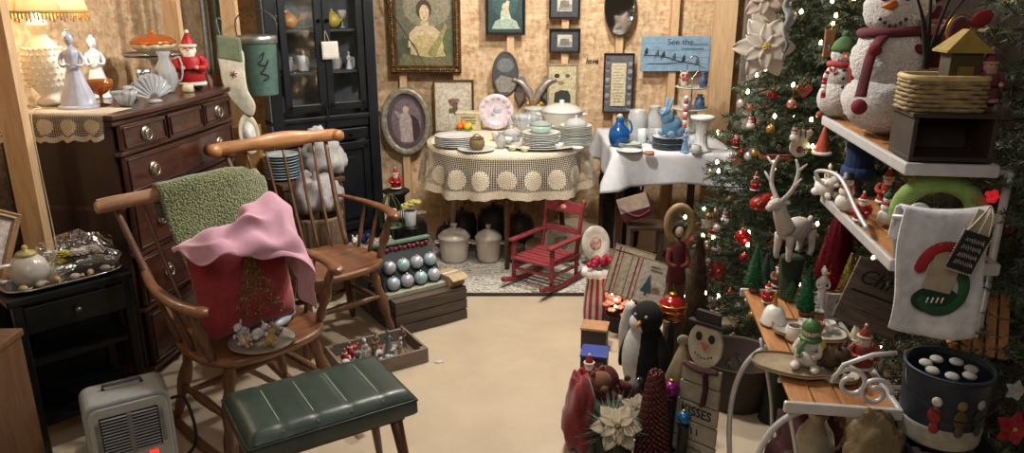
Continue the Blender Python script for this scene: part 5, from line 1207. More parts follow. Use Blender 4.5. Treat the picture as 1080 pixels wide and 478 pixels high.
# wooden crate, ornament case, tray of figures
OLDW = WOOD('#3a302a', '#5f5147', 'x', .7)
fl = G(420, 352); fr_ = G(490, 333); ang2 = math.atan2(fr_.y-fl.y, fr_.x-fl.x)
ctr = (fl+fr_)/2; nx, ny = -sin(ang2), cos(ang2); Wc = (fr_-fl).length+.02
cc = V((ctr.x+nx*.16+.015, ctr.y+ny*.16-.05, 0)); crate('wooden_crate', Wc, .30, .17, 'weathered grey slatted crate turned as a stand for the ornament case', (cc.x, cc.y, 0), ang2, OLDW, 3)
qc = Matrix.Translation(cc) @ Matrix.Rotation(ang2, 4, 'Z')
build_top = solo('crate_board', B().box((0, 0, .176), (Wc-.005, .295, .01)), OLDW, 'grey board laid over the weathered crate', 'board', cc, ang2)
p = qc @ V((.158, -.06, .182))
t = T('cardboard_carton', 'small open tan carton on the end of the weathered crate', 'carton', p, ang2+.1); build('body', B().box((0, 0, .03), (.10, .12, .06)), M('#a68d6c', .8), t, bev=.002); build('flap', B().box((-.0, -.075, .055), (.1, .05, .003), rx=R(25)), M('#b59f80', .8), t); build('tape', B().box((0, 0, .0605), (.1, .02, .001)), M('#cfc9bb', .3), t)
p = qc @ V((-.05, .02, .182))
t = T('ornament_case', 'open green-lidded case with two rows of silvery blue baubles', 'case', p, ang2, sc=1.2); cw, chh = .27, .20
build('tray', B().box((0, 0, .008), (cw, .10, .016)), M('#14191c', .5), t, bev=.003)
bk = B().box((0, .0, .10), (cw, .012, chh), rx=R(-38)); build('backboard', bk, M('#161d22', .6), t)
build('green_lid', B().box((0, .06, .188), (cw+.015, .03, .014)), M('#5f7d70', .35, coat=.4), t, bev=.004); build('front_sill', B().box((0, -.075, .012), (cw+.01, .04, .024)), M('#a9a996', .5), t, bev=.004)
b = B()
for k in range(12): b.ball((-cw/2+.02+k*.021, .038, .165+.006*(k % 2)), .009, 8, 6)
build('red_berries', b, M('#7d1a20', .4), t)
for r_ in range(2):
    for k in range(4):
        yy = -.055+.044*r_; zz = .055+.056*r_
        o = T('silver_bauble', 'silvery blue bauble in the %s row of the open case' % ('lower' if r_ == 0 else 'upper'), 'bauble', t.matrix_basis @ V((-.096+.064*k+.006*r_, yy-.008, zz)), ang2, 'silvery blue baubles in the open case', sc=1.2)
        build('ball', B().ball((0, 0, 0), .0285, 18, 12), M(['#a9bcc6', '#b4b3be', '#9fc0c4', '#b9bdc4'][(k+r_) % 4], .35, .25, var=.05), o); build('cap', B().lathe([(.007, .026), (.007, .034), (0, .034)], seg=10), SIL, o)
fl = G(372, 396); fr_ = G(447, 374); a3 = math.atan2(fr_.y-fl.y, fr_.x-fl.x)
cc = V((G(392, 378).x+.03, G(392, 378).y-.03, 0))
crate('shallow_tray_crate', .40, .27, .075, 'shallow grey wooden tray full of small figures beside the footstool', cc, R(32), WOOD('#5d5148', '#85776a', 'x', .7), 1)
qc = Matrix.Translation(cc) @ Matrix.Rotation(R(32), 4, 'Z')
rg = random.Random(9)
for k in range(8):
    x, y = -.13+.055*(k % 6)*1.0, -.06+.06*(k // 3); x = -.15+.042*k; y = .05*sin(k*1.9)
    santa('tray_santa', .085, 'tiny red santa lying among the figures in the shallow tray', qc @ V((x, y, .018)), rg.random()*6, group='tiny santas in the shallow tray') if k in (0, 1) else lady('tray_figure', .10+.015*(k % 3), M(['#8a7458', '#6d7a78', '#b5ada0', '#6b5345'][k % 4], .5), 'tiny standing figure among the others in the shallow wooden tray', qc @ V((x, y, .0155)), rg.random()*6, group='tiny figures in the shallow tray')
for k in range(16):
    p = qc @ V((rg.uniform(-.16, .17), rg.uniform(-.1, .1), .03+.02*rg.random())); b = B().ball((0, 0, 0), (.022, .014, .012), 10, 7).ball((.018, 0, .008), .009, 8, 6)
    solo('china_trinket', b, M(['#c9c7c0', '#aeb3ae', '#7d8f86', '#9a3a34'][k % 4], .4), 'small china trinket lying loose in the shallow wooden tray', 'trinket', p, rg.random()*6, 'loose china trinkets in the shallow tray')
# things by the hutch foot: linen heap, basket boxes, gnome, bird cage, dove
c = P(333, 190, 4.3)
t = T('plate_rack', 'stack of striped blue and white plates behind the empty armchair', 'plate rack', (0, 0, 0)) if False else None
p = P(292, 190, 4.15); bx = solo('wooden_chest', B().box((0, 0, .3), (.36, .28, .6)).box((0, 0, .61), (.38, .30, .03)), WOOD('#3a2a1e', '#5c4431', 'x'), 'brown wooden chest behind the empty armchair carrying linens', 'chest', (-1.21, 4.18, 0), R(40), bev=.004)
for k in range(9):
    solo('striped_saucer', plate_mesh(.10, up=.012), [M('#b8c2c6', .3), M('#7f9aa6', .3)][k % 2], 'blue or white saucer in the tall stack on the brown chest', 'saucer', (-1.31, 4.13, .627+.016*k), 0, 'blue and white saucers stacked on the chest')
def lump(r, seed, amp=.35, f=2.2, seg=28, ring=18):
    b = B().ball((0, 0, 0), 1, seg, ring)
    b.v = [V((v.x*r[0], v.y*r[1], max(-r[2]*.6, v.z*r[2])))*(1+amp*noise.noise(v*f+V((seed, 0, 0)))+.5*amp*noise.noise(v*f*2.6+V((0, seed, 0)))) for v in b.v]
    lo = min(v.z for v in b.v); b.v = [V((v.x, v.y, v.z-lo)) for v in b.v]; return b
solo('linen_heap', lump((.12, .11, .15), 2), M('#b5b5b3', .95, bump=.3, bscale=60), 'heap of white linen on the brown chest behind the empty armchair', 'linen', (-1.09, 4.20, .627), R(40))
solo('lace_cloth', lump((.125, .12, .13), 7), M('#a5a1a2', .95, bump=.5, bscale=90), 'folded greyish lace cloth heaped in the round tan basket', 'linen', (-1.07, 3.90, .49), R(35))
solo('linen_basket', B().shell([(.11, 0), (.12, .01), (.135, .46), (.14, .48)], .012, flute=.02, nf=26, seg=104), M('#7d6a52', .85, bump=.6, bscale=60), 'round tan basket holding the greyish lace cloth', 'basket', (-1.07, 3.90, 0))
c = P(362, 232, 3.85); solo('white_wicker_box', B().box((0, 0, .14), (.28, .18, .28)), M('#8d8274', .8, bump=.6, bscale=45), 'pale wicker box behind the arm of the empty armchair', 'box', (c.x+.12, 3.98, 0), R(30), bev=.006)
q3 = Matrix.Translation(V((c.x+.12, 3.98, .285))) @ Matrix.Rotation(R(30), 4, 'Z')
for k, (x, y, m, s_, lb) in enumerate(((-.10, -.03, WHT, 1.3, 'white china cat on the pale wicker box'), (-.03, .02, M('#1f2a5a', .4), 1.2, 'dark blue china hen on the pale wicker box'), (.06, -.05, WHT, 1.1, 'white china lamb at the front of the pale wicker box'), (.10, .03, M('#2d2c2b', .5), 1.2, 'black and white china cow on the pale wicker box'))): critter('china_animal', lb, q3 @ V((x, y, 0)), k, m, s_)
p = (-.72, 4.22); t = T('wire_lantern', 'green wire lantern stand with tall bars beside the hutch', 'lantern', (p[0], p[1], .0)); WI = M('#3c4a30', .5, .4)
build('base', B().lathe([(.07, 0), (.07, .015), (.02, .03), (.015, .3), (.07, .31), (.07, .32)], seg=20), WI, t)
for k in range(8): a = 2*pi*k/8; build('bar', B().tube([(.065*cos(a), .065*sin(a), .32), (.068*cos(a), .068*sin(a), .42), (.03*cos(a), .03*sin(a), .49), (0, 0, .51)], .0035, 6, 4), WI, t)
build('ring', B().tube([(.068*cos(2*pi*k/20), .068*sin(2*pi*k/20), .42) for k in range(20)], .003, 6, closed=True), WI, t)
p = (-.62, 4.32); t = T('yellow_flower_pot', 'pale yellow silk flowers in a glass on a thin stand', 'flower', (p[0], p[1], 0)); build('stand', B().lathe([(.06, 0), (.06, .012), (.012, .02), (.012, .26), (.05, .27), (.05, .28)], seg=20), BLACK, t); build('glass', B().shell([(.03, .28), (.034, .29), (.038, .38)], .003), GLS, t)
for k in range(3):
    b = B()
    for j in range(9): a = 2*pi*j/9; b.ball((.03*(k-1)+.022*cos(a), .01*k+.022*sin(a), .405+.012*k+.004*(j % 2)), (.02, .02, .008), 8, 6)
    build('bloom', b, M('#b8b068', .8), t)
p = P(418, 205, 4.75); t = santa('gnome_figure', .15, 'red-hatted gnome figure standing beside the hutch under the oval portrait', (p.x, 4.75, .40), 0); solo('dark_pedestal', B().lathe([(.09, 0), (.09, .02), (.06, .05), (.055, .36), (.09, .39), (.09, .3985)], seg=24), M('#201a18', .5), 'dark turned pedestal under the red-hatted gnome', 'pedestal', (p.x, 4.75, 0))
p = P(428, 222, 4.5); t = T('china_swan', 'white china dove resting on a dark round pot', 'figurine', (p.x, 4.5, .272), R(30)); build('body', B().ball((0, 0, .035), (.085, .045, .035), 16, 10).ball((-.08, 0, .06), (.028, .024, .024), 12, 8), EN, t); build('tail', B().ball((.1, 0, .03), (.045, .03, .01), 10, 6), EN, t); build('beak', B().tube([(-.1, 0, .06), (-.122, 0, .055)], [.007, .001], 6), GOLD, t)
t = T('dark_pot', 'wide dark pot under the white china dove', 'pot', (p.x, 4.5, .018)); build('body', B().shell([(.09, 0), (.11, .02), (.135, .12), (.13, .22), (.11, .24)], .008), M('#191818', .4), t); build('lid', B().lathe([(.115, .24), (.1, .25), (0, .2535)], seg=28), M('#22201f', .4), t)
c = P(405, 250, 3.75)
solo('grey_cushion', B().ball((0, 0, .04), (.13, .10, .05), 20, 12), M('#a3a7a3', .9), 'small pale grey cushion leaning behind the ornament case', 'cushion', (c.x-.01, 3.72, .2), R(30), rx=R(35)); solo('grey_chest', B().box((0, 0, .1), (.3, .2, .2)), M('#5f5c5a', .7), 'low grey box behind the ornament case', 'box', (c.x, 3.78, 0), R(32), bev=.004)

b = B().sheet([[(-.02+.01*i, -.012+.008*j, .0035+.002*sin(i*2+j)) for i in range(5)] for j in range(4)]); p = G(463, 382, 0)
solo('paper_scrap', b, M('#d2cabc', .8), 'tiny white scrap of paper lying on the bare tan floor', 'paper scrap', (p.x, p.y, 0), .4, solid=.001)
# ------------------------------------------------------------------ christmas trees
NEED = [M('#3c4a34', .7, var=.4, scale=25), M('#56634a', .7, var=.4, scale=25), M('#2b382a', .7, var=.4, scale=25)]
def xmas_tree(label, loc, h, prof, nb, seed, nl=18, length=.03, zmin=.12, mats=NEED):
    rg = random.Random(seed); t = T('christmas_tree', label, 'christmas tree', loc)
    b = B(); br = B(); tips = []
    for i in range(nb):
        q = (i+.5)/nb; z = zmin+(h-zmin)*(1-(1-q)**.5)*1.0 if False else zmin+(h-zmin)*q**1.25
        R_ = prof(z)*rg.uniform(.72, 1.08); a = i*2.39996+rg.uniform(-.3, .3)
        d = V((cos(a), sin(a), 0)); lift = rg.uniform(-.12, .22)
        pts = [V((0, 0, z)), d*R_*.5+V((0, 0, z+R_*.5*lift+.02)), d*R_+V((0, 0, z+R_*lift-.03*R_/.5))]
        pts = catmull(pts, 4); tips.append((pts[-1], d)); br.tube(pts, [.006, .004, .002], 5)
        side = V((-d.y, d.x, 0)); segs = [(pts[0], pts[-1], 1)]
        path = [(pts[k], pts[k+1]) for k in range(len(pts)-1)]
        tw = []
        for k in range(1, 7):
            p = pts[min(len(pts)-1, int(k/7*len(pts))+1)]
            for sg in (-1, 1):
                L = R_*.32*(1.15-k/8)+.03; e = p+(d*.6+side*sg*.8+V((0, 0, rg.uniform(-.2, .3)))).normalized()*L; tw.append((p, e))
        for p, e in path[2:]+tw:
            v = e-p; L = v.length; vn = v.normalized(); n_ = max(5, int(L/.0034*nl/18))
            for j in range(n_):
                s0 = p+v*(j+rg.random())/n_; w = V((rg.gauss(0, 1), rg.gauss(0, 1), rg.gauss(0, 1))); w = (w-vn*w.dot(vn)).normalized()
                e2 = s0+(vn*.55+w*.85)*length*rg.uniform(.7, 1.2); pr = vn.cross(w)*.0025
                b.cur = rg.choice((0, 0, 1, 2)); b.add([s0-pr, s0+pr, e2], [(0, 1, 2)], False)
    build('trunk', B().tube([(0, 0, 0), (0, 0, h)], [.03, .008], 8), M('#3a2a1c', .8), t)
    build('branches', br, M('#33271b', .8), t); build('foliage', b, mats, t)
    s_ = B()
    for k in range(4): s_.box((.13*cos(k*pi/2), .13*sin(k*pi/2), .02), (.26, .03, .03), rz=k*pi/2)
    build('stand', s_, M('#2a3a2a', .6), t)
    return t, [(p+V(loc), d) for p, d in tips]
P1 = lambda z: max(.03, .57-.25*z)
P2 = lambda z: .54*max(.05, 1-(z/2.75)**2.2)
P3 = lambda z: max(.04, .68-.27*z)
TL1 = (1.31, 3.38, 0)
tr1, tips1 = xmas_tree('lit green christmas tree hung with ornaments beside the white-clothed table', TL1, 2.2, P1, 330, 11)
tr2, tips2 = xmas_tree('dark green christmas tree with big warm bulbs beside the metal rack', (1.74, 2.05, 0), 2.5, P2, 330, 12)
tr3, tips3 = xmas_tree('tall green christmas tree standing behind the big white snowman', (1.93, 4.08, 0), 2.45, P3, 230, 13)
BULB = M('#ffdfae', .4, var=0, emit=26)
def string(label, tips, n, r, seed, cx, facing):
    rg = random.Random(seed); t = T('string_lights', label, 'string lights', (cx[0], cx[1], 0)); o0 = None
    pts = [p for p, d in tips if d.dot(facing) > -.1]; rg.shuffle(pts); pts = sorted(pts[:n], key=lambda p: p.z)
    for p in pts:
        l = p-V((cx[0], cx[1], 0))+V((0, -.012, .01))
        if o0 is None: o0 = o = build('bulb', B().lathe([(0, 0), (r*.8, r*.5), (r, r*1.2), (r*.7, r*2.2), (0, r*2.9)], seg=8), BULB, t)
        else: o = o0.copy(); COL.objects.link(o); o.parent = t
        o.location = l
    w = B()
    for p, e in zip(pts, pts[1:]):
        a, c = p-V((cx[0], cx[1], 0)), e-V((cx[0], cx[1], 0))
        if (a-c).length < 2: w.tube([a, (a+c)/2-V((0, 0, .03)), c], .0018, 4, 3)
    build('wire', w, M('#1f3a22', .6), t); return t
string('warm white string lights winding over the tree beside the white-clothed table', tips1, 78, .0075, 1, TL1, V((-.5, -.85, 0)))
string('warm string lights with large bulbs on the dark tree beside the metal rack', tips2, 30, .011, 2, (1.74, 2.05, 0), V((-.9, -.4, 0)))
string('warm string lights on the tall tree behind the big snowman', tips3, 40, .008, 3, (1.93, 4.08, 0), V((-.5, -.85, 0)))
def near_tip(px, py, tips=tips1, Y0=2.6, Y1=3.45):      # the branch end nearest to a line of sight
    best = None
    for p, d in tips:
        if p.y > Y1 or p.y < Y0: continue
        v = p-V((0, 0, CH)); f = v.y*cos(TH)-v.z*sin(TH); x = 540+F*v.x/f; y = 239-F*(v.y*sin(TH)+v.z*cos(TH))/f
        e = (x-px)**2+(y-py)**2
        if best is None or e < best[0]: best = (e, p)
    return best[1]
RB = M('#9c1418', .2, .35, coat=.6); SB = M('#aab0b8', .18, .8); GB_ = M('#a8843c', .25, .8)
def hang(px, py, r, m, label, Y=None, name='hanging_ornament', **k):
    p = near_tip(px, py-6); Y = Y or p.y-.02; c = P(px, py, Y); return ornament(name, r, m, label, c, **k)
hang(783, 250, .034, RB, 'plain glossy red ball on the lit tree above the bottle brush trees')
t = hang(709, 326, .062, RB, 'very large red and gold banded ball ornament by the striped bag', Y=2.86)
for z, rr in ((-.022, .0584), (0, .0622), (.022, .0584)): build('gold_band', B().lathe([(rr*.99, z-.006), (rr*1.01, z-.005), (rr*1.01, z+.005), (rr*.99, z+.006)], seg=32), GB_, t)
l = t.location; solo('ball_riser', B().lathe([(.05, 0), (.05, .012), (.018, .03), (.016, l.z-.095), (.03, l.z-.0575), (.034, l.z-.0535)], seg=20), BLACK, 'dark turned riser under the very large red and gold banded ball', 'riser', (l.x, l.y, 0))
t = hang(773, 360, .034, SB, 'silver-blue ball ornament low on the lit tree beside the snowman plank'); build('glitter_band', B().lathe([(.0335, -.01), (.0352, 0), (.0335, .01)], seg=28), M('#5f7f9c', .3, .6), t)
for i, (px, py, r, c, lb) in enumerate([(741, 262, .028, '#b9a49a', 'frosted pinkish ball ornament on the outer branches near the halo figure'), (727, 253, .024, '#a04a4a', 'dusky red ball ornament beside the halo figure'), (757, 292, .03, '#8f1a1e', 'dark red ball ornament low on the lit tree above the cream ball'), (745, 276, .02, '#b7b2aa', 'small pearl ball ornament on the lit tree above the dark red ball'),
        (770, 210, .022, '#9c8a5a', 'small antique gold ball ornament beside the red gift pouch'), (815, 100, .024, '#8a1f20', 'small red ball ornament below the white poinsettia'), (868, 62, .022, '#a8763a', 'copper ball ornament near the top of the lit tree'), (790, 165, .022, '#b9b9bd', 'small silver ball ornament on the lit tree beside the white pedestal vase'), (835, 110, .022, '#a06a5a', 'rosy copper ball ornament in the middle of the lit tree'), (752, 318, .024, '#b3aca0', 'cream ball ornament on the lowest branches of the lit tree')]):
    hang(px, py, r, M(c, .25, .3, coat=.4), lb)
rg = random.Random(21); proto = {}
cand = [(p, d) for p, d in tips1 if d.dot(V((-.5, -.85, 0))) > .2 and .15 < p.z < 1.25]; rg.shuffle(cand)
for k, (p, d) in enumerate(cand[:44]):
    c_, nm, g_ = [('#8a1a1e', 'small dark red ball hanging in the lower branches of the lit tree', 'small dark red balls on the lit tree'), ('#b3aaa0', 'small pale pearl ball hanging in the lower branches of the lit tree', 'small pale pearl balls on the lit tree'), ('#9a7a3a', 'small old gold ball hanging in the branches of the lit tree', 'small old gold balls on the lit tree'), ('#9a5a50', 'small rosy ball hanging in the branches of the lit tree', 'small rosy balls on the lit tree')][k % 4]
    l = p+d*.02+V((0, 0, -.035))
    if k % 4 not in proto: proto[k % 4] = ornament('hanging_ornament', .017, M(c_, .25, .35, coat=.3), nm, l, group=g_)
    else: dup(proto[k % 4], l, sc=rg.uniform(.8, 1.3))
# flat and figured ornaments on the tree
def flat_orn(name, label, cat, px, py, shapes, mats, th=.012, sc=1, Y=None, rz=0, ry=0):
    p = near_tip(px, py); Y = Y or p.y-.02; c = P(px, py, Y); t = T('hanging_'+name, label, cat, c, rz, ry=ry, sc=sc)
    for i, (nm, pts, off) in enumerate(shapes): build(nm, B().at((0, off, 0), rx=pi/2).prism(pts, -th/2, th/2), mats[i], t, bev=.002)
    zt = max(q[1] for nm, pts, off in shapes for q in pts); build('loop', B().tube([(0, 0, zt-.004), (.008, 0, zt+.015), (0, 0, zt+.03), (-.008, 0, zt+.015), (0, 0, zt-.004)], .0015, 5, 4), GOLD, t); return t
CW_ = M('#b9b4a8', .7); TAN = M('#9a6a44', .7)
flat_orn('mitten', 'pale grey mitten ornament with cut fringe on the lit tree', 'ornament', 843, 155, [('mitten', ell(0, 0, .042, .045, 20), 0), ('finger', rect(-.036, .035, -.024, .07), 0), ('finger', rect(-.016, .04, -.004, .075), 0), ('finger', rect(.004, .04, .016, .075), 0), ('finger', rect(.024, .035, .036, .07), 0)], [CW_]*5)
flat_orn('sled', 'long red and tan sled ornament lying along the lit tree branches', 'ornament', 820, 168, [('runner', [(-.09, .035), (-.075, .0), (.05, -.012), (.07, .0), (.055, .004), (-.06, .014)], 0), ('deck', rect(-.05, .012, .05, .022), -.01)], [TAN, M('#8f3a34', .6)])
flat_orn('tag', 'plain brown wooden tag ornament high on the lit tree', 'ornament', 874, 47, [('board', rect(-.02, -.05, .02, .06), 0)], [TAN])
flat_orn('heart', 'coral heart ornament in the middle of the lit tree', 'ornament', 848, 96, [('heart', [(0, -.03), (.035, .005), (.03, .025), (.012, .027), (0, .012), (-.012, .027), (-.03, .025), (-.035, .005)], 0)], [M('#a8553c', .6)])
flat_orn('gingerbread', 'small brown gingerbread ornament beside the silver ball on the lit tree', 'ornament', 777, 172, [('body', [(-.012, -.03), (-.004, -.012), (.004, -.012), (.012, -.03), (.022, -.026), (.014, 0), (.03, .006), (.028, .016), (.012, .014), (.01, .02), (.014, .034), (0, .044), (-.014, .034), (-.01, .02), (-.012, .014), (-.028, .016), (-.03, .006), (-.014, 0), (-.022, -.026)], 0)], [TAN])
flat_orn('bell', 'cream bell-shaped ornament hanging low on the lit tree', 'ornament', 724, 290, [('bell', [(-.04, -.03), (.04, -.03), (.024, -.005), (.014, .035), (-.014, .035), (-.024, -.005)], 0), ('clapper', ell(0, -.036, .009, .009, 10), 0)], [CW_, GOLD])
flat_orn('stocking', 'small dark red stocking ornament beside the halo figure', 'ornament', 722, 275, [('sock', [(-.016, .03), (.016, .03), (.018, -.01), (.04, -.028), (.03, -.042), (-.005, -.036), (-.018, -.01)], 0), ('cuff', rect(-.02, .028, .02, .045), -.001)], [M('#8a2228', .7), CW_])
for px, py, h, lb in ((797, 192, .085, 'small santa ornament on the lit tree above the red gift pouch'), (752, 240, .08, 'small santa ornament on the outer edge of the lit tree'), (777, 148, .08, 'small santa ornament beside the white pedestal vase on the lit tree')):
    p = near_tip(px, py); c = P(px, py, p.y-.03); santa('hanging_santa', h, lb, c-V((0, 0, h/2)), .2, cat='ornament')
for px, py, h, lb in ((838, 140, .075, 'small snowman ornament in the middle of the lit tree'), (765, 228, .075, 'small snowman ornament on the outer branches beside the red ball'), (792, 128, .07, 'small snowman ornament below the white poinsettia')):
    p = near_tip(px, py); c = P(px, py, p.y-.03); snowman('hanging_snowman', h, lb, c-V((0, 0, h/2)), -.2, cat='ornament', arms=False)
# red gift pouch with gold dots
p = near_tip(805, 212); c = P(805, 213, p.y-.05); t = T('hanging_gift_pouch', 'red gift pouch with gold dots among the lit tree branches', 'pouch', c, .3, ry=-.2); GP = M('#8f1a18', .4, coat=.3)
build('pouch', B().ball((0, 0, 0), (.065, .04, .038), 18, 12), GP, t); b = B()
for k in range(10): a = k*2.4; b.ball((.05*cos(a)*.9, -.026-.01*sin(k), .024*sin(a)), .007, 6, 4)
build('gold_dots', b, GOLD, t)
def poinsettia(name, label, c, r, m, n=6, rx=R(80), rz=0, core='#b59a3a', under=None):
    t = T(name, label, 'poinsettia', c, rz, rx=rx)
    for lay, (rr, zz, off) in enumerate(((r, 0, 0), (r*.72, r*.12, .5))):
        for k in range(n):
            a = 2*pi*(k+off)/n; d = V((cos(a), sin(a), 0)); sd = V((-sin(a), cos(a), 0)); g = []
            for i in range(7):
                q = i/6; w = rr*.3*sin(pi*min(1, q*.92+.06))**.8; up = zz+rr*(.22*q-.25*q*q)
                g.append([d*rr*q+sd*w*u+V((0, 0, up+.05*rr*u*u-.02*rr)) for u in (-1, -.5, 0, .5, 1)])
            build('petal', B().sheet(g), m, t, solid=.0015)
    b = B()
    for k in range(9): b.ball((r*.07*cos(k*2.4)*(k/9)**.5*1.5, r*.07*sin(k*2.4)*(k/9)**.5*1.5, r*.18), r*.05, 6, 5)
    build('core', b, M(core, .5), t); return t
c = P(806, 50, 3.22); poinsettia('hanging_poinsettia', 'large white fabric poinsettia beside the lit tree top', c, .135, M('#c4b9ab', .8, var=.05), 6)
c = P(808, -2, 3.28); poinsettia('hanging_poinsettia', 'second cream fabric poinsettia partly above the large white one', c, .105, M('#b9a99b', .8, var=.05), 5)
c = P(832, 14, 3.2); t = T('hanging_icicle', 'long pale crinkled icicle strip hanging beside the poinsettias', 'icicle', c); build('strip', B().tube([(.01*sin(k*1.7), .008*cos(k*2.1), .12-.03*k) for k in range(12)], [.03, .026, .03, .02, .012, .004], 8, 2, flat=.4), M('#a9adb3', .25, .4), t); build('hook', B().tube([(0, 0, .12), (.01, 0, .15), (0, 0, .17)], .002, 5), GOLD, t)
# poinsettia spray on the outer branches
for px, py, r, c_, lb in ((757, 285, .05, '#7f171c', 'deep red poinsettia low on the lit tree'), (746, 236, .035, '#a89f93', 'small cream poinsettia at the outer edge of the lit tree'), (740, 300, .045, '#8a7b6a', 'tan burlap poinsettia near the big banded ball')):
    p = near_tip(px, py); poinsettia('hanging_poinsettia', lb, P(px, py, p.y-.04), r, M(c_, .7), 5, core='#c2a24a')

# ------------------------------------------------------------------ white metal tiered rack
WM = M('#b9b8b8', .4, .2, var=.06); SLATW = WOOD('#8a5c36', '#b07c4c', 'y', .5, 4)
rk0, rka = V((.772, 1.84, 0)), R(-8)
rk = T('tiered_rack', 'white metal rack of three stepped wooden shelves with curled ends', 'rack', rk0, rka)
qr = Matrix.Translation(rk0) @ Matrix.Rotation(rka, 4, 'Z')
SH = {3: (0, .30, 0, .86, .52), 2: (.255, .52, .10, .83, .92), 1: (.27, .49, .14, 1.0, 1.18)}
for k, (x0, x1, y0, y1, z) in SH.items():
    n_ = 4; wd = (x1-x0-.02)/n_
    sh_ = None
    for i in range(n_): build('shelf_slat', B().box((x0+.01+wd*(i+.5), (y0+y1)/2, z-.006), (wd-.006, y1-y0-.02, .012)), SLATW, rk, bev=.002)
    for (cx, cy, lx, ly) in ((x0, (y0+y1)/2, .016, y1-y0) if k != 3 else (x1, (y0+y1)/2, .016, y1-y0), (x1, (y0+y1)/2, .016, y1-y0) if k != 3 else ((x0+x1)/2, y1, x1-x0, .016), ((x0+x1)/2, y0, x1-x0+.016, .016)):
        build('edge_rail', B().box((cx, cy, z-.012), (lx, ly, .034)), WM, rk, bev=.005)
for y in (.17, .80):
    build('post', B().tube([(.54, y, 0), (.54, y, 1.16)], .011, 8), WM, rk)
    build('cross_brace', B().tube([(.54, y, .50), (.01, y, .50)], .008, 8), WM, rk); build('bracket', B().tube([(.54, y, .66), (.45, y, .86), (.27, y, .905)], .008, 8, 4), WM, rk); build('cross_brace', B().tube([(.54, y, 1.16), (.28, y, 1.16)], .008, 8), WM, rk)
for y in (.03, .46):
    build('curved_leg', B().tube([(.12, y, .495), (.04, y, .475), (-.025, y, .41), (-.06, y, .30), (-.065, y, .16), (-.05, y, .0)], .0095, 8, 6), WM, rk)
    build('strut', B().tube([(.01, y, .5), (.07, y, .25), (.09, y, 0)], .006, 8, 4), WM, rk)
def scroll(c, r, turns=1.5, n=30, s_=1): return [(c[0]+s_*r*(1-.72*k/n)*cos(2*pi*turns*k/n), c[1], c[2]+r*(1-.72*k/n)*sin(2*pi*turns*k/n)) for k in range(n+1)]
build('scroll', B().tube([(.26, -.015, .70), (.2, -.015, .69), (.13, -.015, .655)]+[(p[0], p[1], p[2]) for p in scroll((.155, -.015, .60), .05, 1.3, 24, -1)], .0065, 8), WM, rk)
build('scroll', B().tube(scroll((.215, -.03, .585), .045, 1.4), .0065, 8), WM, rk)
build('scroll', B().tube([(.27, .08, .92), (.24, .08, 1.0), (.28, .08, 1.06)]+scroll((.29, .08, 1.06), .03, 1.2, 20), .006, 8), WM, rk)
build('side_arch', B().tube([(.26, .82, .93), (.2, .75, 1.02), (.22, .55, 1.05), (.24, .4, .98), (.245, .3, .95)], .007, 8, 6), WM, rk)
build('towel_bar', B().tube([(.265, .11, .93), (.2, -.01, 1.075), (.43, -.01, 1.075), (.43, .10, .93)], .007, 8), WM, rk)
Z1, Z2, Z3 = 1.186, .926, .526
def on(px, py, z): p = G(px, py, z); return V((p.x, p.y, z))
# top shelf: snowmen
TS = M('#cfcac6', .95, var=.12, scale=80, bump=1, bscale=110, bdist=.02, sheen=.5)
t = T('big_snowman', 'tall white tinsel snowman with dark hat and long burgundy scarf on the rack', 'snowman', tuple(qr @ V((.365, .60, 1.186))), R(-30))
def fuzzy(c, r, seed):
    b = B().ball(c, r, 40, 28); rg = random.Random(seed); b.v = [V(c)+(v-V(c))*(1+rg.uniform(-.035, .035)) for v in b.v]; return b
build('lower_ball', fuzzy((0, 0, .105), (.15, .135, .105), 1), TS, t); build('middle_ball', fuzzy((-.01, 0, .235), (.128, .118, .115), 2), TS, t); build('head', fuzzy((-.02, 0, .395), (.10, .098, .095), 3), TS, t)
build('carrot_nose', B().tube([(-.03, -.09, .40), (-.055, -.155, .395)], [.016, .002], 10), M('#c86a22', .6), t)
for sx in (-1, 1): build('eye', B().ball((-.025+sx*.03, -.09, .425), (.014, .006, .014), 10, 8), M('#22304a', .3), t)
b = B()
for k in range(6): b.ball((-.06+.014*k, -.093, .36-.010*(2.5-abs(k-2.5))), .0055, 6, 5)
build('coal_mouth', b, BLACK, t)
build('top_hat', B().lathe([(.14, .455), (.14, .467), (.095, .47), (.09, .61), (.0, .615)], (.03, .03, 0), seg=28), M('#1d1418', .9), t)
b = B().tube([(-.015+.098*cos(2*pi*k/28), .095*sin(2*pi*k/28), .322+.006*cos(2*pi*k/28)) for k in range(28)], .019, 8, closed=True, flat=.8); sc1 = build('scarf', b, M('#4d1720', .9, bump=.5, bscale=60), t)
build('scarf_tail', B().tube([(-.04, -.09, .318), (-.065, -.125, .27), (-.075, -.14, .20), (-.08, -.15, .13)], [.022, .02, .02, .022], 8, 5, flat=.45), M('#4d1720', .9, bump=.5, bscale=60), sc1)
build('pompom', B().ball((-.08, -.155, .10), .024, 12, 8), M('#6d1c28', .95, bump=.6, bscale=60), sc1); build('pompom', B().ball((-.06, -.13, .27), .02, 12, 8), M('#6d1c28', .95, bump=.6, bscale=60), sc1)
p = on(884, 124, Z1); snowman('small_snowman', .30, 'small white snowman with green cap beside the tall tinsel snowman', (p.x+.0, p.y+.02, Z1), R(-15), body=TS, hat=M('#3f5a34', .9), scarf=M('#8a2a2a', .8), tophat=False, arms=False)
t = T('hanging_candy_cane', 'red and white candy cane propped against the small snowman', 'candy cane', P(879, 85, 2.62), 0); b = B(); cp = catmull([(-.03, 0, -.06), (-.03, 0, .01), (-.018, 0, .035), (.0, 0, .035), (.01, 0, .015)], 6)
for k in range(len(cp)-1): b.mat((k//2) % 2).tube([cp[k], cp[k+1]], .009, 8)
build('cane', b, [RED, WHT], t)
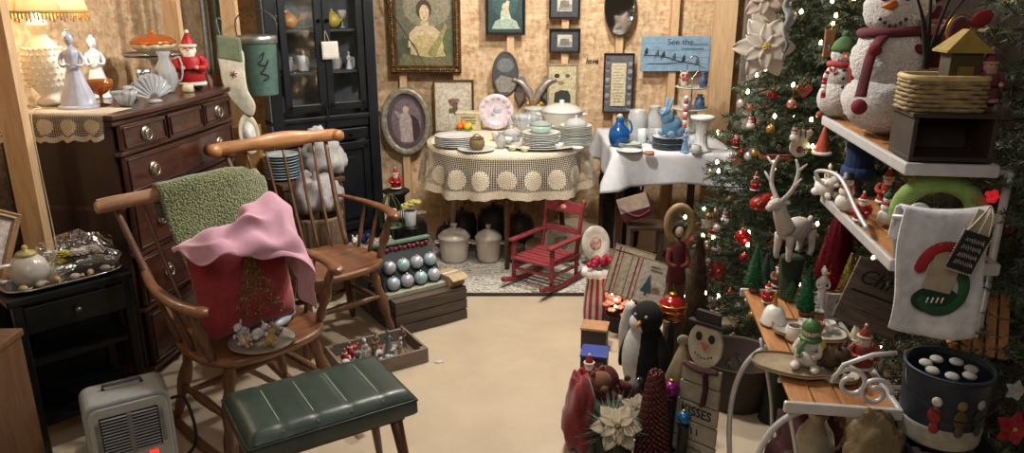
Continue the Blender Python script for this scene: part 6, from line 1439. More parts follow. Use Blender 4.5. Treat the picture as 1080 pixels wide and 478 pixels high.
# wicker basket, house lantern on top shelf; box below
p = on(975, 148, Z1)
t = T('dark_shelf_box', 'dark open wooden box at the near end of the top shelf', 'box', tuple(qr @ V((.38, .235, Z1))), rka); DW = WOOD('#231a14', '#3a2b20', 'x', .6)
for nm, c_, d_ in (('bottom', (0, 0, .006), (.21, .16, .012)), ('top', (0, 0, .124), (.225, .175, .012)), ('side', (-.099, 0, .065), (.012, .16, .106)), ('side', (.099, 0, .065), (.012, .16, .106)), ('back', (0, .075, .065), (.19, .01, .106))): build(nm, B().box(c_, d_), DW, t, bev=.002)
bx = t.location
t = T('wicker_basket', 'pale woven wicker basket on top of the dark shelf box', 'basket', (bx.x-.02, bx.y, Z1+.1305), rka, sc=.88)
b = B(); n_ = 40
for row in range(7):
    z = .006+.0135*row; b.tube([((.108+.006*((k//2+row) % 2))*math.copysign(abs(cos(2*pi*k/n_))**.45, cos(2*pi*k/n_)), (.072+.006*((k//2+row) % 2))*math.copysign(abs(sin(2*pi*k/n_))**.45, sin(2*pi*k/n_)), z) for k in range(n_)], .0068, 6, closed=True)
build('weave', b, M('#8a7650', .7, var=.3), t); build('rim', B().tube([(.112*math.copysign(abs(cos(2*pi*k/n_))**.45, cos(2*pi*k/n_)), .077*math.copysign(abs(sin(2*pi*k/n_))**.45, sin(2*pi*k/n_)), .1) for k in range(n_)], .009, 8, closed=True), M('#b09a6c', .7), t)
build('bottom', B().box((0, 0, .004), (.2, .13, .006)), M('#8a744c', .8), t)
c = V((bx.x+.025, bx.y+.01, Z1+.142))
t = T('house_lantern', 'little dark house lantern with straw roof inside the wicker basket', 'lantern', (c.x, c.y, c.z), rka); build('walls', B().box((0, 0, .07), (.08, .07, .14)), M('#3c3018', .6), t, bev=.002)
build('roof', B().prism([(-.058, -.05), (.058, -.05), (.058, .05), (-.058, .05)], .14, .146).add([(-.056, -.05, .146), (.056, -.05, .146), (.056, .05, .146), (-.056, .05, .146), (0, -.02, .2), (0, .02, .2)], [(0, 1, 4), (1, 2, 5, 4), (2, 3, 5), (3, 0, 4, 5)], False), M('#8a7434', .8, bump=.6, bscale=80), t); build('window', B().box((0, -.036, .08), (.04, .004, .05)), M('#6d5a2a', .4), t); build('door', B().box((-.0, -.036, .03), (.02, .004, .04)), DW, t)
santa('christmas_gnome', .15, 'small pinkish gnome standing beside the house lantern in the wicker basket', (c.x+.06, c.y-.03, Z1+.142), 0, coat=M('#6d3036', .8), trim=M('#a87f78', .8))
p = on(941, 138, Z1); critter('twig_deer', 'rough brown twig animal between the tinsel snowman and the basket', (p.x-.0, p.y+.02, Z1), .4, M('#6d5636', .95, bump=1, bscale=70), 2.0)
# red bundle, hoop and dark branches at the snowman's side
c = P(992, 52, 2.25); santa('hanging_santa', .22, 'dark red plush santa leaning beside the tall snowman and tree', (c.x, 2.28, c.z-.09), -.3, coat=M('#4f141c', .9, bump=.4), trim=M('#8f6a66', .9), lean=R(-8))
c = P(1013, 32, 2.1); t = T('hanging_hoop', 'gold hoop around a dark red heart pillow by the tree', 'ornament', c, sc=.75); build('hoop', B().tube([(.05*cos(2*pi*k/28), 0, .058*sin(2*pi*k/28)) for k in range(28)], .004, 6, closed=True), GOLD, t); build('pillow', B().ball((0, .01, 0), (.042, .02, .05), 16, 10), M('#4d1016', .8, sheen=.3), t); build('bow', B().ball((.07, 0, .04), (.045, .012, .03), 10, 8, ry=-.5), M('#7d1a20', .8), t)
t = T('hanging_branch', 'bare dark branches reaching over the red plush santa', 'branch', P(985, 20, 2.2))
for e in ((-.03, .0, .16), (.05, -.02, .14), (.11, 0, .1), (-.08, -.02, .08)): build('twig', B().tube([(0, 0, -.14), (e[0]*.4, 0, 0), e], [.007, .005, .002], 6, 4), M('#1d1511', .9), t)
# middle shelf
p = on(915, 212, Z2); c0 = V((p.x+.0, p.y+.10, Z2))
t = T('blue_knit_hat', 'tall dark blue ribbed knit hat on a stand on the middle shelf', 'hat', c0, sc=.9); build('hat', B().lathe([(.05, .07), (.058, .08), (.05, .15), (.052, .2), (.03, .235), (.0, .24)], seg=48, flute=.04, nf=16), M('#14294a', .95, bump=.4), t); build('brim', B().lathe([(.055, .065), (.064, .08), (.062, .11), (.052, .115)], seg=48, flute=.03, nf=16), M('#1a3256', .95), t); build('stand', B().lathe([(.045, 0), (.045, .01), (.02, .02), (.02, .07), (.04, .075)], seg=20), DW, t)
p = on(893, 224, Z2); snowman('shelf_snowman', .13, 'little white snowman with orange scarf before the blue knit hat', (p.x, p.y+.02, Z2), -.4, scarf=M('#b5563c', .8), tophat=True, arms=False)
p = on(880, 214, Z2); critter('white_bear', 'small white plush bear beside the little orange-scarfed snowman', (p.x-.0, p.y+.08, Z2), .3, SNOW, 1.6); 
p = on(935, 240, Z2); snowman('shelf_snowman', .11, 'tiny white snowman with green hat at the near end of the middle shelf', (p.x+.01, p.y+.03, Z2), -.3, hat=M('#2f4a34', .9), scarf=M('#8a2f2a', .8), tophat=False, arms=False)
p = on(942, 225, Z2); santa('shelf_santa', .13, 'small santa in an orange-red coat beside the green-hatted snowman', (p.x+.02, p.y+.10, Z2), -.3, coat=M('#9a3a26', .8))
p = on(960, 190, Z2); t = T('leaf_bowl', 'dim yellow-green bowl at the back of the middle shelf', 'bowl', (p.x-.04, p.y-.1, Z2)); build('bowl', B().shell(bprof('bowl', .06, .06), .004), M('#5f5f2c', .5), t); build('fruit', B().ball((0, 0, .05), (.04, .04, .03), 12, 8), M('#7a7434', .6), t)
# white reindeer standing out before the tree
c = P(835, 258, 2.62)
t = T('white_reindeer', 'white papery reindeer with tall antlers in front of the lit tree', 'reindeer', (c.x, 2.60, .635), R(-55)); WD = M('#b3aca6', .9, bump=.7, bscale=60)
b = B().ball((0, 0, .16), (.04, .085, .045), 18, 12).tube([(0, -.06, .17), (0, -.10, .23), (0, -.115, .27)], [.035, .026, .022], 12, 4).ball((0, -.135, .275), (.022, .04, .022), 14, 10).ball((0, -.17, .268), (.013, .016, .013), 10, 8)
for sx in (-1, 1):
    for y in (-.06, .065): b.tube([(sx*.024, y, .15), (sx*.026, y+(.012 if y > 0 else -.004), .08), (sx*.026, y, .055)], [.018, .011, .009], 8, 3)
build('body', b, WD, t)
for sx in (-1, 1):
    build('antler', B().tube([(sx*.012, -.115, .29), (sx*.045, -.11, .34), (sx*.05, -.10, .40), (sx*.035, -.1, .44)], [.009, .008, .007, .004], 8, 4).tube([(sx*.045, -.11, .34), (sx*.075, -.115, .38)], [.006, .003], 6).tube([(sx*.05, -.1, .4), (sx*.08, -.1, .43)], [.006, .003], 6), WD, t); build('ear', B().ball((sx*.028, -.112, .285), (.014, .005, .008), 8, 6), WD, t)
build('tail', B().ball((0, .088, .18), (.012, .014, .018), 8, 6), WD, t)
solo('tree_stump_stand', B().lathe([(.06, 0), (.05, .05), (.03, .5), (.045, .68), (.04, .689)], seg=24, flute=.04, nf=9), M('#1f2a1c', .9, bump=.5), 'dark green stump stand hidden in the tree under the white reindeer', 'stand', (c.x, 2.60, 0))
# lower shelf
ZZ = Z3+.002
p = on(838, 380, ZZ)
def tray(label, loc, rz, lx, ly, m, neck=0):
    t = T('ceramic_tray', label, 'tray', loc, rz); o1 = []
    for k in range(56):
        a = 2*pi*k/56; x, y = cos(a), sin(a); w = 1-neck*math.exp(-((x-.35)/.22)**2); o1.append((lx*math.copysign(abs(x)**.8, x), ly*w*math.copysign(abs(y)**.8, y)))
    b = B().sheet([[(x*.02, y*.02, .005) for x, y in o1], [(x*.85, y*.8, .005) for x, y in o1], [(x*.96, y*.95, .016) for x, y in o1], [(x, y, .018) for x, y in o1], [(x*.97, y*.95, .008) for x, y in o1], [(x*.8, y*.75, .0) for x, y in o1], [(x*.02, y*.02, 0) for x, y in o1]], True)
    build('dish', b, m, t); build('rim', B().tube([(x*.985, y*.98, .0185) for x, y in o1], .003, 6, closed=True), M('#6d5a3c', .5), t); return t
TR1 = on(848, 392, ZZ); tray('cream fiddle-shaped ceramic tray at the near end of the bottom shelf', (TR1.x, TR1.y, ZZ), R(-25), .155, .075, M('#a3937a', .35, coat=.3), .45)
TR2 = on(850, 357, ZZ); tray('white ceramic tray of cups behind the fiddle-shaped tray', (TR2.x+.02, TR2.y+.03, ZZ), R(-20), .12, .075, M('#b0aaa0', .35, coat=.3))
for k, (dx, dy, m) in enumerate(((-.05, .0, TAN), (-.01, .02, WHT), (.03, .0, M('#8f4a3a', .5)), (.07, .01, WHT))): vessel('tiny_cup', 'cup', .02, .035, m, ['tan tiny cup first on the white ceramic tray', 'white tiny cup beside the tan one on the tray', 'rust-red tiny cup on the white ceramic tray', 'white tiny cup last on the white ceramic tray'][k], 'cup', (TR2.x+.02+dx, TR2.y+.03+dy, ZZ+.007))
# green-hatted snowbird
t = T('green_hat_snowman', 'kneeling white snowman figurine in a green hat and scarf on the trays', 'snowman', (TR1.x+.015, TR1.y+.02, ZZ+.0085), R(-30), sc=.82); WS = M('#b7b0a8', .4, coat=.3); GH = M('#3d6a34', .5, coat=.2)
b = B().ball((0, 0, .035), (.05, .045, .035), 16, 10).ball((0, .008, .085), (.036, .034, .04), 16, 10).ball((0, 0, .14), (.03, .03, .03), 16, 10)
for sx in (-1, 1): b.tube([(sx*.03, 0, .1), (sx*.045, -.02, .07), (sx*.02, -.045, .055)], [.013, .013, .012], 8, 4).ball((sx*.035, -.04, .014), (.02, .035, .014), 10, 8)
build('body', b, WS, t); build('hat', B().lathe([(.033, .148), (.034, .158), (.026, .178), (.01, .19), (0, .192)], seg=20), GH, t); build('hat_tuft', B().tube([(0, 0, .188), (-.006, 0, .215)], [.006, .003], 6), M('#3a2a1a', .8), t)
build('scarf', B().tube([(.031*cos(2*pi*k/20), .031*sin(2*pi*k/20), .114) for k in range(20)], .009, 8, closed=True).tube([(-.015, -.03, .112), (-.028, -.042, .08), (-.03, -.044, .05)], [.01, .011, .012], 8, 4, flat=.5), GH, t)
build('nose', B().tube([(0, -.028, .14), (0, -.05, .138)], [.006, .001], 6), M('#c8742a', .5), t); build('yellow_sack', B().ball((.045, .0, .075), (.016, .022, .04), 12, 8), M('#b58f2c', .5), t)
for sx in (-1, 1): build('eye', B().ball((sx*.01, -.028, .149), .0035, 6, 5), BLACK, t)
p = on(884, 402, ZZ); critter('brown_squirrel', 'dark brown carved squirrel at the narrow end of the cream tray', (p.x-.01, p.y+.03, ZZ+.02), .5, M('#3a2a18', .7), 1.7)
p = on(913, 398, ZZ); santa('ceramic_santa', .15, 'ceramic santa bust with red hood and white beard near the metal scrolls', (p.x+.0, p.y+.04, ZZ), -.2, coat=M('#7a2a22', .5), trim=M('#b5a898', .5))
p = on(816, 343, ZZ); t = T('white_bell', 'white ceramic bell with gold handle on the bottom shelf', 'bell', (p.x+.005, p.y+.02, ZZ)); build('bell', B().shell([(.046, 0), (.044, .006), (.036, .04), (.026, .058), (.008, .066)], .003), WHT, t); build('handle', B().lathe([(.006, .064), (.009, .075), (.005, .085), (.009, .1), (.004, .12), (0, .122)], seg=14), GOLD, t)
vessel('white_mug', 'jar', .03, .05, WHT, 'plain white mug in front of the white ceramic bell', 'mug', (p.x+.03, p.y-.11, ZZ), handle=1, rz=-1)
for px, py, h, r, c_, lb in ((796, 308, .20, .042, '#1c5a34', 'tall dark green bottle brush tree at the far end of the bottom shelf'), (850, 333, .19, .045, '#14603a', 'bright green bottle brush tree behind the white ceramic tray'), (808, 300, .13, .034, '#24422c', 'small dull green bottle brush tree next to the tall dark one'), (835, 318, .11, .034, '#2d5a34', 'short green bottle brush tree between bell and bright green tree'), (893, 318, .19, .036, '#8a7a2c', 'golden yellow bottle brush tree before the red glitter cone'), (905, 345, .25, .045, '#4a4038', 'dark brown frosted bottle brush tree beside the word board')):
    p = on(px, py, Z3); bottle_tree('bottle_brush_tree', h, r, lb, (p.x, p.y+.01, Z3), c_)
p = on(868, 330, Z3); lady('white_angel', .16, WHT, 'white ceramic angel behind the bright green bottle brush tree', (p.x, p.y+.03, Z3), -.2)
p = on(826, 310, Z3); santa('carved_santa', .11, 'small carved santa with golden trim beside the short green tree', (p.x, p.y+.06, Z3), -.3, coat=M('#6d4a2a', .6))
p = on(805, 326, Z3); santa('red_elf', .085, 'tiny red elf sitting beside the white ceramic bell', (p.x+.03, p.y+.05, Z3), -.3)
p = on(889, 342, Z3); t = T('square_framed_print', 'small white framed print of a santa face on the bottom shelf', 'picture', (p.x+.0, p.y+.04, Z3+.048), R(-12), rx=R(-10)); build('frame', frame_ring(B(), .10, .095, .012, .012), M('#a39c98', .6), t); art('print', t, [('#8f9590', rect(-.04, -.038, .04, .038)), ('#b3aca4', ell(0, -.005, .026, .028)), ('#a07a68', ell(.004, .006, .014, .012)), ('#7a2a2a', [(-.018, .012), (.02, .012), (.016, .03), (-.008, .028)])], -.003)
p = on(880, 305, Z3); t = T('red_glitter_cone', 'tall dark red glitter cone tree at the back of the bottom shelf', 'cone tree', (p.x+.02, p.y+.06, Z3)); RG = M('#5c0a1a', .25, .5, var=.6, scale=260); build('cone', B().lathe([(.085, .03), (.08, .05), (.05, .2), (.016, .33), (0, .35)], seg=30), RG, t); build('foot', B().lathe([(.04, 0), (.04, .01), (.015, .02), (.015, .03)], seg=18), GOLD, t); build('star', B().ball((0, 0, .355), (.018, .008, .018), 8, 6), M('#a3122c', .3, .5), t)
for k, (px, py) in enumerate(((876, 285), (893, 300))): ornament('red_glitter_ball', .036, M('#8f0f2a', .25, .5, var=.4, scale=300), ['deep red glitter ball resting by the glitter cone', 'second deep red glitter ball in front of the glitter cone'][k], (t.location.x-.06+.05*k, t.location.y-.09-.05*k, Z3+.0365))
# word board
t = T('word_board', 'weathered grey-brown board with dark cursive lettering behind the towel', 'sign', P(932, 284, 2.22), R(-12), rx=R(-6), ry=R(18), sc=.85); BD = WOOD('#4a4039', '#6d6056', 'x', .8)
for k in range(4): build('plank', B().box((0, 0, -.13+.065*k), (.24, .014, .062)), BD, t, bev=.002)
text(t, 'Chri', .085, BLACK, (-.02, -.009, .03), (R(90), 0, 0), .001, .25); build('dark_bar', B().box((-.02, -.0085, -.03), (.16, .003, .008)), BLACK, t)
t.location.z = Z3+.18
# towel with wreath
tl = T('hanging_towel', 'white towel with an appliqued green and red wreath hung from the rack end', 'towel', qr @ V((.315, -.012, 1.08)), rka+R(3))
g = []
for i in range(25):
    row = []; t_ = i/24
    for j in range(17):
        u = -1+j/8
        if t_ < .2: q_ = t_/.2; y, z = .028, -.08+.08*q_
        elif t_ < .32: q_ = (t_-.2)/.12; y, z = .028*cos(pi*q_)-.0, .016*sin(pi*q_)
        else: q_ = (t_-.32)/.68; y, z = -.028-.012*q_, -.30*q_
        row.append((u*.105*(1+.04*max(0, -z)/.3)+.006*sin(z*20), y+.005*sin(u*5+z*12)*(1 if t_ > .3 else 0), z+.012*u*u-.025*(u*.5+.5)*(1 if t_ > .3 else 0)*(-z/.3)))
    g.append(row)
build('cloth', B().sheet(g), M('#c4c3c6', .95, bump=.6, bscale=200, sheen=.3), tl, solid=.006)
b = B()
for k in range(30):
    a = -2.6+3.6*k/30; b.ball((.005+.052*cos(a), -.05, -.175+.06*sin(a)), (.014, .004, .014), 8, 5)
build('green_wreath', b.prism([(0, 0), (0, 0), (0, 0)], 0, 0) if False else b, M('#1f4a2c', .9), tl)
b = B()
for k in range(12): a = 1.2+1.9*k/12; b.ball((.0+.058*cos(a), -.052, -.13+.066*sin(a)), (.016, .006, .016), 8, 6)
build('red_ribbon', b, M('#8f1a1c', .8), tl)
build('dark_patch', B().at((-.008, -.047, -.205), rx=pi/2).prism(ell(0, 0, .058, .036, 24), 0, .004), M('#173220', .9), tl); build('kraft_tag', B().at((.0, -.052, -.12), rx=pi/2, ry=R(12)).prism(rect(-.035, -.06, .035, .06), 0, .004), M('#9a8d74', .9), tl)
b = B()
for k in range(4): b.tube([(-.03+.012*k, -.053, -.212), (-.026+.012*k, -.053, -.197)], .0022, 5)
build('pale_letters', b, WHT, tl)
# chalk sign
cs = T('hanging_chalk_sign', 'small tilted chalkboard sign with white lettering and beaded edge', 'sign', P(1021, 266, 1.70), rka, ry=R(17))
build('board', B().box((0, 0, 0), (.062, .008, .10)), M('#16161a', .8), cs, bev=.002); b = B()
for k in range(15):
    for sx in (-1, 1): b.ball((sx*.034, -.002, -.05+.0071*k), .0028, 6, 4)
    if k < 9: b.ball((-.028+.007*k, -.002, -.053), .0028, 6, 4)
build('beaded_edge', b, M('#a39b8c', .6), cs)
b = B(); rg = random.Random(4)
for k in range(4):
    z = .03-.02*k; x0 = -.022; b.tube([(x0+.0028*j, -.0048, z+(.0065 if j % 2 else -.0055)*rg.uniform(.6, 1.1)) for j in range(17)], .00085, 5)
build('chalk_lettering', b, M('#c9c7c0', .8), cs)
build('cord', B().tube([(-.025, 0, .05), (-.01, .0, .10), (.0, .01, .12), (.012, 0, .1), (.025, 0, .05)], .002, 5, 4), CREAM, cs)
for k, sx in enumerate((-1, 1)): build('kraft_strip', B().box((sx*.014+.004, .012, .075), (.022, .003, .06)), M('#a39880', .8), cs)
# green wreath plate and the red berry cluster
c = P(995, 212, 1.98); t = T('green_wreath', 'pale green knitted wreath behind the top of the white towel', 'wreath', (c.x, 2.0, Z2+.105), R(-8), rx=R(0)); build('ring', B().tube([(.10*cos(2*pi*k/30), 0, .085*sin(2*pi*k/30)) for k in range(30)], .028, 12, closed=True), M('#7a9550', .95, bump=.7, bscale=60), t); build('holly', B().ball((.0, -.03, -.07), (.03, .008, .02), 8, 6), M('#7a1a1c', .6), t)
c = P(1046, 207, 1.95); t = T('hanging_berry_pick', 'glowing red berry cluster with tan leaves near the towel top', 'berry pick', c)
for k in range(5): build('berry', B().ball((.012*cos(k*1.3), -.006*(k % 2), .012*sin(k*1.3)), .009, 8, 6), M('#c0222a', .3, emit=.5), t)
for k in range(3): build('leaf', B().ball((-.03+.012*k, .004, -.01-.012*k), (.022, .004, .01), 8, 6, ry=.4*k), M('#8a6a44', .7), t)
# snowman bucket on a dark crate
crate('dark_crate', .24, .22, .45, 'dark wooden crate carrying the snowman bucket', (1.195, 1.80, 0), rka, WOOD('#1a1512', '#2c231c', 'x', .7), 3)
t = T('snowman_bucket', 'dark blue ribbed bucket painted with snowmen and a pale base', 'bucket', (1.175, 1.79, .4515), rka, sc=.80)
bb = B(); pr = [(.118, 0), (.122, .01)]+[(.123+.0006*k+(.0025 if k % 2 else 0), .012+.0145*k) for k in range(17)]+[(.134, .265)]
build('pail', B().shell(pr, .004, seg=40), M('#15202c', .6, var=.2), t)
build('pale_base', B().lathe([(r+.0012, z) for r, z in pr[1:8]], seg=40), M('#8f8a7c', .7), t); build('rim', B().tube([(.135*cos(2*pi*k/36), .135*sin(2*pi*k/36), .266) for k in range(36)], .005, 8, closed=True), M('#22303f', .5), t)
build('bail_handle', B().tube([(-.135, 0, .25), (-.14, -.09, .2), (0, -.16, .14), (.14, -.09, .2), (.135, 0, .25)], .003, 6, 6), M('#3a3a3c', .4, .8), t)
def onbucket(a, z, r=.133): return (r*sin(a), -r*cos(a), z)
for k, (a, c1, c2) in enumerate(((-.55, '#b5b0a4', '#7a1f22'), (.0, '#6d5a34', '#4a3a22'), (.5, '#8f8d86', '#2a2a2c'))):
    b = B(); b.mat(0).ball(onbucket(a, .185), (.016, .008, .018), 10, 8, rz=a); b.mat(1).ball(onbucket(a, .135), (.022, .008, .032), 10, 8, rz=a).ball(onbucket(a+.02, .09), (.016, .007, .02), 8, 6, rz=a); build('painted_figure', b, [M(c1, .7), M(c2, .7)], t)
b = B()
for k in range(9): b.ball((.07*cos(k*.9), .07*sin(k*.9)*.9, .255), (.022, .024, .012), 10, 7)
build('white_filling', b, M('#a3a19b', .9, bump=.5), t)
# slatted sled piece right of towel, red drape
t = T('slatted_sled', 'orange-brown slatted wooden sled behind the snowman bucket', 'sled', (1.345, 1.955, .715), R(-25), rx=R(-40))
for k in range(5): build('slat', B().box((-.06+.03*k, 0, 0), (.024, .012, .20)), WOOD('#7d5026', '#a06c38', 'z', .5), t, bev=.002)
for z in (-.07, .07): build('batten', B().box((0, .012, z), (.16, .012, .022)), WOOD('#5a3a1e', '#7a5028', 'x', .5), t)
solo('sled_trestle', B().box((0, 0, .28), (.16, .05, .56)).box((0, 0, .57), (.18, .10, .02)), DW, 'dark wooden trestle holding up the slatted sled', 'trestle', (1.46, 2.0, 0), R(-8), bev=.003)
# under the bottom shelf
p = on(866, 472, 0); vessel('cream_jug', 'vase', .06, .19, M('#8f8674', .4, coat=.3), 'cream stoneware jug on the floor under the rack', 'jug', (.94, 2.0, .2105), handle=1)
def lump2(r, seed, amp=.3, f=2.2): return lump(r, seed, amp, f, 30, 20)
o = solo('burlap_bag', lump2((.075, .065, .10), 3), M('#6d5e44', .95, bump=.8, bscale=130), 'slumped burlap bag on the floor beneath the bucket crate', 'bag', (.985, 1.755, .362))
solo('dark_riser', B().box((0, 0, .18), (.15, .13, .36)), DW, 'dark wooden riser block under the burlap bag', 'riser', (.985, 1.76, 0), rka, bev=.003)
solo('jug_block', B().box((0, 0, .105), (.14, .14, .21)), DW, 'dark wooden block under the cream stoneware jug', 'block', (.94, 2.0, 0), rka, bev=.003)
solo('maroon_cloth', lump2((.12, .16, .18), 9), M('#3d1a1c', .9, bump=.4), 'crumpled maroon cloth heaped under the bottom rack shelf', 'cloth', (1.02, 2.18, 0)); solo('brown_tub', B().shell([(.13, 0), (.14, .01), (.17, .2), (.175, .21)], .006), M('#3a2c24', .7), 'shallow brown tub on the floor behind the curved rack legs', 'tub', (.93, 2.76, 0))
t = T('vine_tangle', 'tangle of pale vines hanging from the near rack end', 'vine', (0, 0, 0)) if False else None
poinsettia('hanging_poinsettia', 'dark red poinsettia low on the dark tree beyond the bucket', P(1068, 452, 1.72), .05, M('#8a1722', .6), 5); poinsettia('hanging_poinsettia', 'pale frosted flower on the dark tree beyond the bucket', P(1071, 412, 1.75), .03, M('#9a9a98', .6), 5)
for k, (px, py, c_, lb) in enumerate(((1048, 100, '#7d6a3a', 'dim gold ball on the dark tree beside the house lantern'), (1062, 240, '#4a2024', 'wine red ball on the dark tree beside the chalk sign'), (1030, 160, '#9a8a58', 'pale gold ball on the dark tree above the towel'))): 
    q_ = near_tip(px, py, tips2, 1.6, 2.6); ornament('hanging_ornament', .026, M(c_, .3, .5), lb, P(px, py, q_.y-.02))

# ------------------------------------------------------------------ floor cluster in front of the lit tree
def fl(px, py, dy=0): p = G(px, py, 0); return V((p.x, p.y+dy, 0))
# popcorn-striped bag with red blooms
p = fl(630, 346, .06); t = T('striped_gift_bag', 'red and white striped bag with white fur top holding red blooms', 'gift bag', p, .1, sc=1.15)
b = B(); n_ = 24
for k in range(n_):
    b.mat(k % 2); a0, a1 = 2*pi*k/n_, 2*pi*(k+1)/n_
    pr = [(.058, 0), (.062, .06), (.058, .14), (.048, .2), (.052, .24)]
    b.sheet([[(r*cos(a), r*sin(a)*.7, z) for a in (a0, (a0+a1)/2, a1)] for r, z in pr])
build('bag', b, [M('#b3aaa4', .7), M('#8f2a2c', .7)], t); b = B()
for k in range(16): b.ball((.056*cos(2*pi*k/16), .042*sin(2*pi*k/16), .245+.004*(k % 2)), .02, 10, 7)
build('fur_trim', b, SNOW, t)
b = B(); rg = random.Random(2)
for k in range(22): b.ball((rg.uniform(-.05, .05), rg.uniform(-.035, .035), .27+rg.uniform(0, .045)), rg.uniform(.011, .018), 8, 6)
build('red_blooms', b, M('#9c1436', .6, var=.3), t)
# pink lit flowers in a dark basket
p = fl(646, 352, .05); p.x += .035; t = T('lit_flower_basket', 'dark basket of glowing pink flowers with tiny lights', 'basket', p)
build('basket', B().shell([(.05, 0), (.055, .01), (.07, .08), (.072, .09)], .005, flute=.03, nf=18, seg=72), M('#2c2420', .8), t)
rg = random.Random(6); PK = M('#d88a72', .6, emit=.25)
for k in range(24):
    a, r = k*2.4, .075*(k/24)**.5; z = .11+.09*(1-(k/24))+rg.uniform(-.01, .01); x, y = r*cos(a), r*sin(a); b = B()
    for j in range(5): b.ball((x+.013*cos(2*pi*j/5), y+.013*sin(2*pi*j/5), z), (.011, .011, .006), 6, 5)
    build('flower', b, PK, t)
for k in range(9): a = k*2.1; build('bulb', B().ball((.06*cos(a), .06*sin(a)-.01, .13+.012*k), .006, 8, 6), BULB, t)
lamp('flower_basket_glow', (p.x, p.y-.09, .22), .22, (1, .55, .4), .02)
# boxes
p = fl(628, 402, .06); t = T('photo_gift_box', 'dark printed box with a bright blue lid at the edge of the aisle', 'box', p, R(-12)); build('body', B().box((0, 0, .053), (.115, .11, .106)), M('#221d22', .5), t, bev=.002); build('blue_lid', B().box((0, 0, .112), (.12, .115, .012)), M('#27408f', .4), t, bev=.002); art('print', t, [('#6d4a44', rect(-.045, .01, .045, .09)), ('#a37a66', ell(-.005, .06, .018, .022)), ('#8f2a2c', ell(-.005, .085, .02, .012))], -.0555)
p2 = fl(630, 378, .13); t = T('tan_lidded_box', 'dark box with pale wooden lid behind the blue-lidded box', 'box', p2, R(-14)); build('body', B().box((0, 0, .05), (.12, .10, .10)), M('#2b2428', .5), t, bev=.002); build('lid', B().box((0, 0, .106), (.128, .108, .012)), M('#a8805c', .6), t, bev=.002)
santa('santa_doll', .16, 'small santa doll standing before the blue-lidded box', fl(621, 412, .02), -.2, coat=M('#8a1c20', .8))
# black and white plush: penguin-like doll
p = fl(682, 424, .06); t = T('plush_penguin', 'black plush penguin with white flank and pale feet beside the striped bag', 'plush toy', p, R(-40)); PB = M('#0b0b0d', .95, bump=.6, bscale=70); PWH = M('#bfc0c0', .95, bump=.6, bscale=70)
build('body', B().ball((0, 0, .17), (.085, .08, .17), 20, 14).ball((0, -.01, .36), (.065, .065, .07), 18, 12), PB, t)
build('white_front', B().ball((-.03, -.035, .18), (.06, .055, .145), 16, 12).ball((-.02, -.04, .34), (.042, .04, .045), 14, 10), PWH, t)
for sx in (-1, 1): build('flipper', B().ball((sx*.09, -.01, .2), (.022, .04, .1), 12, 8, ry=sx*-.25), PB, t); build('foot', B().ball((sx*.045, -.06, .018), (.04, .06, .018), 12, 8), M('#a9b5b9', .9), t); build('eye', B().ball((sx*.025, -.066, .385), .007, 8, 6), M('#9a9a98', .2), t)
build('beak', B().tube([(0, -.06, .36), (0, -.1, .35)], [.014, .002], 8), M('#b5742a', .6), t); build('white_stripe', B().tube([(-.075, -.02, .40), (-.10, -.02, .28), (-.105, -.01, .12)], [.02, .024, .018], 10, 4), PWH, t)
t = T('grey_mouse_plush', 'grey plush mouse in a red scarf propped against the plush penguin', 'plush toy', fl(672, 398, -.02)+V((.0, -.04, .0)), -.3); t.location = fl(666, 440, .0); GM = M('#4d4b49', .95)
build('body', B().ball((0, 0, .06), (.035, .032, .06), 14, 10).ball((0, -.006, .14), (.03, .032, .03), 14, 10), GM, t); build('scarf', B().tube([(.028*cos(2*pi*k/16), .028*sin(2*pi*k/16), .112) for k in range(16)], .01, 8, closed=True), M('#6d1f22', .9), t)
for sx in (-1, 1): build('ear', B().ball((sx*.024, 0, .168), (.014, .005, .016), 8, 6), GM, t)
# printed boards
def board(label, px, py, w, h, Y, rz, ry, shapes, z0=0.0, edge='#7a6a54'):
    c = P(px, py, Y); t = T('printed_board', label, 'sign', (c.x, Y, max(z0, c.z)), rz, rx=R(-14), ry=ry); build('panel', B().box((0, 0, 0), (w, .012, h)), M(edge, .7), t, bev=.002); art('print', t, shapes, -.0065); return t
w, h = .20, .24; bo = board('cream board with red border leaning behind the tree-printed board', 664, 288, w, h, 3.32, R(-8), R(14), [('#b0a690', rect(-w*.47, -h*.47, w*.47, h*.47)), ('#7a2a28', rect(-w*.38, -h*.47, -w*.34, h*.47)), ('#4a4038', rect(-w*.47, h*.36, w*.47, h*.39)), ('#7a2a28', rect(-w*.28, -h*.47, -w*.26, h*.47))], .125)
w, h = .19, .21; bo = board('white board with red stripes and a blue-green tree leaning by the banded ball', 682, 297, w, h, 3.20, R(-10), R(14), [('#b7afa0', rect(-w*.47, -h*.47, w*.47, h*.47)), ('#8a3430', rect(-w*.36, -h*.47, -w*.32, h*.47)), ('#8a3430', rect(-w*.25, -h*.47, -w*.225, h*.47)), ('#2f4a52', [(-.02, -.05), (.035, -.05), (.008, .04)]), ('#4a3a2a', rect(.003, -.065, .013, -.05)), ('#8a6a4a', ell(.05, -.03, .02, .015)), ('#6d6a5c', rect(-.0, .055, .06, .062)), ('#6d6a5c', rect(-.0, .072, .045, .078))], .11)
c = P(657, 252, 3.6); t = T('framed_card', 'small dark framed card with white outline leaning before the milk can', 'picture', (c.x, 3.58, .275), R(-6), rx=R(-8)); build('panel', B().box((0, 0, 0), (.10, .01, .11)), M('#1d1b1c', .6), t); build('frame', frame_ring(B(), .105, .115, .008, .012, y=-.004), M('#8a8680', .6), t)
b = B()
for k in range(4): b.tube([(-.03+.005*j, -.0062, .03-.02*k+.003*(j % 2)) for j in range(13)], .0014, 5)
build('script', b, M('#a8a49c', .6), t)
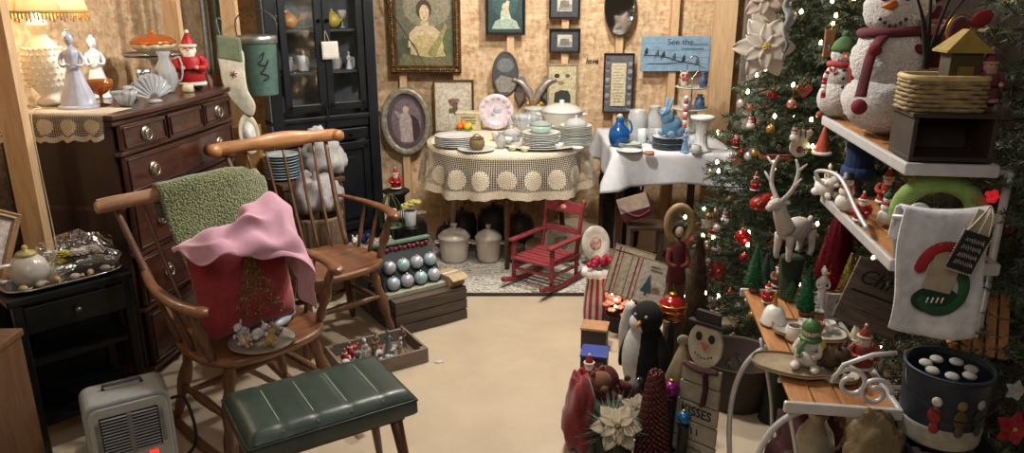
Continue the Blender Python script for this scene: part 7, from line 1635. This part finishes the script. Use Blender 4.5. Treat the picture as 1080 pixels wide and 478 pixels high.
solo('dark_plinth', B().box((0, 0, .106), (.16, .12, .212)), DW, 'dark wooden plinth under the small framed card', 'plinth', (c.x+.02, 3.66, 0), R(-6), bev=.003)
t = T('cream_figurine_pair', 'cream hooded figure beside the burgundy box', 'figurine', (0, 0, 0)) if False else None
p = G(678, 262, .16); lady('cream_figure', .19, M('#a89c8c', .6), 'cream hooded figure standing behind the printed boards', (p.x, 3.62, .0), 0).scale = (1.25,)*3
# brown brush cone and halo figure
p = fl(703, 330, .1); t = T('brown_cone_tree', 'tall brown bristly cone tree beside the halo figure', 'cone tree', (p.x+.01, 3.12, 0)); rg = random.Random(8); b = B()
for i in range(900):
    q_ = i/900; z = .06+.52*q_; r = .085*(1-q_)**.7+.012; a = i*2.4; e = V((cos(a)*r, sin(a)*r, z+.03)); s_ = V((cos(a)*r*.5, sin(a)*r*.5, z)); w_ = V((-sin(a), cos(a), 0))*.006; b.add([s_-w_, s_+w_, e], [(0, 1, 2)], False)
b.lathe([(.07, .06), (.045, .35), (.01, .58)], seg=14); build('bristles', b, M('#4d3b28', .9, var=.4), t); build('base', B().lathe([(.05, 0), (.05, .05), (.012, .06)], seg=16), DW, t)
c = P(717, 232, 3.02); t = T('halo_figure', 'carved figure in red robe framed by a tan oval hoop', 'figurine', (c.x+.0, 3.02, 0), 0); TNH = M('#8a7450', .6)
build('hoop', B().tube([(.052*cos(2*pi*k/30), 0, .69+.075*sin(2*pi*k/30)) for k in range(30)], .016, 10, closed=True), TNH, t); build('robe', B().lathe([(.042, .42), (.044, .44), (.036, .5), (.032, .54), (.036, .59), (.018, .63)], seg=24, sy=.7), M('#4d1a1b', .8), t)
build('head', B().ball((0, -.004, .655), (.02, .02, .026), 12, 9).ball((0, -.024, .652), (.003, .004, .004), 6, 4), M('#a89684', .6), t); build('veil', B().ball((0, .008, .66), (.027, .022, .034), 12, 9), M('#3a3430', .8), t)
for sx in (-1, 1): build('arm', B().tube([(sx*.032, 0, .58), (sx*.042, -.02, .52), (sx*.012, -.045, .51)], [.014, .013, .009], 8, 4), M('#5f1f20', .8), t)
build('post', B().box((0, .0, .215), (.075, .05, .43)), WOOD('#3a2c20', '#574430', 'z'), t)
# gift packages under the tree near the table
for k, (px, py, c_, lb) in enumerate(((745, 232, '#9a948c', 'pale wrapped package among the outer branches by the white cloth'), (700, 236, '#3a2a26', 'dark wrapped package on the floor under the white cloth'), (722, 226, '#5a5450', 'grey wrapped package on the floor beside the dark one'))):
    p = G(px, 300, 0); w_ = .14; t = T('wrapped_package', lb, 'package', (P(px, py, 3.9+.0*k).x+.06, 4.06-.02*k, 0), .2*k); hh = .24 if k == 0 else .2; build('box', B().box((0, 0, hh/2), (w_, .1, hh)), M(c_, .6), t, bev=.003); build('ribbon', B().box((0, 0, hh/2), (.02, .103, hh+.003)), M('#7a2a2c', .5), t, bev=.001); build('bow', B().ball((-.02, 0, hh+.012), (.022, .01, .012), 8, 6).ball((.02, 0, hh+.012), (.022, .01, .012), 8, 6).ball((0, 0, hh+.008), .01, 8, 6), M('#7a2a2c', .5), t)
# snowman plank sign
sg = T('snowman_plank_sign', 'tall plank snowman sign with burgundy scarf and printed lettering', 'sign', (P(738, 410, 2.34).x-.01, 2.34, 0), R(-42), rx=R(-5)); sg.scale = (1.05, 1, .97); PLK = M('#8f8876', .8, var=.15)
def plank_w(z): return .150 if z < .33 else .115
for k in range(5):
    z0 = .0+.075*k; w_ = .165-.006*k; build('plank', B().box((0, 0, z0+.036), (w_, .016, .07), ry=0), PLK, sg, bev=.003)
hd = build('head', B().at((0, 0, 0), rx=pi/2).prism([(x, z) for x, z in ell(0, .455, .062, .088, 28)], -.008, .008), M('#a39c8a', .8), sg, bev=.003)
build('hat_brim', B().box((0, -.004, .535), (.13, .03, .014)), BLACK, sg, bev=.002); build('hat_crown', B().box((.0, 0, .56), (.085, .022, .045)), BLACK, sg, bev=.002)
for sx in (-1, 1): build('eye', B().ball((sx*.023, -.010, .485), (.012, .003, .017), 12, 8), M('#1d1512', .7), hd)
build('carrot_nose', B().at((0, -.011, .452), rx=pi/2).prism([(-.014, .012), (.016, .008), (.004, -.018)], -.003, .003), M('#a3562a', .7), hd)
b = B()
for k in range(6): b.ball((-.03+.012*k, -.01, .418-.006*(2.5-abs(k-2.5))), .0035, 6, 4)
build('mouth', b, BLACK, hd)
build('scarf', B().tube([(-.062, -.012, .37), (0, -.022, .362), (.062, -.012, .37)], [.015, .018, .015], 8, 4, flat=.5).tube([(.02, -.022, .36), (.03, -.024, .30), (.026, -.022, .235)], [.018, .02, .022], 8, 4, flat=.35), M('#3d1a1f', .9, bump=.5, bscale=90), sg)
text(sg, 'KISSES', .05, M('#1d1a18', .8), (0, -.0085, .188), (R(90), 0, 0), .0006, 0, 'lettering', 'CENTER', .82, .0012)
for k in range(3): build('printed_mark', B().tube([(-.03+.02*k, -.009, .125), (-.028+.02*k, -.009, .10)], .0025, 5), M('#2a2622', .8), sg)
build('printed_mark', B().tube([(-.045+.01*j, -.009, .04+.007*(j % 2)) for j in range(9)], .0018, 5), M('#2a2622', .8), sg)
# burlap tree, balls, red garland cone, poinsettia heap
p = fl(722, 412, .06); t = T('burlap_tree', 'little tan burlap tree with a star leaning by the plank snowman', 'tree', (P(722, 380, 2.5).x-.01, 2.5, .22), R(-10)); build('cloth', B().lathe([(.055, 0), (.06, .01), (.03, .1), (.008, .16), (0, .165)], seg=20, flute=.08, nf=7), M('#7d7258', .95, bump=.8, bscale=140), t); build('star', B().ball((0, 0, .175), (.024, .008, .022), 8, 6), M('#8a8268', .9), t)
solo('tree_riser', B().lathe([(.07, 0), (.07, .2), (.06, .219)], seg=24), M('#1d1a18', .8), 'dark round riser under the little burlap tree', 'riser', (P(722, 380, 2.5).x-.01, 2.5, 0))
for px, py, c_, lb, r, zb in ((708, 410, '#7a1f6a', 'purple glitter ball beside the red tinsel cone', .032, .0), (716, 428, '#2a6a9a', 'shiny blue ball below the purple glitter ball', .026, .0)):
    p = P(px, py, 2.40); solo('ball_riser', B().lathe([(.036, 0), (.036, .01), (.02, .02), (.02, p.z-r-.012), (.024, p.z-r-.003)], seg=16), BLACK, 'dark riser under the '+lb.split(' beside')[0].split(' below')[0], 'riser', (p.x, 2.40+(.0 if r > .03 else -.08), 0)); ornament('glitter_ball', r, M(c_, .3, .5, var=.3, scale=200), lb, (p.x, 2.40+(.0 if r > .03 else -.08), p.z-.0))
p = fl(690, 470, .1); t = T('red_tinsel_cone', 'tall dark red beaded tinsel cone standing beside the cream poinsettia', 'cone tree', (P(690, 430, 2.3).x, 2.3, 0)); b = B(); rg = random.Random(12)
for i in range(520):
    q_ = i/520; z = .03+.34*q_; r = .042*(1-q_)**.6+.016; a = i*2.4; b.cur = i % 2; b.ball((cos(a)*r, sin(a)*r, z), .0085, 6, 4)
b.cur = 0; b.lathe([(.045, .0), (.036, .2), (.008, .37)], seg=14); build('beads', b, [M('#381012', .3, .3), M('#5a2420', .3, .3)], t)
c = P(650, 452, 2.28); t = T('greenery_pot', 'low dark pot of greenery under the big cream poinsettia', 'pot', (c.x, 2.34, 0)); build('pot', B().shell([(.06, 0), (.068, .01), (.075, .13)], .006), M('#2a2a22', .7), t); b = B(); rg = random.Random(15)
for k in range(500):
    a, e_ = rg.random()*6.28, rg.random(); d_ = V((cos(a), sin(a), rg.uniform(-.1, .8))).normalized(); s_ = V((0, 0, .12))+d_*.05; e = s_+d_*rg.uniform(.05, .12); w_ = d_.cross(V((0, 0, 1))).normalized()*.004 if abs(d_.z) < .98 else V((.004, 0, 0)); b.cur = k % 3; b.add([s_-w_, s_+w_, e], [(0, 1, 2)], False)
build('sprigs', b, NEED+[], t)
poinsettia('cream_poinsettia', 'big cream fabric poinsettia lying on the greenery pot', (c.x, 2.27, c.z+.01), .095, M('#9d917c', .85, var=.1), 6, rx=R(35), core='#7d6a34')
poinsettia('cream_poinsettia', 'smaller cream poinsettia tucked behind the big one', (c.x+.08, 2.36, c.z+.03), .06, M('#8f8674', .85, var=.1), 5, rx=R(40), core='#7d6a34')
o = solo('red_fabric', lump2((.06, .10, .17), 5, .25, 1.6), M('#6d1418', .9, sheen=.3), 'bunched red fabric at the edge of the aisle beside the cream poinsettia', 'fabric', (P(616, 440, 2.36).x-.01, 2.42, 0))
t = T('maroon_bear', 'maroon and tan plush bear lying before the plush penguin', 'plush toy', (P(645, 408, 2.5).x-.01, 2.60, .0), R(50)); MB_ = M('#4a1a1c', .95, bump=.5, bscale=70); TB = M('#6d4a38', .95)
build('body', B().ball((0, 0, .16), (.06, .055, .075), 16, 12), MB_, t); build('head', B().ball((-.06, -.02, .2), (.042, .042, .042), 14, 10).ball((-.085, -.05, .19), (.018, .016, .015), 10, 8), TB, t)
for sx in (-1, 1): build('ear', B().ball((-.06+sx*.03, .0, .238), (.014, .008, .014), 8, 6), TB, t); build('arm', B().ball((sx*.05, -.05, .15), (.02, .042, .02), 10, 8), MB_, t); build('leg', B().ball((sx*.035+.02, -.04, .1), (.024, .05, .024), 10, 8), MB_, t)
build('paw', B().ball((-.04, -.09, .14), .018, 10, 8), M('#9a8f80', .9), t)
solo('floor_basket', B().shell([(.07, 0), (.075, .01), (.09, .085), (.092, .09)], .006, flute=.03, nf=20, seg=80), M('#2c211c', .8), 'small dark basket under the maroon plush bear', 'basket', (P(645, 408, 2.5).x-.01, 2.60, 0))
solo('wire_spray', B().tube([(0, 0, 0), (.0, 0, .2), (.03, 0, .27)], .002, 5, 4).tube([(0, 0, .1), (-.03, 0, .2), (-.05, 0, .24)], .002, 5, 4).tube([(0, 0, .15), (.02, -.02, .22), (.0, -.03, .26)], .002, 5, 4), SIL, 'thin silvery wire spray rising behind the big cream poinsettia', 'spray', (P(665, 425, 2.42).x, 2.44, 0))

# more small figures crowded on the rack
for k, (px, py, z, fn, h, lb) in enumerate([(905, 238, Z2, 'santa', .10, 'small santa at the aisle edge of the middle shelf beside the tiny snowmen'), (870, 207, Z2, 'lady', .11, 'small white angel at the far end of the middle shelf'), (925, 232, Z2, 'tree', .12, 'small dark green bottle brush tree on the middle shelf beside the santa'),
        (900, 362, Z3, 'lady', .10, 'small cream figure between the square print and the ceramic santa'), (843, 322, Z3, 'santa', .09, 'little santa tucked behind the bright green bottle brush tree'), (918, 350, Z3, 'snowman', .13, 'small snowman behind the ceramic santa on the bottom shelf')]):
    p = on(px, py, z)
    if fn == 'santa': santa('shelf_santa', h, lb, (p.x+.02, p.y+.03, z), -.4)
    elif fn == 'lady': lady('shelf_angel', h, [WHT, CREAM][k % 2], lb, (p.x+.02, p.y+.03, z), -.3)
    elif fn == 'tree': bottle_tree('bottle_brush_tree', h, .03, lb, (p.x+.05, p.y+.03, z), '#1c3f26')
    else: snowman('shelf_snowman', h, lb, (p.x+.02, p.y+.05, z), -.4, arms=False)
p = near_tip(868, 150); c = P(868, 150, p.y-.03); t = T('hanging_cone_hat', 'orange-red cone hat ornament glowing beside the mitten ornament', 'ornament', c-V((0, 0, .05))); build('cone', B().lathe([(.034, 0), (.03, .02), (.014, .08), (.002, .12)], seg=18), M('#a84a34', .7), t); build('brim', B().tube([(.034*cos(2*pi*k/18), .034*sin(2*pi*k/18), .004) for k in range(18)], .008, 8, closed=True), SNOW, t)
p = near_tip(892, 132); c = P(890, 138, p.y-.03); t = T('hanging_house', 'tan wooden gable house ornament behind the rack top', 'ornament', c); build('gable', B().at((0, 0, 0), rx=pi/2).prism([(-.04, -.05), (.04, -.05), (.04, .01), (0, .055), (-.04, .01)], -.012, .012), TAN, t, bev=.002); build('roof', B().box((-.024, 0, .038), (.07, .034, .006), ry=-.85).box((.024, 0, .038), (.07, .034, .006), ry=.85), M('#4a2a20', .7), t)
